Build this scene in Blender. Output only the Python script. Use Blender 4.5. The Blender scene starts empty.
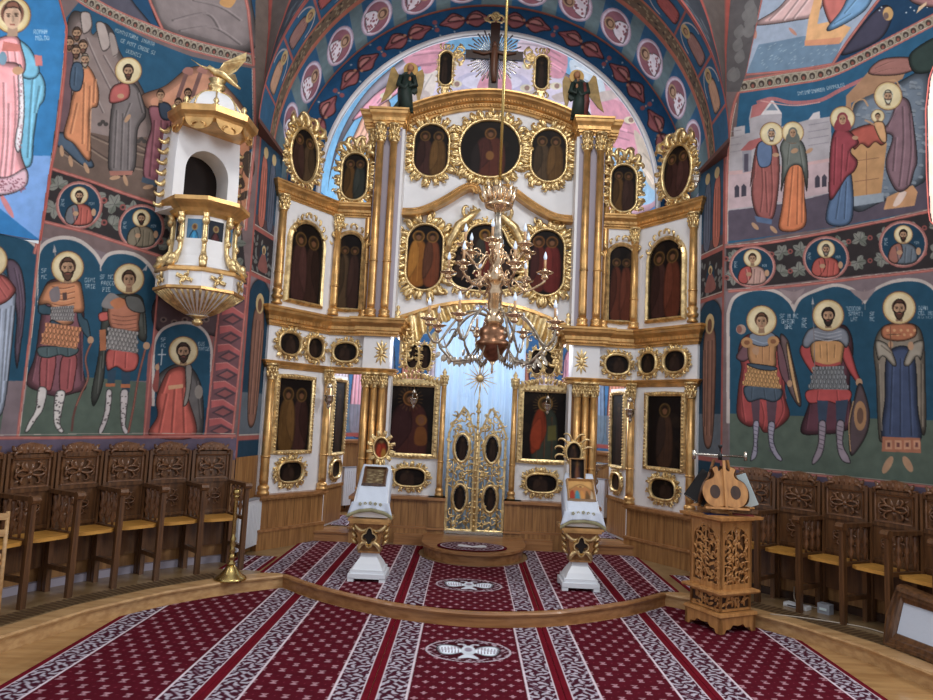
import bpy, math, random
import numpy as np
rnd = random.Random(11)
COL = bpy.context.scene.collection
PI = math.pi
R_ = math.radians

# ------------------------------------------------------------------ camera data (also used to place traced paintings on the real walls)
F_PX, PITCH, ROLL, YAW, CAMX, CAMZ = 690.0, .0946, .04616, -.00752, -.129, 1.8
_cy, _sy, _cp, _sp, _cr, _sr = math.cos(YAW), math.sin(YAW), math.cos(PITCH), math.sin(PITCH), math.cos(ROLL), math.sin(ROLL)
RW, CYW = 4.3, 4.35          # radius of the round nave and the y of its centre
def rays(p):
    p = np.asarray(p, float).reshape(-1, 2)
    a, b = p[:, 0]-466.5, p[:, 1]-350
    x = (a*_cr+b*_sr)/F_PX; u = -(-a*_sr+b*_cr)/F_PX
    Y = _cp-u*_sp; Z = _sp+u*_cp
    return np.stack([x*_cy+Y*_sy, -x*_sy+Y*_cy, Z], 1)
C0 = np.array([CAMX, 0, CAMZ])
def on_cyl(p):
    d = rays(p); o = C0-np.array([0, CYW, 0])
    a = d[:, 0]**2+d[:, 1]**2; b = o[0]*d[:, 0]+o[1]*d[:, 1]; c = o[0]**2+o[1]**2-RW*RW
    t = (-b+np.sqrt(b*b-a*c))/a
    return C0+d*t[:, None]
def on_plane(p, p0, p1):
    d = rays(p); n = np.array([-(p1[1]-p0[1]), p1[0]-p0[0], 0.]); q = np.array([p0[0], p0[1], 0.])
    return C0+d*(((q-C0)@n)/(d@n))[:, None]

# ------------------------------------------------------------------ colours and materials
def lin1(v):
    v = v/255.
    return v/12.92 if v <= .04045 else ((v+.055)/1.055)**2.4
def lin(c): return tuple(lin1(v) for v in c)
MATS = {}
def mat(name, col, rough=.5, metal=0., var=.0, vscale=(1, 1, 1), vs=6., bump=0., bs=30., col2=None, spec=.5, emit=None, trans=0., coat=0., alpha=1.):
    m = bpy.data.materials.new(name); m.use_nodes = True
    nt = m.node_tree; N = nt.nodes; L = nt.links
    b = N['Principled BSDF']
    c = lin(col)
    b.inputs['Base Color'].default_value = (*c, 1)
    b.inputs['Roughness'].default_value = rough; b.inputs['Metallic'].default_value = metal
    b.inputs['Specular IOR Level'].default_value = spec
    b.inputs['Transmission Weight'].default_value = trans
    b.inputs['Coat Weight'].default_value = coat
    tc = N.new('ShaderNodeTexCoord')
    if var or col2:
        mp = N.new('ShaderNodeMapping'); mp.inputs['Scale'].default_value = vscale
        no = N.new('ShaderNodeTexNoise'); no.inputs['Scale'].default_value = vs; no.inputs['Detail'].default_value = 5
        L.new(tc.outputs['Object'], mp.inputs[0]); L.new(mp.outputs[0], no.inputs['Vector'])
        cr = N.new('ShaderNodeValToRGB')
        c2 = lin(col2) if col2 else tuple(v*(1-var) for v in c)
        c1 = c if col2 else tuple(min(1, v*(1+var)) for v in c)
        cr.color_ramp.elements[0].position = .35; cr.color_ramp.elements[1].position = .65
        cr.color_ramp.elements[0].color = (*c2, 1); cr.color_ramp.elements[1].color = (*c1, 1)
        L.new(no.outputs['Fac'], cr.inputs[0]); L.new(cr.outputs[0], b.inputs['Base Color'])
    if bump:
        n2 = N.new('ShaderNodeTexNoise'); n2.inputs['Scale'].default_value = bs; n2.inputs['Detail'].default_value = 3
        bm = N.new('ShaderNodeBump'); bm.inputs['Strength'].default_value = bump; bm.inputs['Distance'].default_value = .01
        L.new(tc.outputs['Object'], n2.inputs['Vector']); L.new(n2.outputs['Fac'], bm.inputs['Height']); L.new(bm.outputs[0], b.inputs['Normal'])
    if emit:
        b.inputs['Emission Color'].default_value = (*lin(emit[0]), 1); b.inputs['Emission Strength'].default_value = emit[1]
    MATS[name] = m
    return m
def paint_mat(name, rough=.55, gain=1., spec=.3, coat=0.):
    m = bpy.data.materials.new(name); m.use_nodes = True
    nt = m.node_tree; N = nt.nodes; L = nt.links; b = N['Principled BSDF']
    at = N.new('ShaderNodeAttribute'); at.attribute_name = 'Col'
    tc = N.new('ShaderNodeTexCoord'); no = N.new('ShaderNodeTexNoise'); no.inputs['Scale'].default_value = 9; no.inputs['Detail'].default_value = 8
    L.new(tc.outputs['Object'], no.inputs['Vector'])
    mr = N.new('ShaderNodeMapRange'); mr.inputs['From Min'].default_value = .3; mr.inputs['From Max'].default_value = .7
    mr.inputs['To Min'].default_value = .86*gain; mr.inputs['To Max'].default_value = 1.12*gain
    mx = N.new('ShaderNodeVectorMath'); mx.operation = 'SCALE'
    L.new(no.outputs['Fac'], mr.inputs['Value']); L.new(at.outputs['Color'], mx.inputs[0]); L.new(mr.outputs[0], mx.inputs['Scale'])
    L.new(mx.outputs[0], b.inputs['Base Color'])
    b.inputs['Roughness'].default_value = rough; b.inputs['Specular IOR Level'].default_value = spec; b.inputs['Coat Weight'].default_value = coat
    return m
GOLD = mat('gold_leaf', (232, 200, 146), .33, .82, var=.34, vs=16, bump=.35, bs=45)
GOLDP = mat('gold_moulding', (212, 168, 108), .36, .72, var=.25, vs=7, bump=.15, bs=25)
BRASS = mat('brass', (226, 198, 164), .2, .9, var=.25, vs=14)
COPPER = mat('copper', (150, 110, 84), .3, .9, var=.35, vs=20)
BRASSY = mat('yellow_brass', (190, 165, 105), .25, .95)
SILVER = mat('silver', (205, 200, 190), .25, .95, bump=.4, bs=60)
GLASSC = mat('crystal', (176, 166, 150), .15, .6, var=.5, vs=22, spec=.9)
WHITE = mat('white_paint', (234, 235, 238), .5, var=.05, vs=3)
LILAC = mat('pale_lilac_paint', (172, 166, 180), .55)
ENAMEL = mat('white_enamel', (225, 230, 236), .35)
OAK = mat('oak', (168, 124, 76), .42, col2=(132, 92, 54), vscale=(9, 9, .7), vs=3.2, coat=.15)
OAKH = mat('oak_horizontal', (172, 124, 80), .4, col2=(140, 96, 58), vscale=(.8, 6, 9), vs=3, coat=.2)
OAKL = mat('light_oak', (198, 160, 112), .42, col2=(170, 130, 86), vscale=(1, 5, 9), vs=3, coat=.2)
WALNUT = mat('walnut', (112, 76, 46), .4, col2=(74, 49, 30), vscale=(9, 9, .8), vs=3.5, coat=.2)
WALNUTC = mat('carved_walnut', (128, 88, 58), .38, col2=(92, 60, 38), vs=14, bump=.5, bs=50, coat=.2)
DARKW = mat('dark_wood', (70, 45, 30), .45, col2=(48, 30, 22), vscale=(8, 8, 1), vs=3)
LECT = mat('lectern_oak', (196, 142, 84), .42, col2=(160, 110, 62), vscale=(8, 8, 1), vs=3, coat=.1)
SEATM = mat('golden_ash_seat', (205, 152, 72), .45, col2=(175, 122, 52), vscale=(2, 9, 5), vs=3)
BLACK = mat('black_cloth', (22, 20, 22), .8)
DARK = mat('dark_interior', (26, 16, 14), .9)
CLOTH = mat('white_cloth', (205, 214, 228), .85, bump=.25, bs=30)
CURT = mat('white_curtain', (206, 224, 242), .8)
_n = CURT.node_tree; _t = _n.nodes.new('ShaderNodeBsdfTranslucent'); _t.inputs[0].default_value = (.72, .84, .96, 1); _m = _n.nodes.new('ShaderNodeMixShader')
_n.links.new(_n.nodes['Principled BSDF'].outputs[0], _m.inputs[1]); _n.links.new(_t.outputs[0], _m.inputs[2]); _n.links.new(_m.outputs[0], _n.nodes['Material Output'].inputs[0])
TASSEL = mat('gold_fringe', (170, 165, 130), .7, bump=.6, bs=120)
CANDLE = mat('candle_wax', (190, 150, 110), .5)
BULB = mat('clear_flame_bulb', (215, 230, 246), .1, spec=.8, emit=((200, 220, 255), .25))
FLOORW = mat('floor_boards', (190, 150, 100), .28, col2=(158, 118, 74), vscale=(.7, 6, 1), vs=2.2, coat=.35)
FLOORD = mat('raised_floor_boards', (150, 126, 92), .32, col2=(124, 98, 66), vscale=(3, 3, 1), vs=2.2, coat=.3)
GRILLE = mat('floor_grille_wood', (90, 68, 46), .5)
GREEN = mat('dark_green_robe', (30, 48, 42), .6, var=.3, vs=9)
REDR = mat('dull_red_robe', (110, 55, 52), .6, var=.3, vs=9)
OCHREW = mat('ochre_wing', (172, 142, 84), .5, var=.2, vs=14)
SKIN = mat('painted_skin', (176, 126, 90), .6)
PAPER = mat('paper', (205, 222, 226), .8)
REDB = mat('red_book_cloth', (120, 35, 40), .6)
BLUEB = mat('blue_book_cloth', (40, 55, 110), .6)
GREYP = mat('grey_plastic', (150, 155, 165), .5)
CABLE = mat('white_cable', (190, 180, 165), .6)
BLACKP = mat('black_plastic', (25, 25, 28), .4)
IMPOST = mat('impost_paint', (96, 62, 58), .7)
FRESCO = paint_mat('fresco_paint', .7, 1.0, .2)
ICONP = paint_mat('icon_varnish', .5, .78, .12, coat=.0)
PILE = paint_mat('carpet_pile', .95, 1.0, .1)

# ------------------------------------------------------------------ object helpers
ORG = {}
def thing(name, label, cat, loc=(0, 0, 0), group=None, rz=0.):
    o = bpy.data.objects.new(name, None); COL.objects.link(o); o.empty_display_size = .05
    o.location = loc; o.rotation_euler = (0, 0, rz)
    o['label'] = label; o['category'] = cat
    if group: o['group'] = group
    ORG[o.name] = (np.array(loc, float), rz)
    return o
def tag(o, label, cat, group=None, kind=None):
    if kind: o['kind'] = kind
    if label: o['label'] = label
    if cat: o['category'] = cat
    if group: o['group'] = group
    return o
def link(me, name, parent=None):
    o = bpy.data.objects.new(name, me); COL.objects.link(o)
    if parent is not None:
        o.parent = parent; ORG[o.name] = ORG.get(parent.name, (np.zeros(3), 0.))
    return o
def to_local(V, parent):
    if parent is None or parent.name not in ORG: return V
    o, rz = ORG[parent.name]
    V = V-o
    if rz:
        c, s = math.cos(-rz), math.sin(-rz)
        V = np.stack([V[:, 0]*c-V[:, 1]*s, V[:, 0]*s+V[:, 1]*c, V[:, 2]], 1)
    return V
def copy_tree(o, parent=None):
    c = o.copy(); COL.objects.link(c); c.parent = parent
    for ch in [x for x in o.children]: copy_tree(ch, c)
    return c

class MB:
    def __init__(s, T=None): s.V = []; s.Fc = []; s.mi = []; s.sm = []; s.T = T; s.n = 0
    def add(s, V, Fc, mi=0, sm=False):
        V = np.asarray(V, float).reshape(-1, 3)
        if s.T is not None:
            V = np.array([s.T(*v) for v in V])
        s.V.append(V); n = s.n
        for f in Fc: s.Fc.append([i+n for i in f])
        s.mi += [mi]*len(Fc); s.sm += [sm]*len(Fc); s.n += len(V)
        return s
    def box(s, x0, x1, y0, y1, z0, z1, mi=0):
        V = [(x, y, z) for x in (x0, x1) for y in (y0, y1) for z in (z0, z1)]
        return s.add(V, [(0, 1, 3, 2), (4, 6, 7, 5), (0, 4, 5, 1), (2, 3, 7, 6), (0, 2, 6, 4), (1, 5, 7, 3)], mi)
    def lathe(s, prof, n=16, c=(0, 0), mi=0, sm=True, z0=0, ph=0.):
        V = []; Fc = []
        for r, z in prof:
            for k in range(n):
                a = 2*PI*k/n+ph; V.append((c[0]+r*math.cos(a), c[1]+r*math.sin(a), z0+z))
        m = len(prof)
        for i in range(m-1):
            for k in range(n):
                k2 = (k+1) % n; Fc.append((i*n+k, i*n+k2, (i+1)*n+k2, (i+1)*n+k))
        Fc.append(tuple(range(n))[::-1]); Fc.append(tuple(range((m-1)*n, m*n)))
        return s.add(V, Fc, mi, sm)
    def tube(s, path, r, n=6, mi=0, sm=True):
        P = np.array(path, float); m = len(P)
        rr = r if hasattr(r, '__len__') else [r]*m
        V = []; Fc = []
        up = np.array([0, 0, 1.])
        t0 = None
        for i in range(m):
            t = P[min(i+1, m-1)]-P[max(i-1, 0)]; t /= (np.linalg.norm(t)+1e-9)
            if t0 is None:
                a = np.cross(t, up)
                if np.linalg.norm(a) < .1: a = np.cross(t, [1., 0, 0])
            else: a = a-t*(a@t)
            a = a/(np.linalg.norm(a)+1e-9); b = np.cross(t, a); t0 = t
            for k in range(n):
                w = 2*PI*k/n; V.append(P[i]+(a*math.cos(w)+b*math.sin(w))*rr[i])
        for i in range(m-1):
            for k in range(n):
                k2 = (k+1) % n; Fc.append((i*n+k, i*n+k2, (i+1)*n+k2, (i+1)*n+k))
        Fc.append(tuple(range(n))[::-1]); Fc.append(tuple(range((m-1)*n, m*n)))
        return s.add(V, Fc, mi, sm)
    def prism(s, poly, y0, y1, mi=0):
        """polygon in x,z extruded in y"""
        n = len(poly)
        V = [(x, y0, z) for x, z in poly]+[(x, y1, z) for x, z in poly]
        Fc = [tuple(range(n)), tuple(range(2*n-1, n-1, -1))]+[(i, (i+1) % n, n+(i+1) % n, n+i) for i in range(n)]
        return s.add(V, Fc, mi)
    def slab(s, poly, z0, z1, mi=0):
        n = len(poly)
        V = [(x, y, z0) for x, y in poly]+[(x, y, z1) for x, y in poly]
        Fc = [tuple(range(n)), tuple(range(2*n-1, n-1, -1))]+[(i, (i+1) % n, n+(i+1) % n, n+i) for i in range(n)]
        return s.add(V, Fc, mi)
    def ring(s, outer, inner, y0, y1, mi=0):
        """region between two matching closed curves in x,z, extruded in y"""
        n = len(outer)
        V = [(x, y0, z) for x, z in outer]+[(x, y0, z) for x, z in inner]+[(x, y1, z) for x, z in outer]+[(x, y1, z) for x, z in inner]
        Fc = []
        for i in range(n):
            j = (i+1) % n
            Fc += [(i, j, n+j, n+i), (2*n+i, 3*n+i, 3*n+j, 2*n+j), (i, 2*n+i, 2*n+j, j), (n+i, n+j, 3*n+j, 3*n+i)]
        return s.add(V, Fc, mi)
    def ell(s, c, r, n=10, m=6, mi=0):
        V = []; Fc = []
        for i in range(m+1):
            t = PI*i/m
            for k in range(n):
                a = 2*PI*k/n; V.append((c[0]+r[0]*math.sin(t)*math.cos(a), c[1]+r[1]*math.sin(t)*math.sin(a), c[2]+r[2]*math.cos(t)))
        for i in range(m):
            for k in range(n):
                k2 = (k+1) % n; Fc.append((i*n+k, i*n+k2, (i+1)*n+k2, (i+1)*n+k))
        return s.add(V, Fc, mi, True)
    def build(s, name, mats, parent=None):
        V = np.concatenate(s.V) if s.V else np.zeros((0, 3))
        V = to_local(V, parent)
        me = bpy.data.meshes.new(name)
        me.from_pydata(V.tolist(), [], s.Fc)
        for m in (mats if isinstance(mats, (list, tuple)) else [mats]): me.materials.append(m)
        me.polygons.foreach_set('material_index', s.mi); me.polygons.foreach_set('use_smooth', s.sm)
        import bmesh
        bm = bmesh.new(); bm.from_mesh(me); bmesh.ops.recalc_face_normals(bm, faces=bm.faces); bm.to_mesh(me); bm.free()
        me.update()
        return link(me, name, parent)

# ------------------------------------------------------------------ curves in a plane
def catmull(p, closed=True, k=6):
    p = np.asarray(p, float); n = len(p)
    if n < 3: return p
    out = []
    rng = range(n) if closed else range(n-1)
    for i in rng:
        g = (lambda j: p[j % n]) if closed else (lambda j: p[min(max(j, 0), n-1)])
        a, b, c, d = g(i-1), g(i), g(i+1), g(i+2)
        for t in np.arange(k)/k:
            out.append(.5*((2*b)+(-a+c)*t+(2*a-5*b+4*c-d)*t*t+(-a+3*b-3*c+d)*t**3))
    if not closed: out.append(p[-1])
    return np.array(out)
def c_ell(cx, cz, rx, rz, n=36): return [(cx+rx*math.cos(2*PI*i/n), cz+rz*math.sin(2*PI*i/n)) for i in range(n)]
def c_sup(cx, cz, rx, rz, e=.6, n=44):
    o = []
    for i in range(n):
        a = 2*PI*i/n; c, s = math.cos(a), math.sin(a)
        o.append((cx+rx*math.copysign(abs(c)**e, c), cz+rz*math.copysign(abs(s)**e, s)))
    return o
def c_stad(cx, cz, rx, rz, n=20):
    """upright (rz>rx) or lying stadium"""
    o = []
    if rz >= rx:
        for i in range(n+1): a = PI*i/n; o.append((cx+rx*math.cos(a), cz+rz-rx+rx*math.sin(a)))
        for i in range(n+1): a = PI+PI*i/n; o.append((cx+rx*math.cos(a), cz-rz+rx+rx*math.sin(a)))
    else:
        for i in range(n+1): a = -PI/2+PI*i/n; o.append((cx+rx-rz+rz*math.cos(a), cz+rz*math.sin(a)))
        for i in range(n+1): a = PI/2+PI*i/n; o.append((cx-rx+rz+rz*math.cos(a), cz+rz*math.sin(a)))
    return o
def c_rect(x0, x1, z0, z1): return [(x1, z0), (x1, (z0+z1)/2), (x1, z1), ((x0+x1)/2, z1), (x0, z1), (x0, (z0+z1)/2), (x0, z0), ((x0+x1)/2, z0)]
def c_arch(x0, x1, z0, z1, n=16):
    r = (x1-x0)/2; cx = (x0+x1)/2
    return [(x1, z0), (x1, (z0+z1-r)/2)]+[(cx+r*math.cos(PI*i/n), z1-r+r*math.sin(PI*i/n)) for i in range(n+1)]+[(x0, (z0+z1-r)/2), (x0, z0), (cx, z0)]
def resample(c, n, closed=True):
    c = np.array(c, float)
    q = np.vstack([c, c[:1]]) if closed else c
    d = np.r_[0, np.cumsum(np.hypot(*np.diff(q, axis=0).T))]
    t = np.linspace(0, d[-1], n, endpoint=not closed)
    return np.stack([np.interp(t, d, q[:, 0]), np.interp(t, d, q[:, 1])], 1), d[-1]
def normals2(c, closed=True):
    c = np.array(c, float)
    if closed: t = np.roll(c, -1, 0)-np.roll(c, 1, 0)
    else: t = np.gradient(c, axis=0)
    t /= np.hypot(t[:, 0], t[:, 1])[:, None]+1e-9
    n = np.stack([t[:, 1], -t[:, 0]], 1)
    if closed:
        ctr = c.mean(0)
        if (n*(c-ctr)).sum() < 0: n = -n
    return n
def moulding(mb, curve, prof, closed=True, mi=0, sm=False, flip=1):
    """prof: list of (offset outward, depth d); curve in (u,z); local coords are (u,d,z)"""
    c = np.array(curve, float); n = normals2(c, closed)*flip
    m = len(prof); V = []; Fc = []; k = len(c)
    # mitre correction
    for i in range(k):
        if closed or 0 < i < k-1:
            a = c[i]-c[i-1]; b = c[(i+1) % k]-c[i]
            la, lb = np.hypot(*a), np.hypot(*b)
            cs = (a@b)/(la*lb+1e-9); sc = 1/max(.5, math.sqrt(max(0, (1+cs)/2)))
        else: sc = 1
        for o, d in prof:
            p = c[i]+n[i]*o*sc; V.append((p[0], d, p[1]))
    for i in range(k if closed else k-1):
        j = (i+1) % k
        for q in range(m-1): Fc.append((i*m+q, j*m+q, j*m+q+1, i*m+q+1))
    return mb.add(V, Fc, mi, sm)
def curl(mb, u, z, ang, L, r, hand=1, d=.02, turn=3.6, mi=0, n=5):
    """a carved acanthus curl: a tapering volute lying on the panel"""
    p = []; rr = []; x, y = u, z; a = ang; K = 8
    for i in range(K+1):
        t = i/K
        p.append((x, d+.6*r*math.sin(PI*t)+.3*r, y)); rr.append(r*(1.15*(1-t)**.7*(.45+.55*math.sin(min(1, t*2.2)*PI/2))+.12))
        st = L/K*(1.25-.9*t)
        a += hand*turn/K*(.3+1.4*t); x += math.cos(a)*st; y += math.sin(a)*st
    mb.tube(p, rr, n, mi)
def leaf(mb, u, z, ang, L, w, d=.015, mi=0, bend=0.):
    """a pointed carved leaf"""
    K = 6; V = []; Fc = []
    x, y = u, z; a = ang
    for i in range(K+1):
        t = i/K; ww = w*math.sin(PI*(.12+.88*t))**.8 if i < K else .001
        nx, ny = -math.sin(a), math.cos(a); h = d+.5*w*math.sin(PI*min(1, t+.15))
        V += [(x+nx*ww, d*.4, y+ny*ww), (x, h, y), (x-nx*ww, d*.4, y-ny*ww)]
        a += bend/K; x += math.cos(a)*L/K; y += math.sin(a)*L/K
    for i in range(K):
        for q in (0, 1): Fc.append((i*3+q, i*3+q+1, i*3+q+4, i*3+q+3))
    mb.add(V, Fc, mi, True)
def carved(mb, curve, w=.08, step=.07, d0=.02, size=1., crown=0, mi=0, rim=.02, base=0.):
    """carved gold surround around a closed curve: rim moulding and curls"""
    moulding(mb, curve, [(-.006, 0), (-.004, d0+.022), (rim*.5, d0+.032), (rim, d0+.02), (rim+.004, 0)], mi=mi, sm=True)
    P, Ltot = resample(curve, max(10, int(sum(np.hypot(*np.diff(np.vstack([curve, curve[:1]]), axis=0).T))/(step*.62))))
    n = normals2(P)
    for i, (p, q) in enumerate(zip(P, n)):
        a = math.atan2(q[1], q[0]); h = 1 if i % 2 else -1
        s_ = size*rnd.uniform(.75, 1.15)
        b = p+q*(rim*.7)
        curl(mb, b[0], b[1], a-h*1.0, w*1.35*s_, w*.19*s_, h, d0, mi=mi)
        leaf(mb, b[0], b[1], a+rnd.uniform(-.9, .9), w*1.0*s_, w*.26, d0, mi=mi, bend=rnd.uniform(-1.2, 1.2))
        if i % 3 == 0:
            b2 = b+q*w*.5; curl(mb, b2[0], b2[1], a+h*.5, w*.9*s_, w*.13, -h, d0, mi=mi); mb.ell((b[0]+q[0]*w*.3, d0+.01, b[1]+q[1]*w*.3), (w*.14, w*.12, w*.14), 6, 4, mi)
def beads(mb, curve, off, r, step, d, mi=0, closed=True):
    P, _ = resample(curve, max(3, int(sum(np.hypot(*np.diff(np.array(curve), axis=0).T))/step)), closed)
    n = normals2(P, closed)
    for p, q in zip(P, n):
        b = p+q*off; mb.ell((b[0], d, b[1]), (r, r, r), 6, 4, mi)
def sweep_plan(mb, path, prof, mi=0, sm=False):
    """profile (outward, z) swept along plan polyline (x,y); outward is to the right-hand side facing the viewer"""
    P = np.array(path, float); k = len(P); V = []; Fc = []; m = len(prof)
    seg = np.diff(P, axis=0); seg /= np.hypot(seg[:, 0], seg[:, 1])[:, None]
    nrm = np.stack([seg[:, 1], -seg[:, 0]], 1)
    for i in range(k):
        if i == 0: n = nrm[0]
        elif i == k-1: n = nrm[-1]
        else:
            n = nrm[i-1]+nrm[i]; n = n/(n@nrm[i-1])
        for o, z in prof:
            p = P[i]+n*o; V.append((p[0], p[1], z))
    for i in range(k-1):
        for q in range(m-1): Fc.append((i*m+q, (i+1)*m+q, (i+1)*m+q+1, i*m+q+1))
    Fc.append(tuple(range(m))); Fc.append(tuple(range((k-1)*m, k*m)))
    return mb.add(V, Fc, mi, sm)
def along(path, step, inset=.02):
    out = []
    P = np.array(path, float)
    for a, b in zip(P[:-1], P[1:]):
        L = np.hypot(*(b-a)); t = (b-a)/L; n = np.array([t[1], -t[0]])
        k = max(1, int((L-inset)/step))
        for i in range(k):
            out.append((a+t*(inset/2+(i+.5)*(L-inset)/k), t, n))
    return out

# ------------------------------------------------------------------ painting canvas -> dense coloured surface
FONT = {'A': '01110100011000111111100011000110001', 'B': '11110100011000111110100011000111110', 'C': '01111100001000010000100001000001111', 'D': '11110100011000110001100011000111110',
 'E': '11111100001000011110100001000011111', 'F': '11111100001000011110100001000010000', 'G': '01111100001000010011100011000101111', 'H': '10001100011000111111100011000110001',
 'I': '01110001000010000100001000010001110', 'L': '10000100001000010000100001000011111', 'M': '10001110111010110001100011000110001', 'N': '10001110011010110011100011000110001',
 'O': '01110100011000110001100011000101110', 'P': '11110100011000111110100001000010000', 'R': '11110100011000111110101001001010001', 'S': '01111100001000001110000010000111110',
 'T': '11111001000010000100001000010000100', 'U': '10001100011000110001100011000101110', 'V': '10001100011000110001100010101000100', 'Z': '11111000010001000100010001000011111', ' ': '0'*35}
class Canvas:
    model = 1.; sat = 1.
    def __init__(s, u0, u1, v0, v1, res, bg):
        s.u0, s.v0, s.res = u0, v0, res
        s.W = int(round((u1-u0)/res))+1; s.H = int(round((v1-v0)/res))+1
        s.u1 = u0+(s.W-1)*res; s.v1 = v0+(s.H-1)*res
        s.A = np.empty((s.H, s.W, 3)); s.A[:] = bg
        s.tf = lambda p: np.asarray(p, float).reshape(-1, 2); s.vw = (0, 0, 1)
        s.U, s.Vv = np.meshgrid(s.u0+np.arange(s.W)*res, s.v0+np.arange(s.H)*res)
    def view(s, x0, y0, k): s.vw = (x0, y0, k); return s
    def to(s, p):
        p = np.asarray(p, float).reshape(-1, 2); x0, y0, k = s.vw
        q = s.tf(np.stack([x0+p[:, 0]/k, y0+p[:, 1]/k], 1))
        return np.stack([(q[:, 0]-s.u0)/s.res, (q[:, 1]-s.v0)/s.res], 1)
    def raster(s, q, col, a=1., model=0.):
        x0, y0 = np.floor(q.min(0)).astype(int); x1, y1 = np.ceil(q.max(0)).astype(int)
        x0 = max(x0, 0); y0 = max(y0, 0); x1 = min(x1, s.W-1); y1 = min(y1, s.H-1)
        if x1 < x0 or y1 < y0: return
        X = np.arange(x0, x1+1); Y = np.arange(y0, y1+1)
        acc = np.zeros((len(Y), len(X)))
        for dy in (-.25, .25):
            yy = Y+dy
            for dx in (-.25, .25):
                xx = X+dx; ins = np.zeros((len(Y), len(X)), bool)
                a_ = q; b_ = np.roll(q, -1, 0)
                for (ax, ay), (bx, by) in zip(a_, b_):
                    if ay == by: continue
                    c = (ay > yy) != (by > yy)
                    if not c.any(): continue
                    xi = ax+(yy-ay)*(bx-ax)/(by-ay)
                    ins ^= c[:, None] & (xx[None, :] < xi[:, None])
                acc += ins
        if model and min(acc.shape) > 7:
            # painter's modelling: darker pigment along the contour of a robe or limb, a dark outline
            m = np.pad(acc/4, 1); r = int(max(1, min(acc.shape)/14)); b = m.copy()
            for _ in range(2):
                for ax in (0, 1): b = sum(np.roll(b, k, ax) for k in range(-r, r+1))/(2*r+1)
            b = b[1:-1, 1:-1]; k = np.clip((b-.5)*2, 0, 1)
            e = sum(np.roll(m, k_, ax_) for k_, ax_ in ((1, 0), (-1, 0), (1, 1), (-1, 1)))[1:-1, 1:-1]/4
            f = 1-model*(1-k)*.55; f = np.where((e < .95) & (acc > 0), f*(1-.38*model), f)+model*.1*(k > .8)
            col = np.array(col, float)*f[..., None]
        acc = (acc/4*a)[..., None]
        s.A[y0:y1+1, x0:x1+1] = s.A[y0:y1+1, x0:x1+1]*(1-acc)+np.array(col, float)*acc
    def P(s, pts, col, a=1., sm=True, out=None, ow=1.2):
        p = catmull(pts) if sm and len(pts) > 2 else np.asarray(pts, float)
        s.raster(s.to(p), col, a, s.model if sm and len(pts) > 4 and a > .9 else 0.)
        if out is not None: s.L(np.vstack([p, p[:1]]), ow, out, a, sm=False)
        return s
    def L(s, pts, w, col, a=1., sm=True):
        p = catmull(pts, False) if sm and len(pts) > 2 else np.asarray(pts, float)
        t = np.gradient(p, axis=0); t /= np.hypot(t[:, 0], t[:, 1])[:, None]+1e-9
        n = np.stack([-t[:, 1], t[:, 0]], 1)*w/2
        for i in range(len(p)-1):
            s.raster(s.to([p[i]+n[i], p[i+1]+n[i+1], p[i+1]-n[i+1], p[i]-n[i]]), col, a)
        return s
    def E(s, cx, cy, rx, ry, col, a=1., ang=0., n=24):
        t = np.arange(n)*2*PI/n; x = rx*np.cos(t); y = ry*np.sin(t); c, d = math.cos(ang), math.sin(ang)
        s.raster(s.to(np.stack([cx+x*c-y*d, cy+x*d+y*c], 1)), col, a); return s
    def text(s, x, y, h, txt, col, ang=0., w=.62, up=-1, a=.9):
        """caps; x,y is the top left, in view units; up=-1 when y runs down"""
        ch = h*w; px = ch/6; py = h/7; c, d = math.cos(ang), math.sin(ang)
        for i, k in enumerate(txt):
            b = FONT.get(k, FONT['O'])
            for r in range(7):
                for q in range(5):
                    if b[r*5+q] == '1':
                        X = i*ch+q*px; Y = -up*r*py
                        pts = [(X, Y), (X+px*1.1, Y), (X+px*1.1, Y-up*py*1.1), (X, Y-up*py*1.1)]
                        s.raster(s.to([(x+e*c-f*d, y+e*d+f*c) for e, f in pts]), col, a)
        return s
    def surf(s, name, fn, m, parent=None, mask=None, flip=False):
        U, V = s.U.ravel(), s.Vv.ravel()
        Pt = to_local(fn(U, V), parent)
        H, W = s.H, s.W
        idx = np.arange(H*W).reshape(H, W)
        q = np.stack([idx[:-1, :-1], idx[:-1, 1:], idx[1:, 1:], idx[1:, :-1]], -1).reshape(-1, 4)
        if mask is not None:
            k = mask.ravel()[q].all(1); q = q[k]
            used = np.unique(q); re = -np.ones(H*W, int); re[used] = np.arange(len(used)); q = re[q]
            Pt = Pt[used]; colr = s.A.reshape(-1, 3)[used]
        else: colr = s.A.reshape(-1, 3)
        if flip: q = q[:, ::-1]
        me = bpy.data.meshes.new(name); nv, nf = len(Pt), len(q)
        me.vertices.add(nv); me.vertices.foreach_set('co', Pt.ravel())
        me.loops.add(nf*4); me.loops.foreach_set('vertex_index', q.ravel().astype(np.int32))
        me.polygons.add(nf); me.polygons.foreach_set('loop_start', np.arange(nf, dtype=np.int32)*4)
        me.polygons.foreach_set('use_smooth', np.ones(nf, bool))
        me.update(calc_edges=True)
        at = me.color_attributes.new('Col', 'FLOAT_COLOR', 'POINT')
        if s.sat != 1: g = colr@np.array([.3, .59, .11]); colr = g[:, None]+(colr-g[:, None])*s.sat
        c = np.clip(colr, 0, 255)/255.; c = np.where(c <= .04045, c/12.92, ((c+.055)/1.055)**2.4)
        at.data.foreach_set('color', np.concatenate([c, np.ones((nv, 1))], 1).ravel().astype(np.float32))
        me.materials.append(m)
        return link(me, name, parent)
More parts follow.
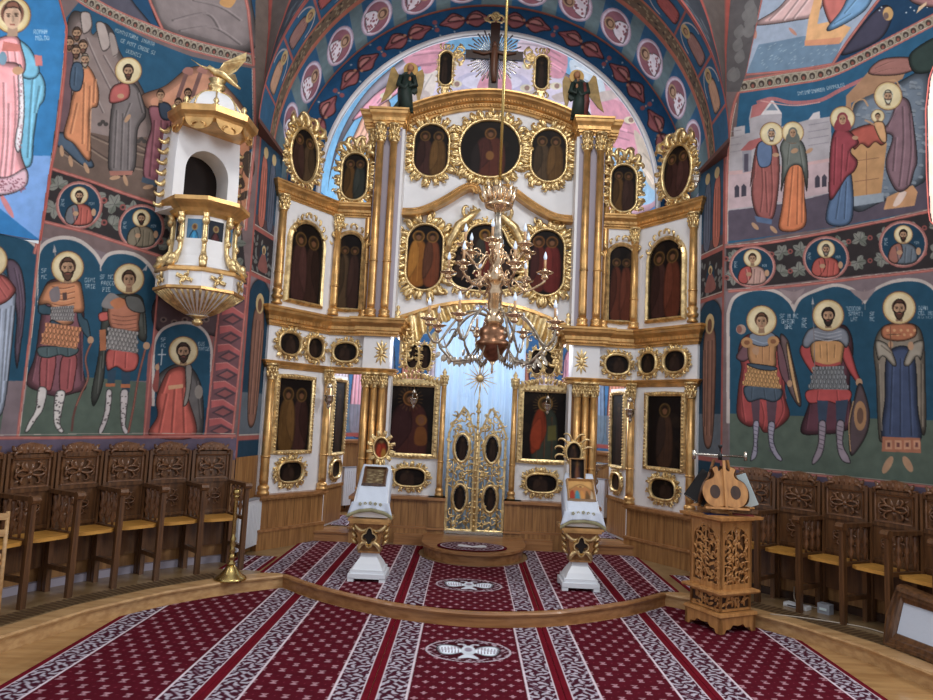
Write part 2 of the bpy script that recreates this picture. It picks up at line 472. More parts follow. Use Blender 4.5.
def inside(curve, U, V):
    c = np.array(curve, float); ins = np.zeros(U.shape, bool)
    for (ax, ay), (bx, by) in zip(c, np.roll(c, -1, 0)):
        if ay == by: continue
        cc = (ay > V) != (by > V)
        ins ^= cc & (U < ax+(V-ay)*(bx-ax)/(by-ay))
    return ins
def lighter(c, k=1.3): return tuple(min(255, v*k+12*(k-1)*3) for v in c)
def darker(c, k=.65): return tuple(v*k for v in c)
# ------------------------------------------------------------------ frescoes
BLUE = (32, 80, 108); BLUED = (27, 66, 92); GRND = (88, 104, 92); REDL = (176, 92, 84); CREAM = (205, 190, 175); MAUVE = (128, 112, 118)
SK = (188, 146, 112); SKD = (120, 80, 60); HAL = (206, 178, 120); HALD = (160, 125, 80)
def redline(c, pts, w, sm=True):
    c.L(pts, w, REDL, sm=sm); c.L(pts, w*.3, (205, 130, 118), sm=sm)
def head(c, x, y, r, hair=(66, 46, 38), beard=True, halo=None, tilt=0., skin=SK, veil=None):
    if halo:
        c.E(x, y-.15*r, halo*1.06, halo*1.06, (120, 78, 60)); c.E(x, y-.15*r, halo, halo, HAL); c.E(x, y-.15*r, halo*.9, halo*.9, (222, 204, 158))
        c.E(x-halo*.25, y-.3*r, halo*.55, halo*.7, (236, 222, 180), .45)
    if veil:
        c.E(x, y-.1*r, 1.35*r, 1.6*r, veil); c.P([(x-1.3*r, y), (x+1.3*r, y), (x+1.9*r, y+2.6*r), (x-1.9*r, y+2.6*r)], veil)
    else:
        c.P([(x-.45*r, y+.8*r), (x+.45*r, y+.8*r), (x+.55*r, y+2*r), (x-.55*r, y+2*r)], darker(skin, .8), sm=False)
        c.E(x, y-.3*r, 1.18*r, 1.25*r, hair)
    c.E(x, y+.05*r, .86*r, 1.22*r, skin)
    c.E(x+.3*r, y+.1*r, .4*r, .9*r, darker(skin, .82), .6)
    if not veil: c.P([(x-.95*r, y-.2*r), (x-.6*r, y-1.35*r), (x, y-1.6*r), (x+.6*r, y-1.35*r), (x+.95*r, y-.2*r), (x+.6*r, y-.75*r), (x, y-.85*r), (x-.6*r, y-.75*r)], hair)
    if beard:
        c.P([(x-.85*r, y+.25*r), (x-.45*r, y+.55*r), (x, y+.45*r), (x+.45*r, y+.55*r), (x+.85*r, y+.25*r), (x+.65*r, y+1.2*r), (x, y+1.8*r), (x-.65*r, y+1.2*r)], hair)
        c.L([(x-.3*r, y+.75*r), (x+.3*r, y+.75*r)], .14*r, (150, 80, 70))
    else: c.L([(x-.25*r, y+.8*r), (x+.25*r, y+.8*r)], .12*r, (150, 80, 70))
    for sx in (-1, 1):
        c.L([(x+sx*.18*r, y-.25*r), (x+sx*.62*r, y-.28*r)], .13*r, (60, 40, 32))
        c.E(x+sx*.4*r, y-.05*r, .17*r, .1*r, (50, 35, 30))
    c.L([(x+.05*r, y-.1*r), (x+.1*r, y+.4*r), (x-.06*r, y+.45*r)], .1*r, darker(skin, .6))
def folds(c, pts, col, w=2.5, lt=1.28, dk=.62, a=.55):
    """list of fold lines on a robe, painted light beside dark"""
    for k, p in enumerate(pts):
        q = [(x+w*1.1, y) for x, y in p]
        c.L(p, w, darker(col, dk), a); c.L(q, w*.9, lighter(col, lt), a*.9)
def scales(c, quad, rows, cols, col):
    (ax, ay), (bx, by), (cx_, cy_), (dx, dy) = quad     # tl tr br bl
    c.P(quad, col, sm=False)
    for r in range(rows):
        for q in range(cols+1):
            v = (r+.5)/rows; u = (q+(.5 if r % 2 else 0))/cols
            if u > 1: continue
            x = (ax*(1-u)+bx*u)*(1-v)+(dx*(1-u)+cx_*u)*v; y = (ay*(1-u)+by*u)*(1-v)+(dy*(1-u)+cy_*u)*v
            w = (bx-ax)/cols*.42; h = (dy-ay)/rows*.5
            c.P([(x-w, y-h), (x+w, y-h), (x+w, y+h*.3), (x, y+h), (x-w, y+h*.3)], darker(col, .55), sm=False)
            c.P([(x-w*.7, y-h), (x+w*.6, y-h), (x+w*.6, y+h*.1), (x, y+h*.6), (x-w*.7, y+h*.1)], lighter(col, 1.15), sm=False)
def leafband(c, pts_top, pts_bot, n):
    """dark band with grey leaves between two polylines"""
    t = np.array(pts_top, float); b = np.array(pts_bot, float)
    c.P(list(map(tuple, t))+list(map(tuple, b[::-1])), (52, 46, 48), sm=False)
    def at(u, v):
        i = u*(len(t)-1); k = min(int(i), len(t)-2); f = i-k
        return (t[k]*(1-f)+t[k+1]*f)*(1-v)+(b[k]*(1-f)+b[k+1]*f)*v
    r = random.Random(5)
    n = int(n*1.9)
    for i in range(n):
        for v0, h in ((.27, 1), (.73, -1)):
            for q in range(8):
                p0 = at((i+.5+.05*h)/n, v0); a = r.uniform(0, 6.28); L = np.hypot(*(at(0, 0)-at(0, 1)))*.21
                p1 = p0+L*np.array([math.cos(a), math.sin(a)]); m = (p0+p1)/2; nn = np.array([-(p1-p0)[1], (p1-p0)[0]])*.32
                c.P([p0, m+nn, p1, m-nn], (132, 134, 126) if q % 3 else (110, 116, 106)); c.L([p0, p1], 1., (60, 58, 58), sm=False)
            p = at(i/n, v0); c.E(p[0], p[1], L*.3, L*.3, (150, 80, 76)); c.E(p[0], p[1], L*.14, L*.14, (60, 50, 50))
def medallion(c, x, y, rx, ry, robe, cloak, hair=(70, 48, 38), beard=True, ang=0.):
    c.E(x, y, rx, ry, (172, 104, 98)); c.E(x, y, rx*.93, ry*.93, (205, 150, 140)); c.E(x, y, rx*.88, ry*.88, BLUED)
    body = [(x-rx*.62, y+ry*.62), (x-rx*.5, y+ry*.12), (x-rx*.15, y-ry*.08), (x+rx*.15, y-ry*.08), (x+rx*.5, y+ry*.12), (x+rx*.6, y+ry*.62), (x+rx*.3, y+ry*.84), (x-rx*.3, y+ry*.84)]
    c.P(body, robe); c.P([(x-rx*.62, y+ry*.62), (x-rx*.5, y+ry*.12), (x-rx*.12, y-ry*.05), (x-rx*.02, y+ry*.4), (x-rx*.3, y+ry*.82)], cloak)
    folds(c, [[(x+rx*.1, y+ry*.1), (x+rx*.05, y+ry*.8)], [(x-rx*.3, y+ry*.1), (x-rx*.2, y+ry*.7)], [(x+rx*.35, y+ry*.2), (x+rx*.3, y+ry*.75)]], robe, rx*.05)
    c.E(x+rx*.62, y+ry*.3, rx*.1, ry*.16, SK); c.E(x-rx*.15, y+ry*.35, rx*.12, ry*.1, SK)
    head(c, x, y-ry*.38, rx*.155, hair, beard, rx*.37)
    c.text(x-rx*.78, y-ry*.25, ry*.13, 'SF', (190, 200, 210)); c.text(x-rx*.78, y-ry*.08, ry*.13, 'MC', (190, 200, 210)); c.text(x+rx*.42, y-ry*.12, ry*.12, 'MIN', (190, 200, 210))
def patband(c, top, bot, col=(108, 92, 80)):
    """narrow brown band with little arches, between red lines"""
    t = resample(catmull(top, False), 60, False)[0]; b = resample(catmull(bot, False), 60, False)[0]
    c.P(np.vstack([t, b[::-1]]), col, sm=False)
    for i in range(0, 59, 2):
        q = lambda u, v: t[i+u]*(1-v)+b[i+u]*v if i+u < 60 else b[i]
        m = (q(0, .3)+q(1, .3))/2
        w = np.hypot(*(t[i+1]-t[i]))*.95
        h = np.hypot(*(q(0, .8)-q(0, .2)))
        c.E(*((q(1, .5))), w, h*.62, (168, 156, 136)); c.E(*((q(1, .55))), w*.75, h*.45, (70, 58, 52)); c.E(*((q(1, .62))), w*.35, h*.25, (150, 86, 74) if i % 4 else (140, 130, 118))
    for e in (t, b): redline(c, e, np.hypot(*(t[0]-b[0]))*.14, sm=False); 
    for v in (.12, .88): c.L(t*(1-v)+b*v, np.hypot(*(t[0]-b[0]))*.04, CREAM, sm=False)
def lobes(c, tops, ybot, band=6, col=BLUE):
    """a row of round-headed blue fields: list of smooth outlines"""
    for p in tops:
        p = np.array(p, float); q = catmull(p, False); ctr = np.array([q[:, 0].mean(), q[:, 1].max()])
        d = q-ctr; o = q+d/np.hypot(d[:, 0], d[:, 1])[:, None]*band
        c.P(np.vstack([o, [[o[-1, 0], ybot], [o[0, 0], ybot]]]), (196, 184, 178), sm=False)
    for p in tops:
        q = catmull(np.array(p, float), False)
        c.P(np.vstack([q, [[q[-1, 0], ybot], [q[0, 0], ybot]]]), col, sm=False)

def cyl_fn(s): return lambda U, V: np.stack([s*RW*np.cos(U/RW), CYW+RW*np.sin(U/RW), V], 1)
def cyl_tf(p):
    q = on_cyl(p); return np.stack([np.arctan2(q[:, 1]-CYW, np.abs(q[:, 0]))*RW, q[:, 2]], 1)
ACORN = R_(51.3)*RW

# ---- right wall
def wall_right():
    c = Canvas(R_(8)*RW, ACORN, .1, 7.6, .0068, (120, 100, 100)); c.tf = cyl_tf; c.sat = .84
    # lower zone behind the stalls
    c.raster(np.array([[0, 0], [c.W, 0], [c.W, (1.43-.1)/c.res], [0, (1.43-.1)/c.res]]), (96, 84, 104))
    for i in range(70):
        u = i*.05/c.res; c.raster(np.array([[u, 170-8], [u+3, 170], [u, 178], [u-3, 170]]), (130, 112, 130))
    # saints register
    V = c.view(690, 230, 2.691)
    c.P([(95, 165), (654, 108), (760, 95), (760, 700), (654, 690), (105, 640)], MAUVE, sm=False)
    lobes(c, [[(107, 225), (120, 188), (150, 170), (190, 163), (230, 170), (262, 192), (280, 222)], [(281, 222), (300, 187), (340, 167), (390, 153), (430, 162), (455, 182), (470, 200)],
              [(471, 200), (495, 167), (540, 145), (590, 138), (630, 145), (660, 170), (668, 200)], [(672, 200), (700, 160), (760, 130), (790, 130)]], 520, 9)
    c.P([(108, 235), (280, 235), (470, 215), (668, 215), (668, 520), (108, 520)], BLUE, sm=False)
    for x in (280, 470): c.L([(x, 160), (x-6, 200)], 3, (150, 132, 134), sm=False); c.P([(x-40, 160), (x, 190), (x+30, 156), (x, 166)], (150, 132, 134))
    c.P([(107, 494), (654, 512), (760, 520), (760, 700), (654, 690), (107, 640)], GRND, sm=False)
    c.P([(107, 200), (281, 200), (281, 500), (107, 494)], BLUE, .0)
    # George
    c.view(720, 270, 3.418)
    RED = (166, 70, 70); OC = (176, 126, 82); GB = (112, 124, 140)
    c.E(72, 203, 17, 17, (176, 146, 130)); c.E(66, 203, 9, 13, (140, 90, 80))
    cl = [(75, 235), (120, 213), (190, 222), (215, 255), (234, 300), (222, 420), (238, 500), (185, 548), (150, 556), (130, 530), (97, 536), (58, 500), (62, 400), (72, 330), (60, 290)]
    c.P(cl, RED); folds(c, [[(80, 340), (74, 430), (85, 520)], [(205, 420), (215, 480), (190, 535)], [(218, 300), (212, 380), (222, 440)], [(140, 450), (150, 500), (145, 545)]], RED, 4)
    c.P([(205, 222), (232, 238), (245, 290), (278, 440), (268, 466), (232, 405), (218, 330)], (104, 84, 84)); c.P([(226, 262), (236, 262), (270, 430), (274, 452), (262, 450), (240, 360)], (190, 150, 104))
    c.P([(105, 440), (137, 440), (134, 522), (114, 526)], (98, 72, 84), sm=False); c.P([(158, 445), (196, 440), (188, 526), (164, 526)], (98, 72, 84), sm=False)
    for p in ([(113, 522), (134, 520), (129, 590), (126, 636), (106, 654), (104, 644), (114, 590)], [(164, 525), (188, 523), (184, 580), (196, 618), (214, 646), (206, 654), (188, 640), (168, 600)]):
        c.P(p, (146, 142, 160)); x0 = p[0][0]+10
        for k in range(7): c.L([(x0-8, 532+k*14), (x0+9, 538+k*14)], 2.4, (96, 90, 110), sm=False)
    c.P([(86, 395), (200, 400), (212, 432), (184, 452), (140, 442), (95, 450)], (72, 88, 104)); folds(c, [[(110, 400), (108, 440)], [(150, 405), (155, 440)], [(185, 405), (190, 445)]], (72, 88, 104), 3)
    c.P([(70, 268), (95, 238), (118, 245), (108, 292), (82, 314), (54, 300)], (110, 76, 84)); c.P([(195, 250), (212, 260), (232, 340), (238, 392), (218, 380), (200, 330)], (110, 76, 84)); c.E(238, 388, 9, 12, SK)
    c.P([(102, 240), (185, 245), (192, 290), (184, 335), (104, 322)], OC); c.P([(100, 222), (125, 212), (175, 212), (192, 235), (155, 262), (108, 252)], GB); c.L([(108, 236), (150, 250), (188, 238)], 3, lighter(GB))
    folds(c, [[(145, 262), (146, 318)], [(120, 262), (124, 300)], [(170, 262), (168, 310)]], OC, 3)
    c.E(92, 248, 20, 18, (190, 140, 90)); c.E(182, 244, 20, 18, (190, 140, 90)); c.E(92, 248, 10, 8, (140, 90, 60)); c.E(182, 244, 10, 8, (140, 90, 60))
    scales(c, [(98, 326), (190, 340), (208, 406), (78, 394)], 5, 9, (190, 142, 88)); c.P([(100, 318), (188, 330), (188, 344), (140, 342), (98, 328)], (62, 80, 98))
    c.P([(112, 268), (132, 262), (130, 288), (114, 286)], SK); c.L([(122, 150), (124, 262)], 2, (90, 60, 50)) if 0 else None
    head(c, 142, 176, 20, (96, 62, 44), False, 50)
    c.text(204, 150, 15, 'SF M MC', (186, 200, 212)); c.text(210, 168, 15, 'GHEOR', (186, 200, 212)); c.text(220, 186, 15, 'GHE', (186, 200, 212)); c.text(280, 164, 15, 'SF', (186, 200, 212)); c.text(280, 182, 15, 'MC', (186, 200, 212))
    # Theodore
    c.view(690, 230, 2.691); PL = (92, 54, 66); RS = (176, 72, 72)
    c.P([(400, 256), (428, 268), (440, 320), (430, 420), (440, 520), (405, 545), (360, 550), (298, 545), (318, 470), (335, 400), (330, 300)], PL); folds(c, [[(322, 470), (312, 535)], [(425, 300), (425, 380)], [(428, 430), (420, 520)]], PL, 3)
    c.P([(318, 430), (425, 428), (430, 460), (400, 470), (370, 462), (320, 466)], RS); folds(c, [[(345, 432), (342, 460)], [(395, 432), (398, 462)]], RS, 3)
    c.P([(342, 458), (372, 460), (366, 520), (346, 520)], (58, 74, 98), sm=False); c.P([(392, 460), (426, 456), (416, 520), (394, 520)], (58, 74, 98), sm=False)
    for p in ([(346, 518), (366, 518), (362, 580), (352, 612), (332, 632), (328, 620), (344, 575)], [(394, 518), (416, 518), (412, 575), (428, 610), (432, 628), (410, 622), (396, 590)]):
        c.P(p, (140, 128, 140)); x0 = p[0][0]+9
        for k in range(6): c.L([(x0-8, 526+k*12), (x0+8, 531+k*12)], 2, (92, 84, 100), sm=False)
    c.P([(302, 306), (322, 300), (342, 372), (330, 388), (296, 334)], RS); c.P([(405, 296), (428, 310), (450, 380), (464, 412), (446, 408), (412, 352)], RS); c.E(455, 410, 9, 11, SK); c.E(336, 376, 9, 9, SK)
    c.P([(330, 285), (410, 285), (412, 340), (400, 365), (335, 362)], (184, 134, 84)); c.P([(305, 290), (330, 262), (410, 262), (430, 292), (420, 318), (400, 300), (340, 300), (318, 318), (303, 312)], (116, 122, 134))
    for k in range(3): c.L([(332, 272+k*9), (370, 280+k*9), (408, 272+k*9)], 2, (170, 174, 182))
    folds(c, [[(368, 305), (370, 355)], [(350, 308), (352, 345)], [(390, 308), (388, 345)]], (184, 134, 84), 3)
    c.L([(335, 358), (370, 366), (405, 358)], 8, RS); scales(c, [(334, 368), (410, 366), (426, 430), (320, 428)], 5, 9, (120, 124, 128))
    c.P([(452, 415), (466, 422), (484, 490), (476, 550), (440, 606), (428, 590), (428, 520), (440, 460)], (82, 68, 72)); c.E(458, 500, 17, 40, (172, 128, 88)); c.E(458, 500, 9, 22, (110, 80, 66)); c.L([(440, 460), (428, 520), (432, 596)], 3, (176, 140, 100))
    c.L([(330, 190), (334, 300), (336, 400)], 2.2, (126, 118, 120)); c.P([(327, 200), (330, 180), (334, 200)], (170, 170, 176), sm=False)
    head(c, 372, 232, 16, (44, 34, 32), True, 41)
    for i, t in enumerate(('TEODOR', 'STRATI', 'LAT')): c.text(420+i*6, 206+i*14, 11, t, (186, 200, 212))
    c.text(484, 220, 11, 'SF', (186, 200, 212)); c.text(484, 234, 11, 'MC', (186, 200, 212))
    # John
    CL = (128, 118, 104); DB = (62, 76, 108)
    c.E(532, 632, 10, 26, SK, 1, .5); c.E(586, 630, 10, 24, SK, 1, -.5)
    c.P([(520, 560), (512, 590), (530, 610)], SK, 0)
    c.P([(524, 256), (600, 252), (628, 290), (634, 400), (634, 545), (606, 540), (560, 560), (516, 572), (506, 540), (500, 400), (494, 310)], CL)
    c.P([(532, 330), (600, 326), (614, 480), (618, 570), (520, 570), (524, 450)], DB); folds(c, [[(545, 345), (538, 550)], [(566, 345), (566, 555)], [(588, 345), (596, 555)]], DB, 4)
    c.P([(518, 556), (620, 560), (622, 600), (516, 596)], (178, 112, 84), sm=False)
    for k in range(4): c.P([(526+k*25, 566), (544+k*25, 566), (544+k*25, 590), (526+k*25, 590)], (206, 150, 116), sm=False); c.P([(531+k*25, 572), (539+k*25, 572), (539+k*25, 584), (531+k*25, 584)], (120, 70, 66), sm=False)
    c.P([(524, 256), (600, 252), (608, 285), (566, 300), (518, 290)], (172, 104, 72))
    for k in range(9): c.E(532+k*9, 270+(k % 2)*12, 4, 4, (216, 160, 110))
    c.P([(498, 300), (520, 300), (540, 318), (556, 360), (546, 366), (520, 340), (506, 350)], (150, 142, 128)); c.P([(630, 300), (606, 300), (590, 318), (574, 360), (590, 366), (610, 340), (622, 350)], (150, 142, 128))
    folds(c, [[(506, 360), (512, 540)], [(622, 360), (622, 530)], [(514, 310), (540, 330)]], CL, 4)
    c.E(540, 308, 7, 9, SK); c.E(594, 312, 8, 12, SK); c.L([(540, 260), (540, 325)], 2.5, (110, 74, 56)); c.L([(528, 282), (568, 280)], 2.5, (110, 74, 56))
    head(c, 563, 212, 17, (74, 48, 38), True, 43)
    for i, t in enumerate(('IOAN', 'CEL NOU')): c.text(614, 204+i*14, 11, t, (186, 200, 212))
    c.text(612, 232, 6, 'DE LA SUCEAVA', (160, 176, 190))
    c.P([(690, 280), (730, 280), (750, 560), (690, 560)], CL)
    for p in ([(103, 165), (280, 150), (470, 128), (654, 108), (760, 96)], [(105, 640), (280, 654), (470, 673), (654, 692), (760, 706)]): redline(c, p, 7, False); c.L([(x, y-5) for x, y in p], 1.2, CREAM, sm=False)
    # medallion band
    leafband(c, [(97, 48), (200, 38), (330, 16), (470, -12), (660, -52), (760, -75)], [(99, 158), (200, 150), (330, 135), (470, 120), (660, 100), (760, 88)], 7)
    medallion(c, 168, 99, 63, 57, (178, 140, 128), (168, 74, 70), (90, 60, 44), False)
    medallion(c, 366, 76, 63, 60, (172, 80, 72), (172, 80, 72), (130, 120, 110), True)
    medallion(c, 574, 38, 66, 64, (96, 108, 120), (150, 96, 84), (64, 44, 36), True)
    for p in ([(95, 46), (200, 36), (330, 14), (470, -14), (660, -54), (760, -78)],): redline(c, p, 7, False); c.L([(x, y-5) for x, y in p], 1.2, CREAM, sm=False)
    # Presentation scene
    c.view(690, 0, 2.918)
    c.P([(145, 270), (300, 245), (418, 225), (560, 150), (709, 75), (830, 20), (830, 640), (709, 600), (560, 640), (300, 680), (103, 712)], (40, 96, 134), sm=False)
    c.P([(107, 600), (300, 565), (420, 540), (709, 470), (830, 440), (830, 640), (709, 605), (300, 680), (103, 705)], (92, 82, 98), sm=False)
    W = (176, 170, 176)
    c.P([(108, 520), (118, 400), (150, 392), (300, 362), (340, 350), (410, 340), (420, 560), (300, 590), (105, 615)], W, sm=False)
    c.P([(107, 500), (300, 480), (415, 460), (415, 470), (300, 490), (107, 512)], (206, 168, 168), sm=False); c.P([(105, 512), (415, 470), (418, 560), (104, 612)], (196, 170, 176), sm=False)
    for x in (130, 150, 365, 385): c.P([(x, 580-(x-100)*.12), (x, 550-(x-100)*.12), (x+7, 542-(x-100)*.12), (x+14, 550-(x-100)*.12), (x+14, 578-(x-100)*.12)], (70, 66, 80), sm=False)
    c.P([(172, 345), (180, 310), (240, 288), (268, 330), (266, 372), (176, 392)], W, sm=False); c.P([(205, 335), (240, 290), (268, 332)], (214, 208, 210), sm=False); c.P([(222, 322), (240, 300), (256, 322)], (120, 140, 160), sm=False)
    c.P([(176, 345), (182, 308), (240, 288), (206, 336)], (188, 112, 112), sm=False); c.P([(146, 440), (172, 412), (210, 400), (210, 420), (176, 440)], (180, 100, 100), sm=False); c.P([(152, 440), (180, 438), (178, 500), (154, 504)], (150, 148, 160), sm=False)
    c.P([(158, 450), (170, 448), (170, 500), (158, 502)], (84, 78, 96), sm=False); c.P([(128, 372), (160, 366), (160, 392), (128, 398)], (190, 184, 190), sm=False)
    for y in (385, 405, 425, 445): c.L([(345, y-20), (405, y-30)], 2, (140, 136, 146), sm=False); c.L([(112, y), (150, y-6)], 2, (150, 146, 154), sm=False)
    c.P([(345, 350), (360, 330), (378, 324), (380, 346)], (206, 200, 204), sm=False)
    c.L([(195, 300), (240, 288), (300, 300), (380, 292), (440, 262), (520, 225), (600, 195)], 11, (182, 108, 112)); c.L([(205, 294), (300, 308), (380, 298)], 3, (214, 156, 150))
    # canopy and apse wall of stones
    c.P([(590, 250), (690, 205), (700, 300), (695, 500), (660, 545), (560, 590), (470, 600), (470, 320)], (104, 118, 134)); r = random.Random(3)
    for k in range(160):
        x, y = r.uniform(480, 695), r.uniform(240, 590)
        if inside([(590, 250), (690, 205), (700, 300), (695, 500), (660, 545), (560, 590), (470, 600), (470, 320)], np.array(x), np.array(y)): c.E(x, y, 7, 5, (134, 146, 158)); c.L([(x-6, y+4), (x+5, y+5)], 1.3, (66, 78, 94), sm=False)
    c.P([(455, 280), (520, 210), (600, 170), (640, 185), (620, 230), (560, 262), (470, 300), (470, 360), (455, 360)], (176, 132, 98), sm=False); c.P([(520, 215), (560, 172), (650, 168), (660, 200), (600, 220)], (150, 100, 92))
    folds(c, [[(540, 200), (590, 180), (640, 180)], [(535, 215), (590, 200), (640, 200)]], (150, 100, 92), 3)
    c.L([(470, 330), (480, 300), (505, 290), (520, 310)], 5, (196, 150, 106)); c.L([(560, 262), (575, 240), (600, 235), (612, 260)], 5, (196, 150, 106)); c.P([(640, 160), (709, 110), (740, 110), (740, 190), (660, 215)], (46, 62, 58))
    # altar
    c.P([(470, 380), (560, 360), (574, 420), (556, 585), (470, 590)], (196, 146, 96), sm=False); c.P([(468, 382), (560, 358), (575, 405), (560, 425), (540, 415), (520, 432), (500, 420), (478, 436)], (176, 84, 72))
    for y in (470, 530): c.L([(480, y), (552, y-10)], 2, (140, 96, 70), sm=False)
    c.L([(515, 440), (515, 580)], 2, (140, 96, 70), sm=False); c.P([(464, 575), (565, 562), (566, 588), (466, 604)], (150, 164, 178), sm=False)
    # Joseph
    B1 = (150, 84, 80)
    c.P([(222, 410), (250, 420), (262, 470), (258, 560), (240, 640), (195, 630), (178, 560), (190, 500), (175, 545), (192, 430)], B1); folds(c, [[(205, 440), (212, 540), (205, 620)], [(235, 450), (240, 560), (232, 630)], [(220, 500), (225, 620)], [(192, 450), (186, 520)]], B1, 4)
    c.P([(200, 418), (225, 410), (240, 430), (235, 480), (205, 488), (194, 455)], (88, 110, 146)); c.P([(188, 630), (240, 640), (238, 655), (195, 648)], (88, 110, 146), sm=False)
    c.E(250, 452, 10, 6, SK); c.E(190, 660, 14, 6, SK, 1, .8); c.E(244, 670, 14, 6, SK, 1, .8); head(c, 238, 392, 11, (190, 184, 180), True, 33)
    # Anna
    OR = (206, 116, 74)
    c.P([(286, 480), (330, 478), (334, 560), (336, 660), (262, 672), (268, 600)], OR); folds(c, [[(300, 485), (285, 660)], [(315, 485), (312, 655)], [(328, 485), (326, 650)]], OR, 4)
    c.P([(280, 400), (312, 400), (336, 430), (345, 500), (340, 560), (325, 490), (296, 486), (278, 520), (265, 560), (268, 470), (262, 430)], (104, 110, 104)); folds(c, [[(290, 420), (284, 480)], [(318, 425), (330, 500)]], (104, 110, 104), 3)
    c.E(305, 440, 11, 7, SK, 1, -.4); c.E(348, 440, 12, 6, SK, 1, -.6); head(c, 300, 388, 10, (104, 110, 104), False, 31, veil=(104, 110, 104))
    # Mary
    MR = (150, 62, 72)
    c.P([(435, 510), (470, 500), (472, 645), (398, 650), (412, 560)], (84, 110, 146)); folds(c, [[(440, 540), (425, 640)], [(456, 530), (450, 640)]], (84, 110, 146), 4)
    c.P([(432, 370), (462, 380), (486, 402), (492, 420), (468, 440), (490, 470), (480, 500), (456, 520), (416, 582), (404, 560), (410, 420)], MR); folds(c, [[(425, 400), (420, 540)], [(445, 420), (440, 530)], [(462, 440), (455, 500)]], MR, 4)
    c.E(482, 402, 9, 6, SK); head(c, 445, 348, 12, MR, False, 35, veil=MR)
    # Simeon
    S1 = (128, 98, 108)
    c.P([(575, 575), (650, 540), (664, 560), (655, 600), (565, 612)], (206, 150, 104), sm=False); c.P([(592, 600), (612, 562), (632, 562), (612, 596)], (226, 200, 186))
    c.P([(600, 285), (636, 290), (650, 340), (664, 460), (655, 500), (640, 545), (606, 560), (580, 520), (570, 470), (590, 400), (560, 385), (590, 340)], S1); folds(c, [[(620, 310), (622, 420), (610, 545)], [(640, 330), (645, 440), (632, 540)], [(600, 400), (592, 500)], [(600, 310), (575, 370)]], S1, 5)
    head(c, 578, 282, 13, (186, 182, 160), True, 40); head(c, 548, 340, 7, (110, 74, 50), False, 19); c.P([(536, 358), (562, 355), (572, 380), (574, 412), (560, 415), (545, 390)], (202, 152, 104)); c.L([(540, 365), (510, 350)], 5, SK)
    c.text(312, 268, 11, 'INTIMPINAREA', (196, 206, 214), -.16); c.text(398, 252, 11, 'DOMNULUI', (196, 206, 214), -.2)
    # corner line, the brown band and the scenes above
    redline(c, [(105, 712), (106, 600), (110, 450), (118, 360), (130, 300), (146, 262)], 9); c.L([(110, 712), (111, 600), (115, 450), (123, 360), (135, 300)], 2, CREAM)
    # above: panel that looks lit, the light painted in as paler colours
    c.P([(163, 218), (180, 120), (205, 0), (235, -160), (700, -200), (545, 0), (460, 120), (418, 190)], (160, 176, 200), sm=False)
    c.P([(165, 215), (200, 130), (330, 105), (420, 110), (450, 110), (418, 186), (300, 205)], (112, 142, 170), sm=False)
    for k in range(60):
        x = r.uniform(185, 430); y = r.uniform(115, 200); c.L([(x, y), (x+7, y-5)], 1.6, (160, 184, 202), sm=False)
    c.P([(190, 65), (260, 20), (330, -60), (420, -60), (370, 40), (300, 62), (200, 75)], (210, 170, 168)); folds(c, [[(230, 60), (290, 0)], [(270, 60), (330, -20)], [(300, 55), (350, -10)]], (210, 170, 168), 5)
    c.P([(345, 60), (372, -40), (392, -40), (372, 70), (420, 60), (470, 80), (440, 125), (335, 130)], (238, 178, 120), sm=False); c.P([(335, 118), (442, 108), (436, 128), (335, 134)], (226, 150, 110), sm=False)
    c.P([(385, 0), (400, -60), (470, -60), (455, 20), (430, 60), (408, 70)], (196, 106, 98)); c.P([(440, 30), (480, -40), (540, -40), (520, 20), (470, 60), (410, 90), (400, 80)], (110, 156, 200)); folds(c, [[(450, 40), (500, -20)], [(420, 70), (470, 40)]], (110, 156, 200), 4)
    c.E(300, 92, 5, 16, (200, 140, 120), 1, -.8); c.E(190, 100, 5, 14, (200, 140, 120))
    # dark blue piece with the dome figure
    c.P([(420, 186), (460, 120), (545, 0), (700, -200), (900, -200), (840, -20), (709, 45), (560, 120)], (26, 64, 100), sm=False)
    c.P([(440, 160), (480, 100), (530, 40), (565, 15), (590, 25), (588, 60), (560, 110), (500, 145)], (64, 62, 82)); c.E(578, 40, 15, 20, (206, 160, 100)); c.E(572, 46, 8, 10, (120, 96, 90))
    for k in range(8): c.E(r.uniform(500, 700), r.uniform(-60, 60), 2.2, 2.2, (200, 214, 226))
    c.P([(640, 0), (680, -40), (740, -60), (760, 10), (700, 22)], (160, 110, 110)); c.P([(660, 40), (668, 20), (690, 5), (690, 14)], (226, 190, 150), sm=False)
    redline(c, [(416, 188), (460, 120), (550, 0), (640, -110)], 8); redline(c, [(162, 218), (300, 205), (418, 186)], 6); redline(c, [(158, 225), (180, 120), (207, 0), (240, -160)], 9)
    patband(c, [(150, 235), (290, 210), (416, 190), (560, 120), (709, 42), (830, -20)], [(144, 270), (290, 248), (416, 222), (560, 152), (709, 75), (830, 15)], (140, 128, 108))
    # mountain strip at the arch side
    c.P([(95, 268), (144, 268), (162, 218), (207, 0), (240, -200), (60, -200)], (92, 88, 90), sm=False)
    for k in range(14): 
        x = r.uniform(100, 190); y = 250-(x-100)*2.2+r.uniform(-120, 20); c.P([(x, y), (x+22, y-22), (x+30, y+5), (x+10, y+20)], (120, 118, 118), .8)
    um, vm = c.U, c.Vv
    q = cyl_tf([(931, 212), (929, 175), (928, 110), (931.5, 77), (940, 55), (955, 40), (990, 20), (1150, 10), (1150, 260), (960, 235), (933, 223)])
    mask = ~inside(q, um, vm)
    # the arch edge: nothing right of the line where the side conch meets the pier
    w = c.surf('wall_right', cyl_fn(1), FRESCO, mask=mask)
    w['kind'] = 'structure'
    return w, q

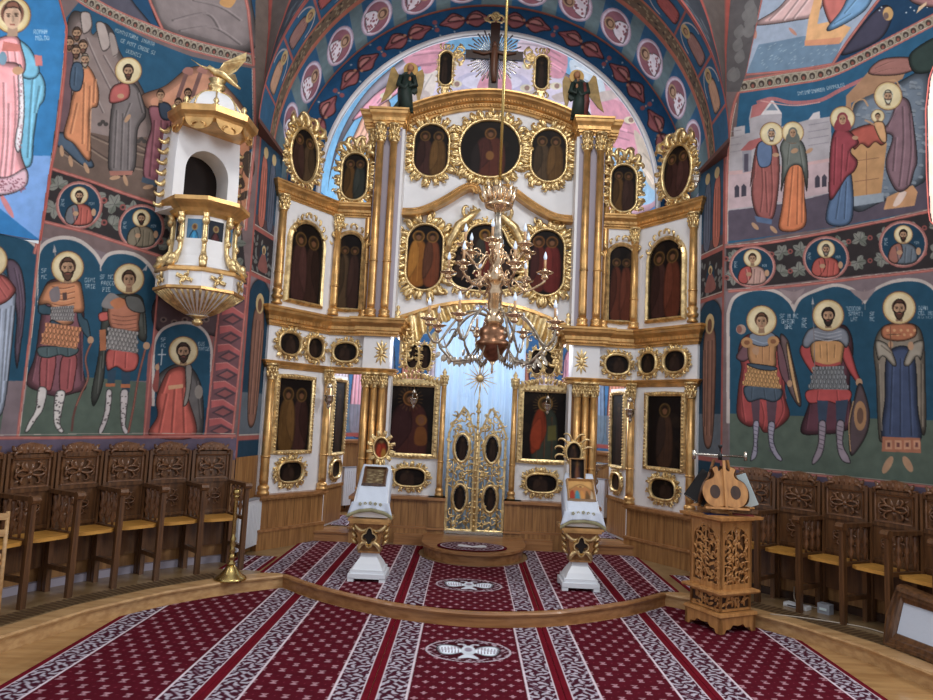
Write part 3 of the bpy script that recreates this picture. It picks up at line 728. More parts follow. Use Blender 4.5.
# ---- left wall
def wall_left():
    c = Canvas(R_(8)*RW, ACORN, .1, 7.6, .0068, (120, 100, 100)); c.tf = cyl_tf; c.sat = .84; r = random.Random(8)
    c.raster(np.array([[0, 0], [c.W, 0], [c.W, (1.43-.1)/c.res], [0, (1.43-.1)/c.res]]), (104, 90, 112))
    for i in range(70):
        u = i*.05/c.res; c.raster(np.array([[u, 170-8], [u+3, 170], [u, 178], [u-3, 170]]), (138, 118, 136))
    c.view(0, 230, 3.18)
    c.P([(-100, -60), (125, 20), (300, 60), (500, 130), (560, 150), (560, 660), (-100, 668)], MAUVE, sm=False)
    lobes(c, [[(-140, 60), (-100, 20), (-40, 0), (30, 10), (80, 30), (118, 62)], [(122, 110), (130, 70), (155, 42), (200, 30), (250, 40), (295, 75), (318, 112)], [(322, 118), (345, 85), (385, 76), (430, 85), (465, 110), (490, 148), (502, 190)]], 470, 12)
    c.P([(118, 60), (120, 480), (-100, 480), (-100, 60)], BLUE, sm=False); c.P([(128, 130), (320, 130), (320, 480), (100, 480)], BLUE, sm=False); c.P([(318, 130), (496, 200), (480, 480), (310, 480)], BLUE, sm=False)
    c.P([(-100, 455), (28, 455), (-2, 660), (-100, 668)], GRND, sm=False); c.P([(90, 460), (300, 470), (470, 485), (460, 655), (62, 658)], GRND, sm=False)
    # angel at the left edge
    c.P([(20, 100), (45, 95), (70, 130), (82, 220), (72, 330), (55, 440), (46, 380), (52, 270), (30, 180)], (92, 76, 92)); folds(c, [[(45, 120), (62, 220), (58, 360)], [(60, 140), (72, 240), (62, 340)]], (92, 76, 92), 4)
    c.P([(-60, 140), (10, 135), (45, 190), (50, 240), (15, 560), (-30, 590), (-80, 580)], (150, 162, 182)); folds(c, [[(20, 250), (0, 550)], [(36, 240), (14, 480)], [(0, 250), (-20, 560)]], (150, 162, 182), 6)
    c.P([(-60, 150), (5, 140), (48, 180), (45, 205), (10, 235), (-60, 250)], (170, 86, 82)); folds(c, [[(0, 150), (30, 190)], [(-10, 170), (20, 215)]], (170, 86, 82), 4)
    head(c, -30, 100, 20, (120, 84, 60), False, 52)
    # Demetrius (first soldier)
    PK = (124, 78, 88); OR = (196, 128, 88)
    c.P([(150, 165), (245, 165), (268, 250), (262, 420), (275, 500), (235, 520), (180, 530), (125, 515), (82, 485), (110, 400), (128, 280)], PK); folds(c, [[(115, 400), (100, 480)], [(255, 300), (258, 480)], [(140, 420), (130, 500)], [(200, 470), (205, 520)]], PK, 5)
    c.P([(132, 400), (178, 400), (166, 500), (150, 512), (126, 500)], (150, 76, 78)); c.P([(196, 405), (244, 400), (236, 490), (226, 515), (190, 512)], (150, 76, 78)); folds(c, [[(150, 410), (146, 500)], [(222, 410), (214, 505)]], (150, 76, 78), 5)
    for p in ([(122, 502), (150, 508), (138, 570), (118, 600), (92, 640), (78, 642), (90, 610), (112, 570)], [(178, 515), (208, 515), (198, 575), (192, 615), (204, 640), (190, 645), (172, 618), (170, 570)]):
        c.P(p, (196, 190, 186))
        for k in range(40):
            i = r.randrange(len(p)-1); x = (p[i][0]+p[-1-i % 4][0])/2+r.uniform(-9, 9); y = r.uniform(p[0][1], p[3][1]+20); 
            if inside(catmull(p), np.array(x), np.array(y)): c.E(x, y, 3, 2.2, (84, 74, 76))
    c.P([(128, 370), (240, 372), (246, 392), (215, 405), (190, 398), (150, 408), (122, 398)], (70, 88, 92)); folds(c, [[(150, 375), (150, 400)], [(180, 375), (184, 398)], [(215, 375), (216, 400)]], (70, 88, 92), 4)
    c.P([(250, 190), (262, 270), (280, 290), (288, 340), (270, 335), (245, 280)], (52, 78, 92)); c.P([(120, 250), (130, 215), (150, 240), (180, 245), (176, 268), (130, 268)], (52, 78, 92)); c.E(288, 350, 10, 12, SK); c.E(186, 250, 10, 8, SK)
    c.P([(160, 165), (245, 160), (262, 190), (268, 260), (235, 265), (230, 300), (165, 300), (160, 240), (122, 238), (132, 200)], OR); 
    for k in range(5): c.L([(165, 180+k*18), (200, 186+k*18), (238, 178+k*18)], 3, (140, 84, 60)); c.L([(166, 184+k*18), (200, 190+k*18), (236, 182+k*18)], 2, (226, 170, 126))
    c.P([(158, 195), (185, 180), (190, 220), (165, 228)], (130, 120, 124)); scales(c, [(165, 245), (232, 240), (236, 290), (160, 288)], 4, 9, (136, 132, 132)); c.P([(165, 285), (200, 300), (250, 320), (240, 330), (190, 315), (160, 300)], (50, 72, 90))
    scales(c, [(150, 295), (256, 310), (244, 378), (128, 362)], 4, 9, OR)
    c.P([(198, 200), (212, 198), (214, 222), (200, 224)], (90, 66, 62), sm=False)
    c.L([(290, 360), (272, 410), (280, 470), (258, 520), (242, 560), (232, 600), (228, 640)], 7, (110, 66, 60)); c.L([(290, 360), (272, 410), (280, 470), (258, 520), (242, 560)], 2.5, (170, 110, 90))
    c.L([(172, 60), (195, 170)], 3, (150, 140, 140), sm=False); c.P([(168, 72), (172, 44), (180, 70)], (170, 164, 166), sm=False)
    head(c, 215, 122, 23, (84, 58, 46), True, 50)
    for i, t in enumerate(('SF', 'MC')): c.text(132, 122+i*20, 14, t, (176, 190, 200))
    for i, t in enumerate(('DIMI', 'TRIE')): c.text(270, 152+i*20, 14, t, (176, 190, 200))
    # Procopius
    c.P([(340, 215), (440, 205), (462, 260), (466, 350), (440, 345), (430, 300), (350, 300), (330, 480), (300, 560), (290, 520), (312, 400), (322, 290)], (86, 90, 84)); folds(c, [[(318, 400), (306, 520)], [(330, 340), (322, 440)], [(455, 260), (458, 330)]], (86, 90, 84), 4)
    c.P([(342, 445), (370, 445), (364, 490), (342, 488)], (48, 74, 96), sm=False); c.P([(385, 445), (415, 448), (412, 515), (388, 512)], (48, 74, 96), sm=False)
    for p in ([(338, 510), (356, 512), (352, 570), (338, 620), (322, 650), (312, 640), (326, 600), (334, 560)], [(384, 512), (408, 512), (404, 575), (400, 620), (410, 642), (396, 650), (384, 620), (382, 570)]):
        c.P(p, (186, 178, 178))
        for k in range(30):
            x = r.uniform(p[0][0]-14, p[0][0]+18); y = r.uniform(515, 625)
            if inside(catmull(p), np.array(x), np.array(y)): c.E(x, y, 2.6, 2, (90, 78, 80))
    for a in ((336, 488, 366, 498), (384, 490, 414, 502)): c.P([(a[0], a[1]), (a[2], a[1]), (a[2], a[3]), (a[0], a[3])], (190, 110, 70), sm=False)
    RS = (182, 84, 78)
    c.P([(345, 378), (435, 390), (434, 440), (400, 452), (370, 436), (340, 446)], RS); folds(c, [[(365, 385), (360, 432)], [(400, 390), (398, 440)]], RS, 4)
    c.P([(318, 262), (345, 258), (370, 262), (392, 256), (392, 272), (360, 282), (322, 292), (312, 275)], RS); c.E(392, 264, 11, 8, SK)
    c.P([(350, 225), (440, 228), (442, 300), (436, 325), (354, 315)], (176, 110, 84)); 
    for k in range(4): c.L([(356, 270+k*13), (395, 276+k*13), (436, 270+k*13)], 2.5, (126, 76, 62))
    c.P([(322, 240), (350, 200), (385, 222), (360, 250)], (130, 126, 126)); c.P([(350, 230), (380, 215), (400, 232), (372, 252)], (196, 120, 80)); c.P([(400, 210), (445, 215), (462, 260), (430, 262), (405, 245)], (96, 98, 96)); scales(c, [(346, 310), (436, 324), (436, 392), (336, 378)], 5, 8, (140, 136, 134))
    c.P([(316, 318), (336, 316), (338, 382), (318, 384)], (176, 106, 70), sm=False); c.E(466, 368, 11, 12, SK)
    c.L([(462, 380), (440, 470), (425, 560), (408, 645)], 7, (120, 66, 60)); c.L([(462, 380), (440, 470), (425, 560), (408, 645)], 2, (170, 110, 90)); c.L([(410, 200), (460, 120)], 3, (150, 150, 156), sm=False); c.P([(455, 128), (470, 105), (466, 130)], (170, 170, 176), sm=False)
    head(c, 410, 158, 20, (80, 56, 44), False, 47)
    for i, t in enumerate(('SF MC', 'PROCO', 'PIE')): c.text(318+i*4, 142+i*20, 14, t, (176, 190, 200))
    # right field: saint with cross
    c.P([(455, 658), (470, 400), (486, 350), (505, 250), (660, 250), (680, 330), (650, 665)], (150, 88, 86), sm=False)
    c.P([(505, 210), (690, 225), (690, 330), (660, 335), (500, 320)], (84, 66, 70)); 
    for k in range(5): c.E(520+k*34, 285+(k % 2)*8, 11, 9, (130, 110, 104)); c.E(520+k*34, 285+(k % 2)*8, 5, 4, (60, 50, 54))
    lobes(c, [[(492, 405), (496, 360), (520, 320), (570, 300), (620, 305), (655, 335), (668, 380), (668, 420)]], 655, 9)
    c.P([(480, 560), (666, 565), (652, 655), (474, 655)], BLUED, sm=False)
    c.P([(492, 480), (545, 430), (600, 430), (636, 480), (648, 560), (642, 655), (600, 655), (520, 655), (508, 560)], (96, 92, 92)); folds(c, [[(625, 480), (636, 600)], [(510, 480), (500, 560)]], (96, 92, 92), 4)
    RO = (192, 90, 78); c.P([(545, 440), (590, 440), (596, 520), (622, 655), (476, 655), (500, 590), (495, 540), (520, 470)], RO); folds(c, [[(530, 520), (505, 645)], [(555, 500), (545, 645)], [(580, 500), (585, 645)], [(535, 460), (515, 520)]], RO, 6); c.P([(535, 495), (582, 490), (582, 502), (536, 508)], (216, 160, 120), sm=False)
    c.P([(590, 430), (612, 440), (600, 540), (582, 560), (590, 500)], (130, 124, 118)); c.E(632, 515, 13, 22, (140, 132, 124)); c.P([(485, 500), (500, 430), (506, 432), (502, 510)], (150, 76, 70)); c.E(500, 436, 7, 10, SK)
    c.L([(516, 378), (512, 430)], 3.5, (186, 196, 204), sm=False); c.L([(502, 396), (528, 396)], 3.5, (186, 196, 204), sm=False)
    head(c, 583, 388, 20, (64, 46, 40), True, 45)
    for i, t in enumerate(('SF', 'MC')): c.text(512, 342+i*18, 13, t, (176, 190, 200))
    for i, t in enumerate(('EUS', 'TATIE')): c.text(630, 356+i*16, 12, t, (176, 190, 200))
    # stepped red band
    q0 = [(715, 125), (790, 135), (740, 662), (655, 660)]
    c.P(q0, (120, 78, 84), sm=False)
    for k in range(9):
        v = k/9; x0 = 715-60*v; x1 = 790-50*v; y = 130+v*530; h = 530/9; m = (x0+x1)/2
        c.P([(x0+4, y), (m, y-h*.05), (x1-4, y+h*.35), (x1-4, y+h*.6), (m, y+h*.25), (x0+4, y+h*.4)], (186, 92, 92), sm=False)
        c.P([(m, y+h*.3), (x1-6, y+h*.62), (m, y+h*.95), (x0+4, y+h*.66)], (84, 62, 70), sm=False); c.P([(m, y+h*.42), (x1-18, y+h*.62), (m, y+h*.82), (x0+14, y+h*.64)], (150, 84, 84), sm=False)
        c.L([(x0+4, y), (m, y-h*.05), (x1-4, y+h*.35)], 2.5, (206, 132, 124), sm=False)
    redline(c, [(712, 122), (680, 400), (652, 662)], 7, False); redline(c, [(792, 135), (765, 400), (738, 664)], 7, False); redline(c, [(712, 124), (792, 136)], 6, False)
    redline(c, [(126, 18), (100, 300), (55, 664)], 9, False); c.L([(131, 20), (105, 300), (60, 664)], 2, CREAM, sm=False)
    redline(c, [(505, 150), (488, 350), (458, 660)], 7, False)
    redline(c, [(-100, 662), (200, 661), (500, 658), (750, 655)], 10, False); c.L([(-100, 655), (750, 648)], 1.5, CREAM, sm=False)
    c.view(0, 0, 2.915)
    # Christ and the disciples
    sc = [(186, 60), (235, 0), (300, 45), (420, 110), (560, 165), (740, 200), (742, 400), (715, 668), (500, 606), (380, 570), (260, 525), (148, 488), (165, 400), (190, 200), (188, 100)]
    c.P(sc, (34, 86, 120), sm=False)
    MT = (132, 116, 112)
    c.P([(192, 80), (240, 34), (262, 50), (270, 100), (300, 66), (330, 90), (350, 150), (400, 230), (430, 300), (440, 420), (300, 560), (150, 490)], MT)
    for p in ([(236, 36), (262, 38), (268, 80), (244, 100), (236, 70)], [(280, 66), (306, 70), (322, 130), (300, 150), (286, 110)], [(318, 100), (334, 104), (345, 150), (330, 165)]): c.P(p, (160, 146, 140)); c.L([p[1], p[2], p[3]], 2, (90, 76, 76))
    for p in ([(250, 110), (290, 200), (330, 280)], [(220, 130), (260, 240), (300, 330)], [(300, 160), (340, 230), (380, 300)]): c.L(p, 3, (104, 90, 90)); c.L([(x+5, y) for x, y in p], 3, (164, 150, 146))
    c.P([(410, 280), (480, 250), (545, 200), (600, 195), (640, 230), (720, 330), (725, 440), (500, 400), (440, 330)], (204, 142, 112)); c.P([(655, 330), (720, 360), (720, 640), (670, 620)], (196, 128, 92))
    for p in ((548, 196), (590, 192), (625, 215)): c.P([(p[0]-16, p[1]+14), (p[0]-5, p[1]), (p[0]+14, p[1]+4), (p[0]+10, p[1]+24)], (176, 120, 108)); c.L([(p[0]-5, p[1]+20), (p[0]-30, p[1]+90)], 12, (134, 96, 92))
    c.P([(160, 360), (240, 380), (330, 400), (430, 400), (560, 500), (680, 560), (715, 668), (500, 606), (380, 570), (260, 525), (150, 488)], (112, 92, 82), sm=False)
    for p in ([(240, 380), (330, 420), (430, 450)], [(250, 420), (330, 470), (420, 490)], [(400, 420), (440, 440)], [(180, 440), (260, 490)]): c.L(p, 4, (84, 68, 62)); c.L([(x, y+6) for x, y in p], 4, (146, 124, 108))
    for x, y in ((300, 355), (412, 405)): 
        for k in (-1, 0, 1): c.E(x+k*9, y+abs(k)*7, 7, 6, (72, 66, 64))
    # tree leaves on the right
    for (x, y, L, a) in ((725, 480, 45, 1.1), (690, 520, 40, .6), (712, 570, 26, 2.2), (700, 460, 22, .3)):
        c.E(x, y, L*.4, L*.9, (70, 54, 44), 1, a-1.2); c.L([(x, y+L*.8), (x, y-L*.7)], 1.5, (110, 86, 66), sm=False)
    c.L([(705, 620), (700, 540), (715, 470)], 3, (80, 58, 44))
    # robes
    OG = (206, 130, 88); BR = (104, 78, 84)
    c.P([(192, 130), (215, 128), (212, 220), (205, 330), (180, 400), (160, 380), (172, 250)], BR)
    c.P([(165, 385), (215, 400), (270, 470), (268, 490), (235, 480), (190, 440), (160, 420)], (70, 88, 108)); folds(c, [[(200, 400), (250, 470)]], (70, 88, 108), 4)
    c.P([(240, 190), (268, 205), (288, 260), (285, 310), (262, 330), (264, 470), (215, 420), (185, 395), (200, 330), (210, 280)], OG); folds(c, [[(225, 300), (205, 390)], [(245, 240), (240, 420)], [(262, 250), (255, 440)], [(275, 230), (272, 300)]], OG, 5)
    c.P([(212, 185), (238, 185), (245, 220), (235, 262), (212, 265), (202, 240)], (66, 86, 108)); folds(c, [[(220, 195), (216, 250)]], (66, 86, 108), 4)
    for (x, y) in ((224, 98), (202, 125), (242, 135), (222, 150), (248, 175)): head(c, x, y, 13, (96, 70, 56) if x != 248 else (150, 136, 120), True)
    for x, y, a in ((180, 440, 1.2), (206, 470, 1.1), (252, 490, .9)): c.E(x, y, 6, 17, SK, 1, a-1.3)
    # Christ
    GR = (112, 104, 104); RD = (176, 88, 84)
    c.P([(350, 240), (395, 245), (420, 300), (425, 340), (402, 380), (390, 500), (322, 505), (316, 430), (325, 310)], GR); folds(c, [[(340, 320), (332, 490)], [(358, 330), (352, 495)], [(376, 340), (372, 495)], [(400, 270), (415, 330)], [(380, 300), (360, 350)]], GR, 4.5)
    c.P([(330, 250), (360, 240), (378, 250), (376, 285), (345, 300), (320, 300), (318, 275)], RD); c.E(352, 280, 10, 7, SK); c.E(372, 345, 6, 14, SK, 1, .6); c.P([(318, 498), (388, 498), (384, 510), (322, 512)], (170, 110, 96), sm=False); c.E(335, 518, 16, 6, SK, 1, -.2); c.E(366, 526, 6, 17, SK, 1, -.3)
    head(c, 374, 208, 14, (74, 50, 40), True, 38)
    # second group
    PK = (150, 92, 104)
    c.P([(435, 310), (495, 320), (500, 350), (492, 440), (478, 540), (420, 520), (424, 430), (440, 370)], PK); folds(c, [[(450, 350), (436, 515)], [(470, 350), (466, 520)], [(488, 360), (482, 480)]], PK, 5)
    c.P([(415, 515), (480, 535), (476, 552), (412, 530)], (70, 88, 108), sm=False); c.P([(462, 300), (490, 300), (506, 325), (500, 350), (470, 345)], (58, 72, 92)); head(c, 468, 278, 11, (104, 70, 52), False); c.E(432, 545, 16, 6, SK, 1, -.2); c.E(468, 552, 14, 6, SK, 1, .4)
    for (x, y) in ((548, 272), (520, 300), (545, 296)): head(c, x, y, 10, (80, 56, 46), True)
    for i, t in enumerate(('MINTUITORUL INVATA', 'CE POTI CREDE SI', 'UCENICI')): c.text(338+i*16, 82+i*22+i*8, 11, t, (190, 196, 196), .36)
    # medallion band
    c.view(0, 0, 2.915)
    leafband(c, [(146, 494), (260, 530), (380, 575), (500, 612), (600, 640), (705, 672)], [(124, 640), (260, 672), (380, 712), (500, 752), (600, 790), (720, 830)], 6)
    medallion(c, 231, 598, 68, 70, (170, 84, 74), (104, 106, 112)); medallion(c, 412, 663, 68, 68, (120, 110, 92), (120, 110, 92), (64, 46, 40))
    redline(c, [(146, 490), (260, 526), (380, 570), (500, 608), (600, 636), (705, 668)], 9, False); redline(c, [(124, 645), (260, 678), (380, 718), (500, 758), (600, 795), (720, 835)], 9, False)
    redline(c, [(186, 62), (190, 110), (188, 200), (166, 400), (148, 492), (126, 640), (100, 740)], 10); c.L([(181, 62), (184, 110), (182, 200), (161, 400), (143, 492)], 2, CREAM)
    redline(c, [(740, 198), (744, 400), (716, 672)], 8, False); c.L([(735, 198), (739, 400), (711, 668)], 2, CREAM, sm=False)
    # the band and the scenes above
    c.P([(236, 0), (300, 35), (460, 100), (560, 130), (735, 168), (760, -50), (760, -300), (0, -300), (100, -80)], (30, 74, 112), sm=False)
    c.P([(430, -60), (560, -60), (700, -60), (735, 10), (735, 150), (560, 120), (475, 90), (440, 20)], (128, 116, 116)); folds(c, [[(500, 60), (600, 40), (640, 90)], [(520, 90), (620, 80), (700, 130)], [(560, 0), (640, 20), (700, 60)]], (128, 116, 116), 6)
    c.P([(240, 0), (330, 40), (440, 80), (400, 20), (340, -40)], (80, 78, 92)); c.P([(640, 10), (660, -20), (690, -10), (672, 22)], (206, 150, 90))
    redline(c, [(415, -60), (440, 10), (478, 95)], 8, False)
    patband(c, [(200, -60), (260, -15), (340, 30), (440, 72), (560, 115), (742, 160)], [(190, -30), (245, 15), (330, 58), (430, 102), (560, 148), (742, 192)], (128, 112, 98))
    redline(c, [(700, -80), (724, 30), (740, 190)], 9, False)
    c.P([(745, -100), (800, -100), (800, 400), (752, 400), (744, 190)], (112, 96, 88), sm=False)
    q = cyl_tf([(58, 0), (65, 27), (62, 70), (55, 125), (48, 175), (38, 243), (0, 233), (-60, 225), (-300, 200), (-400, -200), (40, -60)])
    mask = ~inside(q, c.U, c.Vv)
    w = c.surf('wall_left', cyl_fn(-1), FRESCO, mask=mask); w['kind'] = 'structure'
    return w, q
# ------------------------------------------------------------------ the building
def struct(mb, name, m, parent=None):
    o = mb.build(name, m, parent)
    if parent is None: o['kind'] = 'structure'
    return o
ZS = .12            # raised floor
def build_reveal(s, wall, q):
    """splayed side of the window at the end of the wall painting; runs outwards from the wall edge"""
    zz = np.linspace(2.8, 7.6, 120)
    e = q[q[:, 0] > R_(15)*RW] if s < 0 else q
    edge = np.array([[3.3, 0]])
    # wall edge: largest u for each z
    c = q; ue = []
    for z in zz:
        xs = []
        for a, b in zip(c, np.roll(c, -1, 0)):
            if (a[1] > z) != (b[1] > z): xs.append(a[0]+(z-a[1])*(b[0]-a[0])/(b[1]-a[1]))
        ue.append(max(xs) if xs else np.nan)
    ue = np.array(ue); ok = ~np.isnan(ue); ue = np.interp(zz, zz[ok], ue[ok])
    XA = lambda z: RW*np.cos(np.interp(z, zz, ue)/RW)-.02; YA = lambda z: CYW+RW*np.sin(np.interp(z, zz, ue)/RW)+.012
    zmin, zmax = zz[ok].min(), zz[ok].max()
    cv = Canvas(0, .95, zmin-.3, min(zmax, 7.5), .008, (52, 120, 172))
    def tf(p):
        d = rays(p); Y = np.full(len(d), 6.2)
        for _ in range(6):
            t = Y/d[:, 1]; z = CAMZ+d[:, 2]*t; Y = YA(z)
        t = Y/d[:, 1]; X = CAMX+d[:, 0]*t; z = CAMZ+d[:, 2]*t
        return np.stack([np.abs(X)-XA(z), z], 1)
    cv.tf = tf
    if s < 0:
        cv.view(0, 0, 2.915)
        cv.P([(-200, 450), (200, 455), (140, 700), (-200, 690)], (126, 164, 216), sm=False)
        BL = (112, 168, 192); PK = (226, 158, 160); MG = (212, 204, 206)
        cv.E(20, 600, 8, 40, (206, 130, 130), 1, -.5)
        cv.P([(60, 190), (110, 205), (132, 240), (130, 290), (112, 320), (100, 400), (92, 480), (60, 470), (50, 300)], BL); folds(cv, [[(95, 220), (88, 320), (80, 460)], [(115, 250), (100, 330)]], BL, 6)
        cv.P([(48, 112), (88, 140), (116, 200), (100, 230), (60, 220), (56, 150)], BL); cv.P([(-60, 140), (8, 106), (46, 104), (62, 130), (68, 215), (-60, 225)], PK); folds(cv, [[(20, 130), (25, 190)], [(40, 130), (48, 195)]], PK, 5)
        cv.P([(-80, 200), (20, 180), (62, 200), (68, 300), (60, 430), (78, 500), (70, 545), (10, 570), (-90, 560)], PK); folds(cv, [[(40, 220), (45, 340), (30, 540)], [(10, 240), (10, 400), (-5, 550)], [(25, 300), (22, 420), (12, 540)], [(-15, 260), (-25, 540)]], PK, 6)
        cv.P([(52, 200), (66, 205), (72, 330), (58, 440), (42, 420), (54, 330)], MG)
        r = random.Random(2)
        for k in range(90): cv.E(56+r.uniform(-6, 8), r.uniform(210, 430), 1.6, 1.6, (170, 120, 130))
        cv.P([(-60, 515), (20, 515), (75, 490), (78, 540), (20, 568), (-60, 562)], (206, 170, 176))
        for k in range(120): cv.E(r.uniform(-50, 74), 540+r.uniform(-22, 20), 2.2, 2, (150, 90, 100))
        cv.P([(100, 160), (122, 162), (124, 192), (104, 192)], (200, 120, 116), sm=False); cv.P([(10, 120), (58, 130), (60, 150), (5, 148)], (200, 120, 110), sm=False); cv.E(52, 206, 16, 12, SK); cv.E(8, 170, 12, 20, (120, 150, 168))
        head(cv, 36, 48, 29, (128, 86, 70), False, 52, skin=(214, 178, 150))
        cv.text(98, 86, 13, 'ROMAN', (196, 214, 226)); cv.text(104, 104, 13, 'MELOD', (196, 214, 226))
    else:
        cv.A[:] = (214, 190, 176)
    cv.A[:, :3] = (176, 92, 84)
    fn = lambda U, V: np.stack([s*(XA(V)+U), YA(V), V], 1)
    w = cv.surf('window_reveal', fn, FRESCO, wall)
    if True:
        wf = MB(lambda u, d, z: (s*(4.95+d), 3.2+u, z))
        for u in (0, .65, 1.3, 1.95, 2.6): wf.box(u, u+.05, 0, .06, 3.3, 7.4)
        for z in (3.3, 4.1, 4.9, 5.7, 6.5, 7.35): wf.box(0, 2.65, 0, .05, z, z+.05)
        struct(wf, 'window_1' if s < 0 else 'window_2', OAKL)
    mb = MB()
    n = 12; V = []; Fc = []
    for i in range(n+1):
        a = (ue[ok][0]/RW)*(1-i/n)+R_(5)*i/n; V += [(s*(RW-.01)*math.cos(a), CYW+(RW-.01)*math.sin(a), zmin+.035), (s*(RW+.6)*math.cos(a), CYW+(RW+.6)*math.sin(a)+.12, zmin-.15)]
    for i in range(n): Fc.append((2*i, 2*i+1, 2*i+3, 2*i+2))
    mb.add(V, Fc); mb.add([q for i in range(n+1) for q in (V[2*i], (V[2*i][0], V[2*i][1], zmin-.012))], Fc); mb.build('window_sill', WHITE, wall)
    return zmin

BAR = [(7.3, 2.585, 4.9), (7.9, 2.64, 4.92), (8.3, 2.71, 4.9), (9.5, 2.85, 4.87)]
bR = lambda y: np.interp(y, [b[0] for b in BAR], [b[1] for b in BAR]); bZ = lambda y: np.interp(y, [b[0] for b in BAR], [b[2] for b in BAR])
def build_vault():
    # soffit; u = angle (rad)*2.7, v = y
    K = 2.7
    c = Canvas(0, PI*K, 7.3, 9.5, .0105, BLUE); c.sat = .85
    r = random.Random(4)
    def rect(a0, a1, y0, y1, col): c.P([(a0*K, y0), (a1*K, y0), (a1*K, y1), (a0*K, y1)], col, sm=False)
    # medallion band
    cen = [R_(27.7+13.2*k-13.2) for k in range(6)]; cen = cen+[PI-a for a in cen]
    rect(0, PI, 8.3, 9.5, (100, 122, 126))
    for a in cen: rect(a-R_(3.9), a+R_(5.1), 8.36, 9.44, (40, 92, 134)) if a < PI/2 else rect(a-R_(5.1), a+R_(3.9), 8.36, 9.44, (40, 92, 134))
    for a in cen:
        u = a*K; sg = 1 if a < PI/2 else -1
        c.E(u, 8.93, .245, .44, (176, 150, 168)); c.E(u, 8.93, .225, .41, (214, 198, 212)); c.E(u, 8.93, .195, .37, (150, 92, 104))
        c.P([(u-sg*.16, 8.68), (u-sg*.17, 8.93), (u-sg*.16, 9.18), (u-sg*.02, 9.14), (u+sg*.05, 9.0), (u+sg*.05, 8.86), (u-sg*.02, 8.72)], (206, 196, 202))
        for k in range(16): c.E(u-sg*.07+r.uniform(-.09, .09), 8.93+r.uniform(-.2, .2), .014, .03, (150, 84, 92))
        c.E(u+sg*.1, 8.93, .085, .15, (176, 140, 104)); c.E(u+sg*.1, 8.93, .062, .105, (92, 62, 52)); c.E(u+sg*.09, 8.93, .038, .075, SK)
    for y in (8.32, 9.47): c.L([(0, y), (PI*K, y)], .06, (190, 104, 80), sm=False)
    # floral brown band
    rect(0, PI, 7.93, 8.28, (120, 98, 74))
    for k in range(420):
        u, y = r.uniform(0, PI*K), r.uniform(7.97, 8.25); c.E(u, y, .03, .018, (166, 146, 108) if k % 3 else (72, 60, 52), 1, r.uniform(0, 3))
    for y in (7.95, 8.27): c.L([(0, y), (PI*K, y)], .05, (196, 112, 84), sm=False)
    # standing saints
    rect(0, PI, 7.34, 7.92, (46, 100, 142))
    for sg in (0, 1):
        for k in range(7):
            a0 = R_(10+13*k); f = (lambda a: a*K) if not sg else (lambda a: (PI-a)*K)
            c.L([(f(a0), 7.34), (f(a0), 7.92)], .035, (186, 96, 86), sm=False)
            h = R_(13)*K; u0 = f(a0); d = 1 if not sg else -1
            X = lambda t: u0+d*h*t
            c.E(X(.55), 7.63, h*.4, .26, (200, 190, 190)); c.E(X(.55), 7.63, h*.37, .235, (44, 104, 150)); c.P([(X(.06), 7.38), (X(.5), 7.38), (X(.5), 7.88), (X(.06), 7.88)], (44, 104, 150), sm=False)
            cl = [(196, 150, 120), (160, 118, 110), (178, 88, 84), (120, 128, 140)][k % 4]
            c.P([(X(.08), 7.52), (X(.3), 7.48), (X(.62), 7.5), (X(.72), 7.58), (X(.72), 7.68), (X(.6), 7.76), (X(.3), 7.78), (X(.08), 7.74)], cl)
            folds(c, [[(X(.1), 7.56+.06*q), (X(.62), 7.56+.05*q)] for q in range(4)], cl, .018)
            c.E(X(.8), 7.63, .09, .1, (206, 176, 116)); c.E(X(.8), 7.63, .045, .055, (96, 68, 54)); c.E(X(.79), 7.63, .035, .04, SK)
    c.L([(0, 7.33), (PI*K, 7.33)], .05, (190, 96, 86), sm=False)
    fn = lambda U, V: np.stack([bR(V)*np.cos(U/K), V, bZ(V)+bR(V)*np.sin(U/K)], 1)
    v = c.surf('ceiling_vault', fn, FRESCO); v['kind'] = 'structure'
    # lunette face with flowers around the sanctuary conch
    f = Canvas(-.12*PI*2.6, 1.12*PI*2.6, 2.36, 2.88, .012, (42, 92, 136)); K2 = 2.6
    for k in range(40): f.E(r.uniform(0, PI)*K2, r.uniform(2.45, 2.8), .014, .014, (190, 206, 216))
    for k in range(-6, 6):
        u = (PI/2+R_(9.6)+R_(19.2)*k)*K2
        for d in (-1, 1):
            f.P([(u, 2.61), (u+d*.06, 2.7), (u+d*.17, 2.75), (u+d*.27, 2.69), (u+d*.39, 2.61), (u+d*.27, 2.55), (u+d*.17, 2.49), (u+d*.06, 2.53)], (160, 100, 102)); f.P([(u+d*.02, 2.62), (u+d*.1, 2.7), (u+d*.2, 2.69), (u+d*.26, 2.63), (u+d*.1, 2.61)], (196, 138, 132)); f.L([(u, 2.61), (u+d*.36, 2.605)], .014, (96, 48, 58), sm=False)
            f.E(u+d*.03, 2.61+d*.035, .022, .022, (206, 150, 120))
        w = u+R_(9.6)*K2; f.E(w, 2.67, .035, .035, (160, 96, 100)); f.E(w, 2.55, .035, .035, (160, 96, 100)); f.E(w, 2.61, .015, .015, (200, 160, 140))
    for k in range(2): f.L([(-1, 2.875), (10, 2.875)], .03, (190, 104, 80), sm=False)
    f.L([(-1, 2.38), (10, 2.38)], .05, (196, 200, 214), sm=False)
    def ffn(U, V):
        a = U/K2; X = V*np.cos(a); Z = 4.92+V*np.sin(a); lo = (a < 0) | (a > PI)
        X = np.where(lo, np.where(a < 0, V, -V), X); Z = np.where(lo, 4.92-np.where(a < 0, -a, a-PI)*6.5, Z)
        return np.stack([X, np.full(len(U), 9.5), Z], 1)
    o = f.surf('trim_arch', ffn, FRESCO); o['kind'] = 'structure'
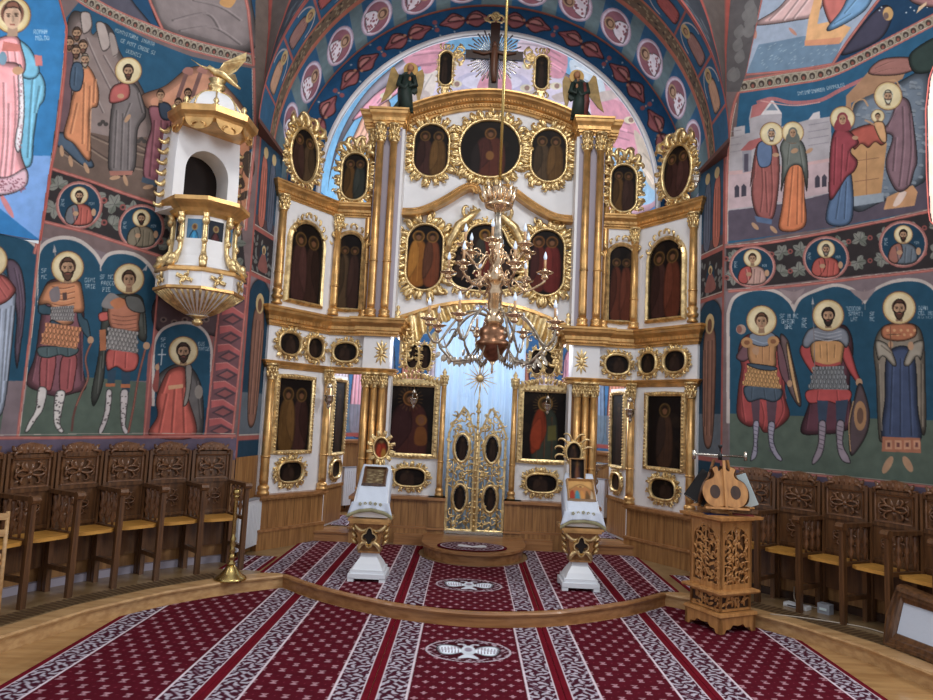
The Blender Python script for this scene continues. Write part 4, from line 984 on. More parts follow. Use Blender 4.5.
    mb = MB(lambda u, d, z: (u, 9.5-d, z))
    cu = [(2.38, .3)]+[(2.38*math.cos(PI*i/48), 4.92+2.38*math.sin(PI*i/48)) for i in range(49)]+[(-2.38, .3)]
    moulding(mb, cu, [(0, -.06), (0, .02), (.05, .025), (.055, 0)], closed=False, sm=True)
    struct(mb, 'trim_arch_edge', WHITE)
    # side walls below the vault, and the narrow painted piers
    for s in (-1, 1):
        mb = MB(); mb.add([(s*2.64, 8.3, 0), (s*2.86, 9.5, 0), (s*2.86, 9.5, 4.9), (s*2.71, 8.3, 4.9)], [(0, 1, 2, 3)])
        struct(mb, 'wall_side_'+('left' if s < 0 else 'right'), LILAC)
        p0 = np.array([s*2.689, 7.706]); p1 = np.array([s*2.60, 8.36]); L = np.hypot(*(p1-p0)); tv = (p1-p0)/L
        c = Canvas(0, L, .1, 4.95, .008, BLUED); c.sat = .8
        def tf(p, p0=p0, p1=p1, tv=tv):
            q = on_plane(p, p0, p1); return np.stack([(q[:, :2]-p0)@tv, q[:, 2]], 1)
        # painted in metres (u, z)
        c.P([(0, 1.43), (L, 1.43), (L, 1.95), (0, 1.95)], (98, 110, 122), sm=False)
        c.P([(0, 3.3), (L, 3.3), (L, 3.82), (0, 3.82)], (56, 50, 54), sm=False)
        for k in range(30): c.E(rnd.uniform(0, L), rnd.uniform(3.35, 3.78), .04, .02, (118, 120, 116), 1, rnd.uniform(0, 3))
        c.E(L*.5, 3.56, .1, .15, BLUED); c.P([(L*.3, 3.4), (L*.5, 3.62), (L*.7, 3.4)], (150, 90, 84)); c.E(L*.5, 3.64, .05, .055, HAL); c.E(L*.5, 3.63, .028, .035, SKD)
        c.P([(0, 3.0), (L*.2, 3.2), (L*.5, 3.28), (L*.8, 3.2), (L, 3.0), (L, 3.3), (0, 3.3)], MAUVE)
        rb = (134, 92, 76)
        c.P([(L*.3, 2.9), (L*.7, 2.9), (L*.74, 2.2), (L*.66, 1.62), (L*.36, 1.62), (L*.26, 2.3)], rb); folds(c, [[(L*.4, 2.8), (L*.4, 1.7)], [(L*.55, 2.8), (L*.56, 1.7)], [(L*.66, 2.7), (L*.64, 1.8)]], rb, .03)
        c.E(L*.5, 3.0, .11, .12, HAL); c.E(L*.5, 2.98, .055, .08, SKD)
        c.P([(0, 3.86), (L, 3.86), (L, 4.1), (0, 4.1)], (92, 74, 80), sm=False)
        c.P([(0, 4.0), (L, 4.0), (L, 4.95), (0, 4.95)], (48, 84, 112), sm=False)
        for x, cl in ((.25, (176, 96, 80)), (.6, (84, 92, 112))): c.P([(L*x-.05, 3.95), (L*x+.12, 3.95), (L*x+.1, 4.6), (L*x, 4.75), (L*x-.06, 4.6)], cl); c.E(L*x+.03, 4.78, .06, .07, HAL); folds(c, [[(L*x, 4.6), (L*x, 4.0)], [(L*x+.06, 4.6), (L*x+.06, 4.0)]], cl, .02)
        for z in (1.43, 3.3, 3.84): c.L([(0, z), (L, z)], .05, REDL, sm=False); c.L([(0, z+.035), (L, z+.035)], .012, CREAM, sm=False)
        c.L([(.02, .1), (.02, 5)], .05, REDL, sm=False)
        c.P([(0, 0), (L, 0), (L, 1.2), (0, 1.2)], (118, 100, 96), sm=False)
        o = c.surf('wall_pier_'+('left' if s < 0 else 'right'), lambda U, V, p0=p0, tv=tv: np.stack([p0[0]+tv[0]*U, p0[1]+tv[1]*U, V], 1), FRESCO); o['kind'] = 'structure'
        mb = MB(); q0 = p0+np.array([-s*.012, 0]); q1 = p1+np.array([-s*.012, 0])
        mb.add([(*q0, .12), (*q1, .12), (*q1, 1.22), (*q0, 1.22)], [(0, 1, 2, 3)]); struct(mb, 'trim_wainscot', OAK)
        mb = MB(); mb.slab([(s*2.70, 7.69), (s*2.57, 7.29), (s*2.57, 8.4), (s*2.74, 8.4)], 4.9, 4.95); struct(mb, 'trim_impost', IMPOST)
        # pendentive between round wall and vault edge
        n = 40
        c = Canvas(0, 1, 0, 1, .02, (104, 98, 98))
        for k in range(60): c.E(rnd.random(), rnd.random(), .05, .02, (74, 78, 84) if k % 2 else (124, 126, 130))
        c.P([(0, 0), (.55, 0), (.5, .5), (.42, 1), (0, 1)], (104, 94, 90), sm=False); c.P([(.5, 0), (1, 0), (1, 1), (.46, 1)], (62, 66, 74), sm=False)
        for k in range(50):
            x, y = rnd.uniform(.58, .95), rnd.random(); c.P([(x, y), (x+.1, y+.01), (x+.06, y+.035)], (104, 112, 120), sm=False)
        c.L([(.52, 0), (.46, 1)], .05, REDL, sm=False); c.L([(.96, 0), (.96, 1)], .08, REDL, sm=False); c.L([(.04, 0), (.04, 1)], .08, REDL, sm=False)
        c.P([(0, 0), (1, 0), (1, .2), (0, .2)], (110, 96, 86), sm=False)
        def pf(U, V, s=s):
            a = .0+V*1.15; Xe = 2.585*np.cos(a); Ze = 4.9+2.585*np.sin(a)
            Xw = 2.689+np.maximum(0, Ze-6.2)*.05; Yw = 7.706-np.maximum(0, Ze-6.2)*.05
            return np.stack([s*(Xw*(1-U)+Xe*U), Yw*(1-U)+7.3*U, Ze], 1)
        o = c.surf('wall_pendentive_'+('left' if s < 0 else 'right'), pf, FRESCO); o['kind'] = 'structure'

def build_sanctuary():
    R = 2.42; cc = np.array([0, 9.5, 4.92])
    c = Canvas(0, PI*2.4, 0, PI/2*2.4, .012, (128, 182, 216)); K = 2.4
    def tf(p):
        d = rays(p); o = C0-cc; a = (d**2).sum(1); b = (d*o).sum(1); e = o@o-R*R
        t = (-b+np.sqrt(np.maximum(b*b-a*e, 0)))/a; q = C0+d*t[:, None]-cc
        ps = np.arcsin(np.clip(q[:, 1]/R, -1, 1)); ph = np.arctan2(q[:, 2], q[:, 0]); return np.stack([ph*K, ps*K], 1)
    c.tf = tf; PK = (222, 160, 172); r = random.Random(6)
    c.P([(330, 210), (335, 150), (360, 100), (395, 65), (430, 45), (440, 60), (400, 100), (380, 150), (370, 210)], (206, 196, 206))
    c.P([(600, 70), (640, 110), (662, 160), (670, 220), (600, 220), (596, 130)], (214, 172, 182))
    for p, cl in (([(344, 160), (372, 98), (384, 96), (390, 110), (366, 150), (352, 165)], (226, 176, 150)), ([(352, 120), (380, 90), (410, 78), (400, 92), (370, 112)], PK), ([(336, 190), (350, 150), (362, 165), (345, 205)], (170, 190, 196)),
                  ([(366, 160), (392, 128), (388, 150), (372, 180)], (104, 160, 210)), ([(380, 170), (400, 140), (402, 170)], PK), ([(398, 110), (420, 70), (438, 60), (430, 100)], (232, 220, 206)),
                  ([(424, 40), (444, 36), (440, 66), (422, 72)], PK), ([(404, 52), (440, 48), (438, 60), (410, 66)], PK), ([(538, 36), (566, 52), (562, 78), (536, 68)], PK), ([(520, 40), (545, 44), (540, 60), (520, 56)], (226, 206, 214)),
                  ([(590, 100), (630, 108), (640, 150), (610, 160)], PK), ([(606, 150), (640, 160), (655, 200), (620, 200)], (150, 184, 206)), ([(570, 60), (600, 76), (604, 100), (580, 92)], (214, 226, 232)), ([(634, 130), (656, 160), (660, 190), (646, 180)], (206, 190, 170))):
        c.P(p, cl); q = np.array(p, float)
        for k in range(5):
            m = q.mean(0)+np.array([r.uniform(-6, 6), r.uniform(-10, 10)]); d = (q[1]-q[0])/np.hypot(*(q[1]-q[0]))*13; c.L([m-d, m+d], 1.6, lighter(cl, 1.15) if k % 2 else darker(cl, .8), .8, sm=False)
    c.E(492, 84, 38, 14, (206, 200, 218)); c.E(492, 82, 30, 9, (232, 226, 236)); c.P([(478, 92), (486, 72), (506, 72), (510, 92)], PK)
    for x, y in ((452, 64), (456, 84), (528, 66), (526, 88), (556, 86), (416, 86), (386, 96), (630, 120), (352, 150)): c.E(x, y, 6, 3.6, (232, 222, 190)); c.E(x+1, y, 2.6, 2.6, (160, 130, 116))
    for k in range(6): x = 400+k*38; c.P([(x, 96), (x+22, 90), (x+30, 96), (x+10, 102)], (206, 190, 180))
    fn = lambda U, V: np.stack([R*np.cos(U/K)*np.cos(V/K), 9.5+R*np.sin(V/K), 4.92+R*np.sin(U/K)*np.cos(V/K)], 1)
    o = c.surf('ceiling_sanctuary', fn, FRESCO); o['kind'] = 'structure'
    # round sanctuary wall below
    w = Canvas(0, PI*R, .2, 4.94, .012, (70, 118, 162))
    for k in range(16):
        u = (k+.5)*PI*R/16; cl = [PK, (206, 190, 196), (196, 132, 110), (120, 142, 168)][k % 4]
        w.P([(u-.2, 1.5), (u+.2, 1.5), (u+.17, 2.6), (u+.1, 2.95), (u-.1, 2.95), (u-.18, 2.6)], cl); folds(w, [[(u-.1+.07*q, 2.8), (u-.14+.09*q, 1.55)] for q in range(4)], cl, .025)
        w.E(u, 3.08, .15, .16, HAL); w.E(u, 3.06, .07, .1, SK)
        w.P([(u-.2, 3.4), (u+.2, 3.4), (u+.12, 4.6), (u-.12, 4.6)], [(206, 190, 196), PK][k % 2]); w.E(u, 4.7, .14, .15, HAL)
    w.P([(0, 1.4), (PI*R, 1.4), (PI*R, 1.9), (0, 1.9)], (120, 136, 146), .75, sm=False)
    for z in (1.42, 3.3): w.L([(0, z), (PI*R, z)], .06, REDL, sm=False)
    o = w.surf('wall_sanctuary', lambda U, V: np.stack([R*np.cos(U/R), 9.5+R*np.sin(U/R), V], 1), FRESCO); o['kind'] = 'structure'
    mb = MB(); n = 48
    for i in range(n):
        a, b = PI*i/n, PI*(i+1)/n; r0 = R-.02
        mb.add([(r0*math.cos(a), 9.5+r0*math.sin(a), .2), (r0*math.cos(b), 9.5+r0*math.sin(b), .2), (r0*math.cos(b), 9.5+r0*math.sin(b), 1.3), (r0*math.cos(a), 9.5+r0*math.sin(a), 1.3)], [(0, 1, 2, 3)])
    struct(mb, 'trim_sanctuary_wainscot', OAK)
    mb = MB(); mb.T = None
    pth = [(-(R-.02)*math.cos(PI*i/n), 9.5+(R-.02)*math.sin(PI*i/n)) for i in range(n+1)]
    sweep_plan(mb, pth, [(0, 1.28), (.05, 1.29), (.06, 1.33), (0, 1.35)]); struct(mb, 'trim_sanctuary_rail', OAKH)
    mb = MB(); mb.box(-2.6, 2.6, 9.32, 12.2, .02, .25); struct(mb, 'floor_sanctuary', FLOORW)

EDGE = [(0, 6.1), (.57, 6.2), (1.0, 6.4), (1.5, 6.73), (1.92, 7.12)]
def solea_curve():
    e = catmull([(-x, y) for x, y in EDGE[:0:-1]]+EDGE, False, 6)
    return e
def build_floor():
    mb = MB(); mb.add([(-6, -3, 0), (6, -3, 0), (6, 9, 0), (-6, 9, 0)], [(0, 1, 2, 3)]); struct(mb, 'floor', FLOORW)
    Rf = 3.385
    left = [(-Rf*math.cos(R_(a)), CYW+Rf*math.sin(R_(a))) for a in (-60, -48, -36, -24, -12, 0, 10.5, 23.2, 35, 46)]
    e = solea_curve(); right = [(-x, y) for x, y in left[::-1]]
    inner = left+[tuple(p) for p in e]+right
    outer = [(-4.36*math.cos(R_(a)), CYW+4.36*math.sin(R_(a))) for a in (-60, -48, -36, -24, -12, 0, 10.5, 23.2, 35, 46)]
    outer += [(np.interp(p[0], [-1.92, 1.92], [-2.7, 2.7]), 9.4) for p in e]
    outer += [(-x, y) for x, y in outer[:10][::-1]]
    V = []; n = len(inner)
    for a, b in zip(inner, outer): V += [(a[0], a[1], ZS), (b[0], b[1], ZS)]
    mb = MB(); mb.add(V, [(2*i, 2*i+1, 2*i+3, 2*i+2) for i in range(n-1)]); struct(mb, 'floor_raised', FLOORD)
    left = left+[tuple(e[0])]; right = [tuple(e[-1])]+right
    def riser(path, name):
        m = MB(); sweep_plan(m, path, [(0, 0), (0, ZS-.03), (.015, ZS-.028), (.022, ZS-.01), (.012, ZS+.004), (-.16, ZS+.004), (-.16, ZS-.02)]); return struct(m, name, OAKL)
    riser(left, 'trim_platform_edge_left'); riser(right, 'trim_platform_edge_right')
    m = MB(); sweep_plan(m, [tuple(p) for p in e], [(0, 0), (0, ZS-.03), (.012, ZS-.028), (.018, ZS-.01), (.01, ZS+.004), (-.05, ZS+.004), (-.05, ZS-.02)]); struct(m, 'trim_solea_edge', OAKH)
    # wooden floor grilles: many thin dark slots
    for s in (-1, 1):
        m = MB()
        for a0, a1 in ((-20, 46),):
            k = a0
            while k < a1:
                a, b = R_(k), R_(k+.42)
                P = [(s*r*math.cos(t), CYW+r*math.sin(t), ZS+.006) for r, t in ((3.56, a), (3.56, b), (3.76, b), (3.76, a))]
                m.add(P, [(0, 1, 2, 3)]); k += .8
        o = m.build('floor_grille', GRILLE); o['kind'] = 'structure'
    # ceiling of light: nothing; baseboard light strip behind the stalls
    for s in (-1, 1):
        m = MB(); pth = [(s*4.24*math.cos(R_(a)), CYW+4.24*math.sin(R_(a))) for a in (6, 9, 12, 15, 18, 21, 24, 27, 30, 33, 36, 39, 42, 45, 48, 51)]
        if s > 0: pth = pth[::-1]
        sweep_plan(m, pth, [(0, ZS), (0, 1.2)], ); struct(m, 'trim_panelling_'+('left' if s < 0 else 'right'), OAK)
        m = MB(); sweep_plan(m, pth, [(-.03, ZS), (.03, ZS), (.035, ZS+.07), (-.02, ZS+.075)]); struct(m, 'baseboard_'+('left' if s < 0 else 'right'), LILAC if s < 0 else DARKW)

# ------------------------------------------------------------------ carpets
BUR = np.array((84, 15, 30.)); BURD = np.array((64, 13, 26.)); LT = np.array((190, 178, 188.))
def damask(U, V, seed=0.):
    """scrolling acanthus: alternating pinwheel blossoms joined by fine tendrils"""
    p = .17; k = np.floor(V/p); dv = (V/p-k-.5)*p; uu = np.abs(U); side = np.where(k % 2 == 0, .085, .15) if abs(seed) == 1 else np.zeros(U.shape)+.0
    if abs(seed) != 1: q = np.floor(U/p); du = (U/p-q-.5)*p; side = 0; uu = du
    du = uu-side; r = np.hypot(du, dv); th = np.arctan2(dv, du)
    bl = np.sin(5*th+np.where(k % 2 == 0, 1, -1)*r*55)*1.1-r*6+.35
    bl = np.where(r < .016, -1, bl)
    tn = np.sin(75*U+3*np.sin(34*V))+np.sin(82*V+3*np.sin(41*U))+.6*np.sin(150*(U+V))
    a = np.where(r < .075, bl*1.6, tn*.8-.15)
    return np.clip(a*1.4+.2, 0, 1)
def carpet(name, x0, x1, y0, y1, z, label, mask=None, bl=True, br=True, motif='flower', bw=.19, med=None, group=None, spacing=.115):
    c = Canvas(x0, x1, y0, y1, .008, BUR)
    U, V = c.U, c.Vv; u = U-(x0+x1)/2
    # field motifs on a staggered lattice
    sp = spacing; row = np.floor(V/(sp*.8)); lu = (u/sp+.5*(row % 2)) % 1-.5; lv = (V/(sp*.8)) % 1-.5; lu = lu*sp; lv = lv*sp*.8
    if motif == 'flower': m = (np.abs(lu)+np.abs(lv) < .02) | ((np.abs(lu) < .006) & (np.abs(lv) < .024)) | ((np.abs(lv) < .006) & (np.abs(lu) < .024))
    else: m = ((np.abs(np.abs(lu)-np.abs(lv)*.8) < .007) & (np.abs(lu) < .022) & (np.abs(lv) < .026)) | ((np.abs(np.abs(lv)-.022) < .005) & (np.abs(lu) < .02))
    dots = ((np.abs(((u/sp+.5*(row % 2)+.5) % 1-.5)*sp) < .006) & (np.abs(lv) < .006))
    col = np.where(m[..., None], (172, 128, 138), np.where(dots[..., None], (118, 44, 58), BUR))
    fd = np.ones(U.shape, bool); edge = .045
    for side, on in ((-1, bl), (1, br)):
        if not on: continue
        d = (U-x0) if side < 0 else (c.u1-U)
        b = (d >= edge) & (d < edge+bw)
        k = damask(U-(x0 if side < 0 else c.u1), V, side)[..., None]
        col = np.where(b[..., None], np.array((66, 22, 38.))*(1-k)+np.array((178, 172, 184.))*k, col)
        for e in (edge, edge+bw):
            ln = np.abs(d-e) < .007; col = np.where(ln[..., None], (214, 200, 208), col)
        col = np.where((d < edge)[..., None], (104, 14, 30) if on else BUR, col)
        ln2 = np.abs(d-edge*.98) < .006
    if med:
        for (mx, my, rx, ry) in med:
            e = ((U-mx)/rx)**2+((V-my)/ry)**2
            col = np.where((e < 1)[..., None], BURD, col)
            k = damask(U, V, 1.)[..., None]*.8
            col = np.where(((e > .58) & (e < .9))[..., None], BURD*(1-k)+LT*k, col)
            col = np.where((np.abs(e-.95) < .045)[..., None], LT, col)
            c.A = col.astype(float)
            # double-headed eagle, drawn in silver
            S = (212, 220, 230)
            for s in (-1, 1):
                c.P([(mx, my-.05), (mx+s*.05, my+.04), (mx+s*.1, my+.1), (mx+s*.2, my+.12), (mx+s*.245, my+.06), (mx+s*.235, my-.03), (mx+s*.2, my-.1), (mx+s*.13, my-.11), (mx+s*.05, my-.06)], S)
                for q in range(7): c.L([(mx+s*(.08+.025*q), my+.09-.008*q), (mx+s*(.075+.024*q), my-.08+.006*q)], .007, (120, 100, 116), sm=False)
                c.L([(mx+s*.015, my+.05), (mx+s*.035, my+.13), (mx+s*.085, my+.13)], .03, S); c.L([(mx+s*.01, my-.08), (mx+s*.07, my-.16)], .02, S, sm=False)
            c.E(mx, my, .055, .11, S); c.P([(mx, my-.06), (mx+.08, my-.18), (mx, my-.16), (mx-.08, my-.18)], S); c.E(mx, my+.02, .03, .045, (150, 140, 156)); col = c.A
    c.A = np.array(col, float)
    mk = mask(U, V) if mask is not None else None
    o = c.surf(name, lambda a, b: np.stack([a, b, np.full(len(a), z)+.0025*np.sin(a*2.2+b*1.3)], 1), PILE, mask=mk)
    md = o.modifiers.new('thickness', 'SOLIDIFY'); md.thickness = .008; md.offset = -1
    tag(o, label, 'carpet', group)
    return o
def build_carpets():
    e = solea_curve(); ex, ey = e[:, 0], e[:, 1]
    yb = lambda U: np.interp(U, ex, ey)
    nave = lambda U, V: (V < yb(U)-.03) & (np.hypot(U, V-CYW) < 3.33)
    cx = -.05
    B = [-2.9, -1.65, -.63, .63, 1.65, 2.86]
    z = .009
    lab = ['burgundy carpet runner at the far left of the lower floor, beside the left platform step',
           'burgundy carpet runner just left of the central eagle runner on the lower floor',
           'central burgundy carpet runner with a white eagle medallion on the lower floor',
           'burgundy carpet runner just right of the central eagle runner on the lower floor',
           'burgundy carpet runner at the far right of the lower floor, under the wooden lectern']
    for i in range(5):
        carpet('carpet_runner', cx+B[i]+.002, cx+B[i+1]-.002, 3.4, 7.2, z, lab[i], nave, motif='flower' if i == 2 else 'crown', med=[(-.05, 5.48, .33, .25)] if i == 2 else None, spacing=.115 if i == 2 else .135, group='carpet runners on the lower floor')
    wing = lambda U, V: (V > yb(U)+.05) & (np.abs(U) < 2.03+(9.08-V)*.66-.1) & (V < 8.95) & ~((np.hypot(U/.66, (V-8.6)/.72) < 1))
    z = ZS+.011
    B = [-2.12, -1.44, -.62, .62, 1.44, 2.12]
    lab = ['carpet strip at the far left of the raised floor, below the left side door', 'carpet strip under the left icon stand on the raised floor',
           'central carpet strip with a small eagle medallion before the royal doors', 'carpet strip under the right icon stand on the raised floor', 'carpet strip at the far right of the raised floor, below the right side door']
    for i in range(5):
        mk = wing
        carpet('carpet_strip', cx+B[i]+.002, cx+B[i+1]-.002, 6.1, 9.0, z, lab[i], mk, bl=i > 0 or True, br=True, motif='flower' if i == 2 else 'crown', med=[(-.05, 7.03, .33, .25)] if i == 2 else None, bw=.17, group='carpet strips on the raised floor', spacing=.11)
    for s, t in ((-1, 'left'), (1, 'right')):
        x0, x1 = (-2.62, -2.2) if s < 0 else (2.2, 2.62)
        o = carpet('floor_mat', x0, x1, 7.25, 7.95, ZS+.004, 'small burgundy mat on the raised floor beside the %s radiator' % t if s < 0 else 'small burgundy mat on the raised floor behind the wooden lectern', bl=True, br=True, bw=.12)
    for s in (-1, 1):
        carpet('sanctuary_rug', min(s*1.25, s*1.95), max(s*1.25, s*1.95), 9.42, 10.3, .262, 'burgundy rug lying inside the %s side doorway' % ('left' if s < 0 else 'right'), bw=.2)
# ------------------------------------------------------------------ iconostasis
IY = 9.3
Tc = lambda u, d, z: (u, IY-d, z)                       # centre bay
Tp = lambda u, d, z: (u, 9.0-d, z)                      # pier fronts
Ti = lambda u, d, z: (u, 9.08-d, z)                     # inner wing fronts
def Tw(s): return lambda u, d, z: (s*(2.03+.5525*u-.8335*d), 9.08-.8335*u-.5525*d, z)
WL = .995

DK = (24, 18, 17)
def icon_paint(kind, cx, cz, w, h, seed=0):
    """dark old icon painting in a w x h box round (cx, cz), metres"""
    r = random.Random(seed)
    c = Canvas(cx-w/2-.02, cx+w/2+.02, cz-h/2-.02, cz+h/2+.02, .0085, DK); c.model = .35
    X = lambda t: cx+w*t; Z = lambda t: cz+h*t
    for k in range(14): c.E(X(r.uniform(-.5, .5)), Z(r.uniform(-.5, .5)), w*.15, h*.08, (48, 36, 28) if k % 2 else (28, 24, 24), .5)
    def fig(x, z0, z1, wd, rob, clk, halo=(120, 88, 50), skin=(128, 88, 62)):
        H = z1-z0; hr = H*.075
        c.P([(X(x-wd*.8), Z(z0)), (X(x-wd), Z(z0+H*.5)), (X(x-wd*.6), Z(z1-H*.2)), (X(x+wd*.6), Z(z1-H*.2)), (X(x+wd), Z(z0+H*.5)), (X(x+wd*.8), Z(z0))], rob)
        c.P([(X(x-wd*.9), Z(z0+H*.1)), (X(x-wd), Z(z0+H*.5)), (X(x-wd*.6), Z(z1-H*.2)), (X(x), Z(z1-H*.25)), (X(x+wd*.1), Z(z0+H*.4))], clk)
        folds(c, [[(X(x+wd*q), Z(z1-H*.3)), (X(x+wd*q*1.2), Z(z0+H*.05))] for q in (-.5, .0, .5)], clk, w*.012)
        hx, hz = X(x), Z(z1-H*.1); rr = min(w*.16, h*H*.11)
        c.E(hx, hz, rr*1.08, rr*1.08, halo); c.E(hx, hz, rr*.9, rr*.9, darker(halo, .55)); c.E(hx, hz-rr*.05, rr*.45, rr*.6, skin); c.P([(hx-rr*.5, hz+rr*.1), (hx-rr*.3, hz+rr*.62), (hx+rr*.3, hz+rr*.62), (hx+rr*.5, hz+rr*.1), (hx, hz+rr*.3)], (50, 34, 28))
    RB = [(96, 50, 36), (70, 44, 40), (98, 70, 38), (52, 56, 52), (60, 40, 34), (84, 66, 48)]
    if kind == 'two':
        a, b = r.choice(RB), r.choice(RB)
        fig(-.2, -.48, .36, .24, a, darker(a, .8)); fig(.2, -.48, .36, .24, b, lighter(b, 1.1))
    elif kind == 'gold two': fig(-.2, -.42, .4, .27, (150, 96, 44), (176, 120, 56), (170, 120, 60)); fig(.2, -.42, .4, .24, (120, 66, 44), (96, 60, 44), (160, 112, 60))
    elif kind == 'red two': fig(-.22, -.42, .4, .22, (92, 40, 34), (70, 36, 34), (140, 90, 46)); fig(.16, -.42, .4, .27, (104, 40, 38), (122, 48, 44), (140, 90, 46))
    elif kind == 'mary':
        fig(-.05, -.6, .42, .42, (74, 40, 36), (60, 34, 34), (150, 98, 52)); c.E(X(.22), Z(.0), w*.13, w*.13, (128, 84, 44)); c.E(X(.22), Z(0), w*.07, w*.09, SKD); c.P([(X(.1), Z(-.35)), (X(.12), Z(-.12)), (X(.32), Z(-.12)), (X(.36), Z(-.35))], (120, 74, 40))
        for k in range(20):
            a = PI*2*k/20; c.L([(X(-.05)+w*.2*math.cos(a), Z(.31)+w*.2*math.sin(a)), (X(-.05)+w*.29*math.cos(a), Z(.31)+w*.29*math.sin(a))], .008, (120, 84, 46), sm=False)
    elif kind == 'christ':
        for k in range(24):
            a = PI*2*k/24; c.L([(X(0)+w*.18*math.cos(a), Z(.3)+w*.18*math.sin(a)), (X(0)+w*.28*math.cos(a), Z(.3)+w*.28*math.sin(a))], .007, (128, 96, 50), sm=False)
        fig(0, -.52, .42, .3, (60, 66, 56), (134, 56, 34), (160, 120, 64)); c.P([(X(-.3), Z(-.3)), (X(-.3), Z(-.05)), (X(-.1), Z(.12)), (X(-.04), Z(-.1)), (X(-.1), Z(-.35))], (148, 62, 38)); c.P([(X(.08), Z(-.22)), (X(.28), Z(-.2)), (X(.26), Z(.02)), (X(.08), Z(.0))], (104, 100, 58), sm=False)
    elif kind == 'single': fig(0, -.46, .38, .24, (72, 50, 38), (56, 42, 36), (116, 88, 50))
    elif kind == 'centre': fig(-.02, -.3, .42, .15, (110, 46, 36), (60, 58, 52), (196, 140, 60)); fig(-.34, -.3, .1, .1, (70, 50, 40), (60, 44, 38), DK); fig(.34, -.3, .1, .1, (70, 50, 40), (60, 44, 38), DK)
    elif kind == 'oranta': fig(0, -.5, .36, .26, (92, 48, 38), (76, 40, 36), (150, 100, 52)); c.E(X(0), Z(-.12), w*.07, w*.08, (140, 96, 56)); c.P([(X(-.3), Z(-.5)), (X(-.32), Z(-.1)), (X(-.22), Z(.1)), (X(-.16), Z(-.2)), (X(-.2), Z(-.5))], (38, 30, 30))
    elif kind == 'red oval': c.A[:] = (90, 60, 44); fig(0, -.5, .42, .36, (156, 54, 40), (170, 66, 44), (196, 160, 96), (200, 150, 110)); c.P([(X(0), Z(-.5)), (X(.35), Z(-.5)), (X(.3), Z(-.1)), (X(.08), Z(-.05))], (176, 128, 60))
    elif kind == 'feast':
        c.A[:] = (190, 132, 84)
        for k, cl in enumerate(((176, 70, 50), (80, 150, 170), (214, 150, 84), (120, 90, 60), (210, 190, 160))): c.P([(X(-.45+.2*k), Z(-.45)), (X(-.25+.2*k), Z(-.4)), (X(-.3+.18*k), Z(-.0)), (X(-.42+.2*k), Z(-.1))], cl)
        c.P([(X(-.5), Z(.0)), (X(0), Z(.3)), (X(.5), Z(.0)), (X(.5), Z(.5)), (X(-.5), Z(.5))], (206, 160, 100)); c.E(X(0), Z(.2), w*.12, w*.12, (226, 190, 110)); c.E(X(0), Z(.19), w*.06, w*.08, (130, 80, 60))
    elif kind == 'relief':
        c.A[:] = (120, 100, 74)
        for k in range(60): c.E(X(r.uniform(-.42, .42)), Z(r.uniform(-.4, .4)), w*.06, h*.03, (176, 160, 120) if k % 2 else (84, 64, 46), 1, r.uniform(0, 3))
        c.L([(X(-.5), Z(-.5)), (X(.5), Z(-.5)), (X(.5), Z(.5)), (X(-.5), Z(.5)), (X(-.5), Z(-.5))], w*.12, (110, 66, 40), sm=False)
    elif kind == 'cross': 
        fig(0, -.5, .4, .18, (96, 60, 50), (110, 70, 56)); c.L([(X(0), Z(-.5)), (X(0), Z(.5))], w*.06, (130, 90, 50), sm=False)
    else: fig(r.uniform(-.1, .1), -.5, .4, .25, (52, 38, 32), (60, 44, 36), (76, 58, 38), (84, 62, 48))
    A = np.pad(c.A, ((1, 1), (1, 1), (0, 0)), 'edge'); c.A = (A[:-2, 1:-1]+A[2:, 1:-1]+A[1:-1, :-2]+A[1:-1, 2:]+2*A[1:-1, 1:-1])/6
    return c
def put_icon(name, label, T, curve, kind, seed=0, group=None, w=.07, step=.07, size=1., rim=.024, d=.0, style='carved', crown=None, cat='icon', parent=None, gold=None, thick=.03):
    """an icon: painting on a panel inside a gilt carved frame"""
    cu = np.array(curve, float); x0, z0 = cu.min(0); x1, z1 = cu.max(0); cx, cz = (x0+x1)/2, (z0+z1)/2
    loc = T(cx, 0, z0)
    t = thing(name, label, cat, loc, group) if parent is None else parent
    cv = icon_paint(kind, cx, cz, x1-x0, z1-z0, seed)
    big = cu+normals2(cu)*.012
    mask = inside(big, cv.U, cv.Vv)
    def fn(U, V, T=T): return np.array([T(a, d+thick*.7, b) for a, b in zip(U, V)])
    if parent is None: cv.surf('painting', fn, ICONP, t, mask)
    else: cv.surf('painting', fn, ICONP, t, mask)
    mb = MB(T)
    if style == 'carved': carved(mb, curve, w, step, thick+d, size, rim=rim)
    elif style == 'plain': moulding(mb, curve, [(-.008, d), (-.006, d+thick+.015), (rim*.4, d+thick+.03), (rim*.8, d+thick+.012), (rim, d+thick), (rim+.002, d)], sm=False)
    elif style == 'rope':
        moulding(mb, curve, [(-.008, d), (-.006, d+thick+.01), (rim*.3, d+thick+.02), (rim*.8, d+thick+.015), (rim, d+thick), (rim+.002, d)], sm=False)
        beads(mb, curve, rim*.5, rim*.28, rim*.75, d+thick+.02)
    if crown: crown(mb)
    mb.build('frame', gold or GOLD, t)
    # board behind
    b = MB(T); n = len(cu); V = [(x, d+.001, z) for x, z in cu]+[(x, d+thick*.6, z) for x, z in cu]
    b.add(V, [tuple(range(n)), tuple(range(n, 2*n))[::-1]]+[(i, (i+1) % n, n+(i+1) % n, n+i) for i in range(n)]); b.build('board', DARKW, t)
    return t

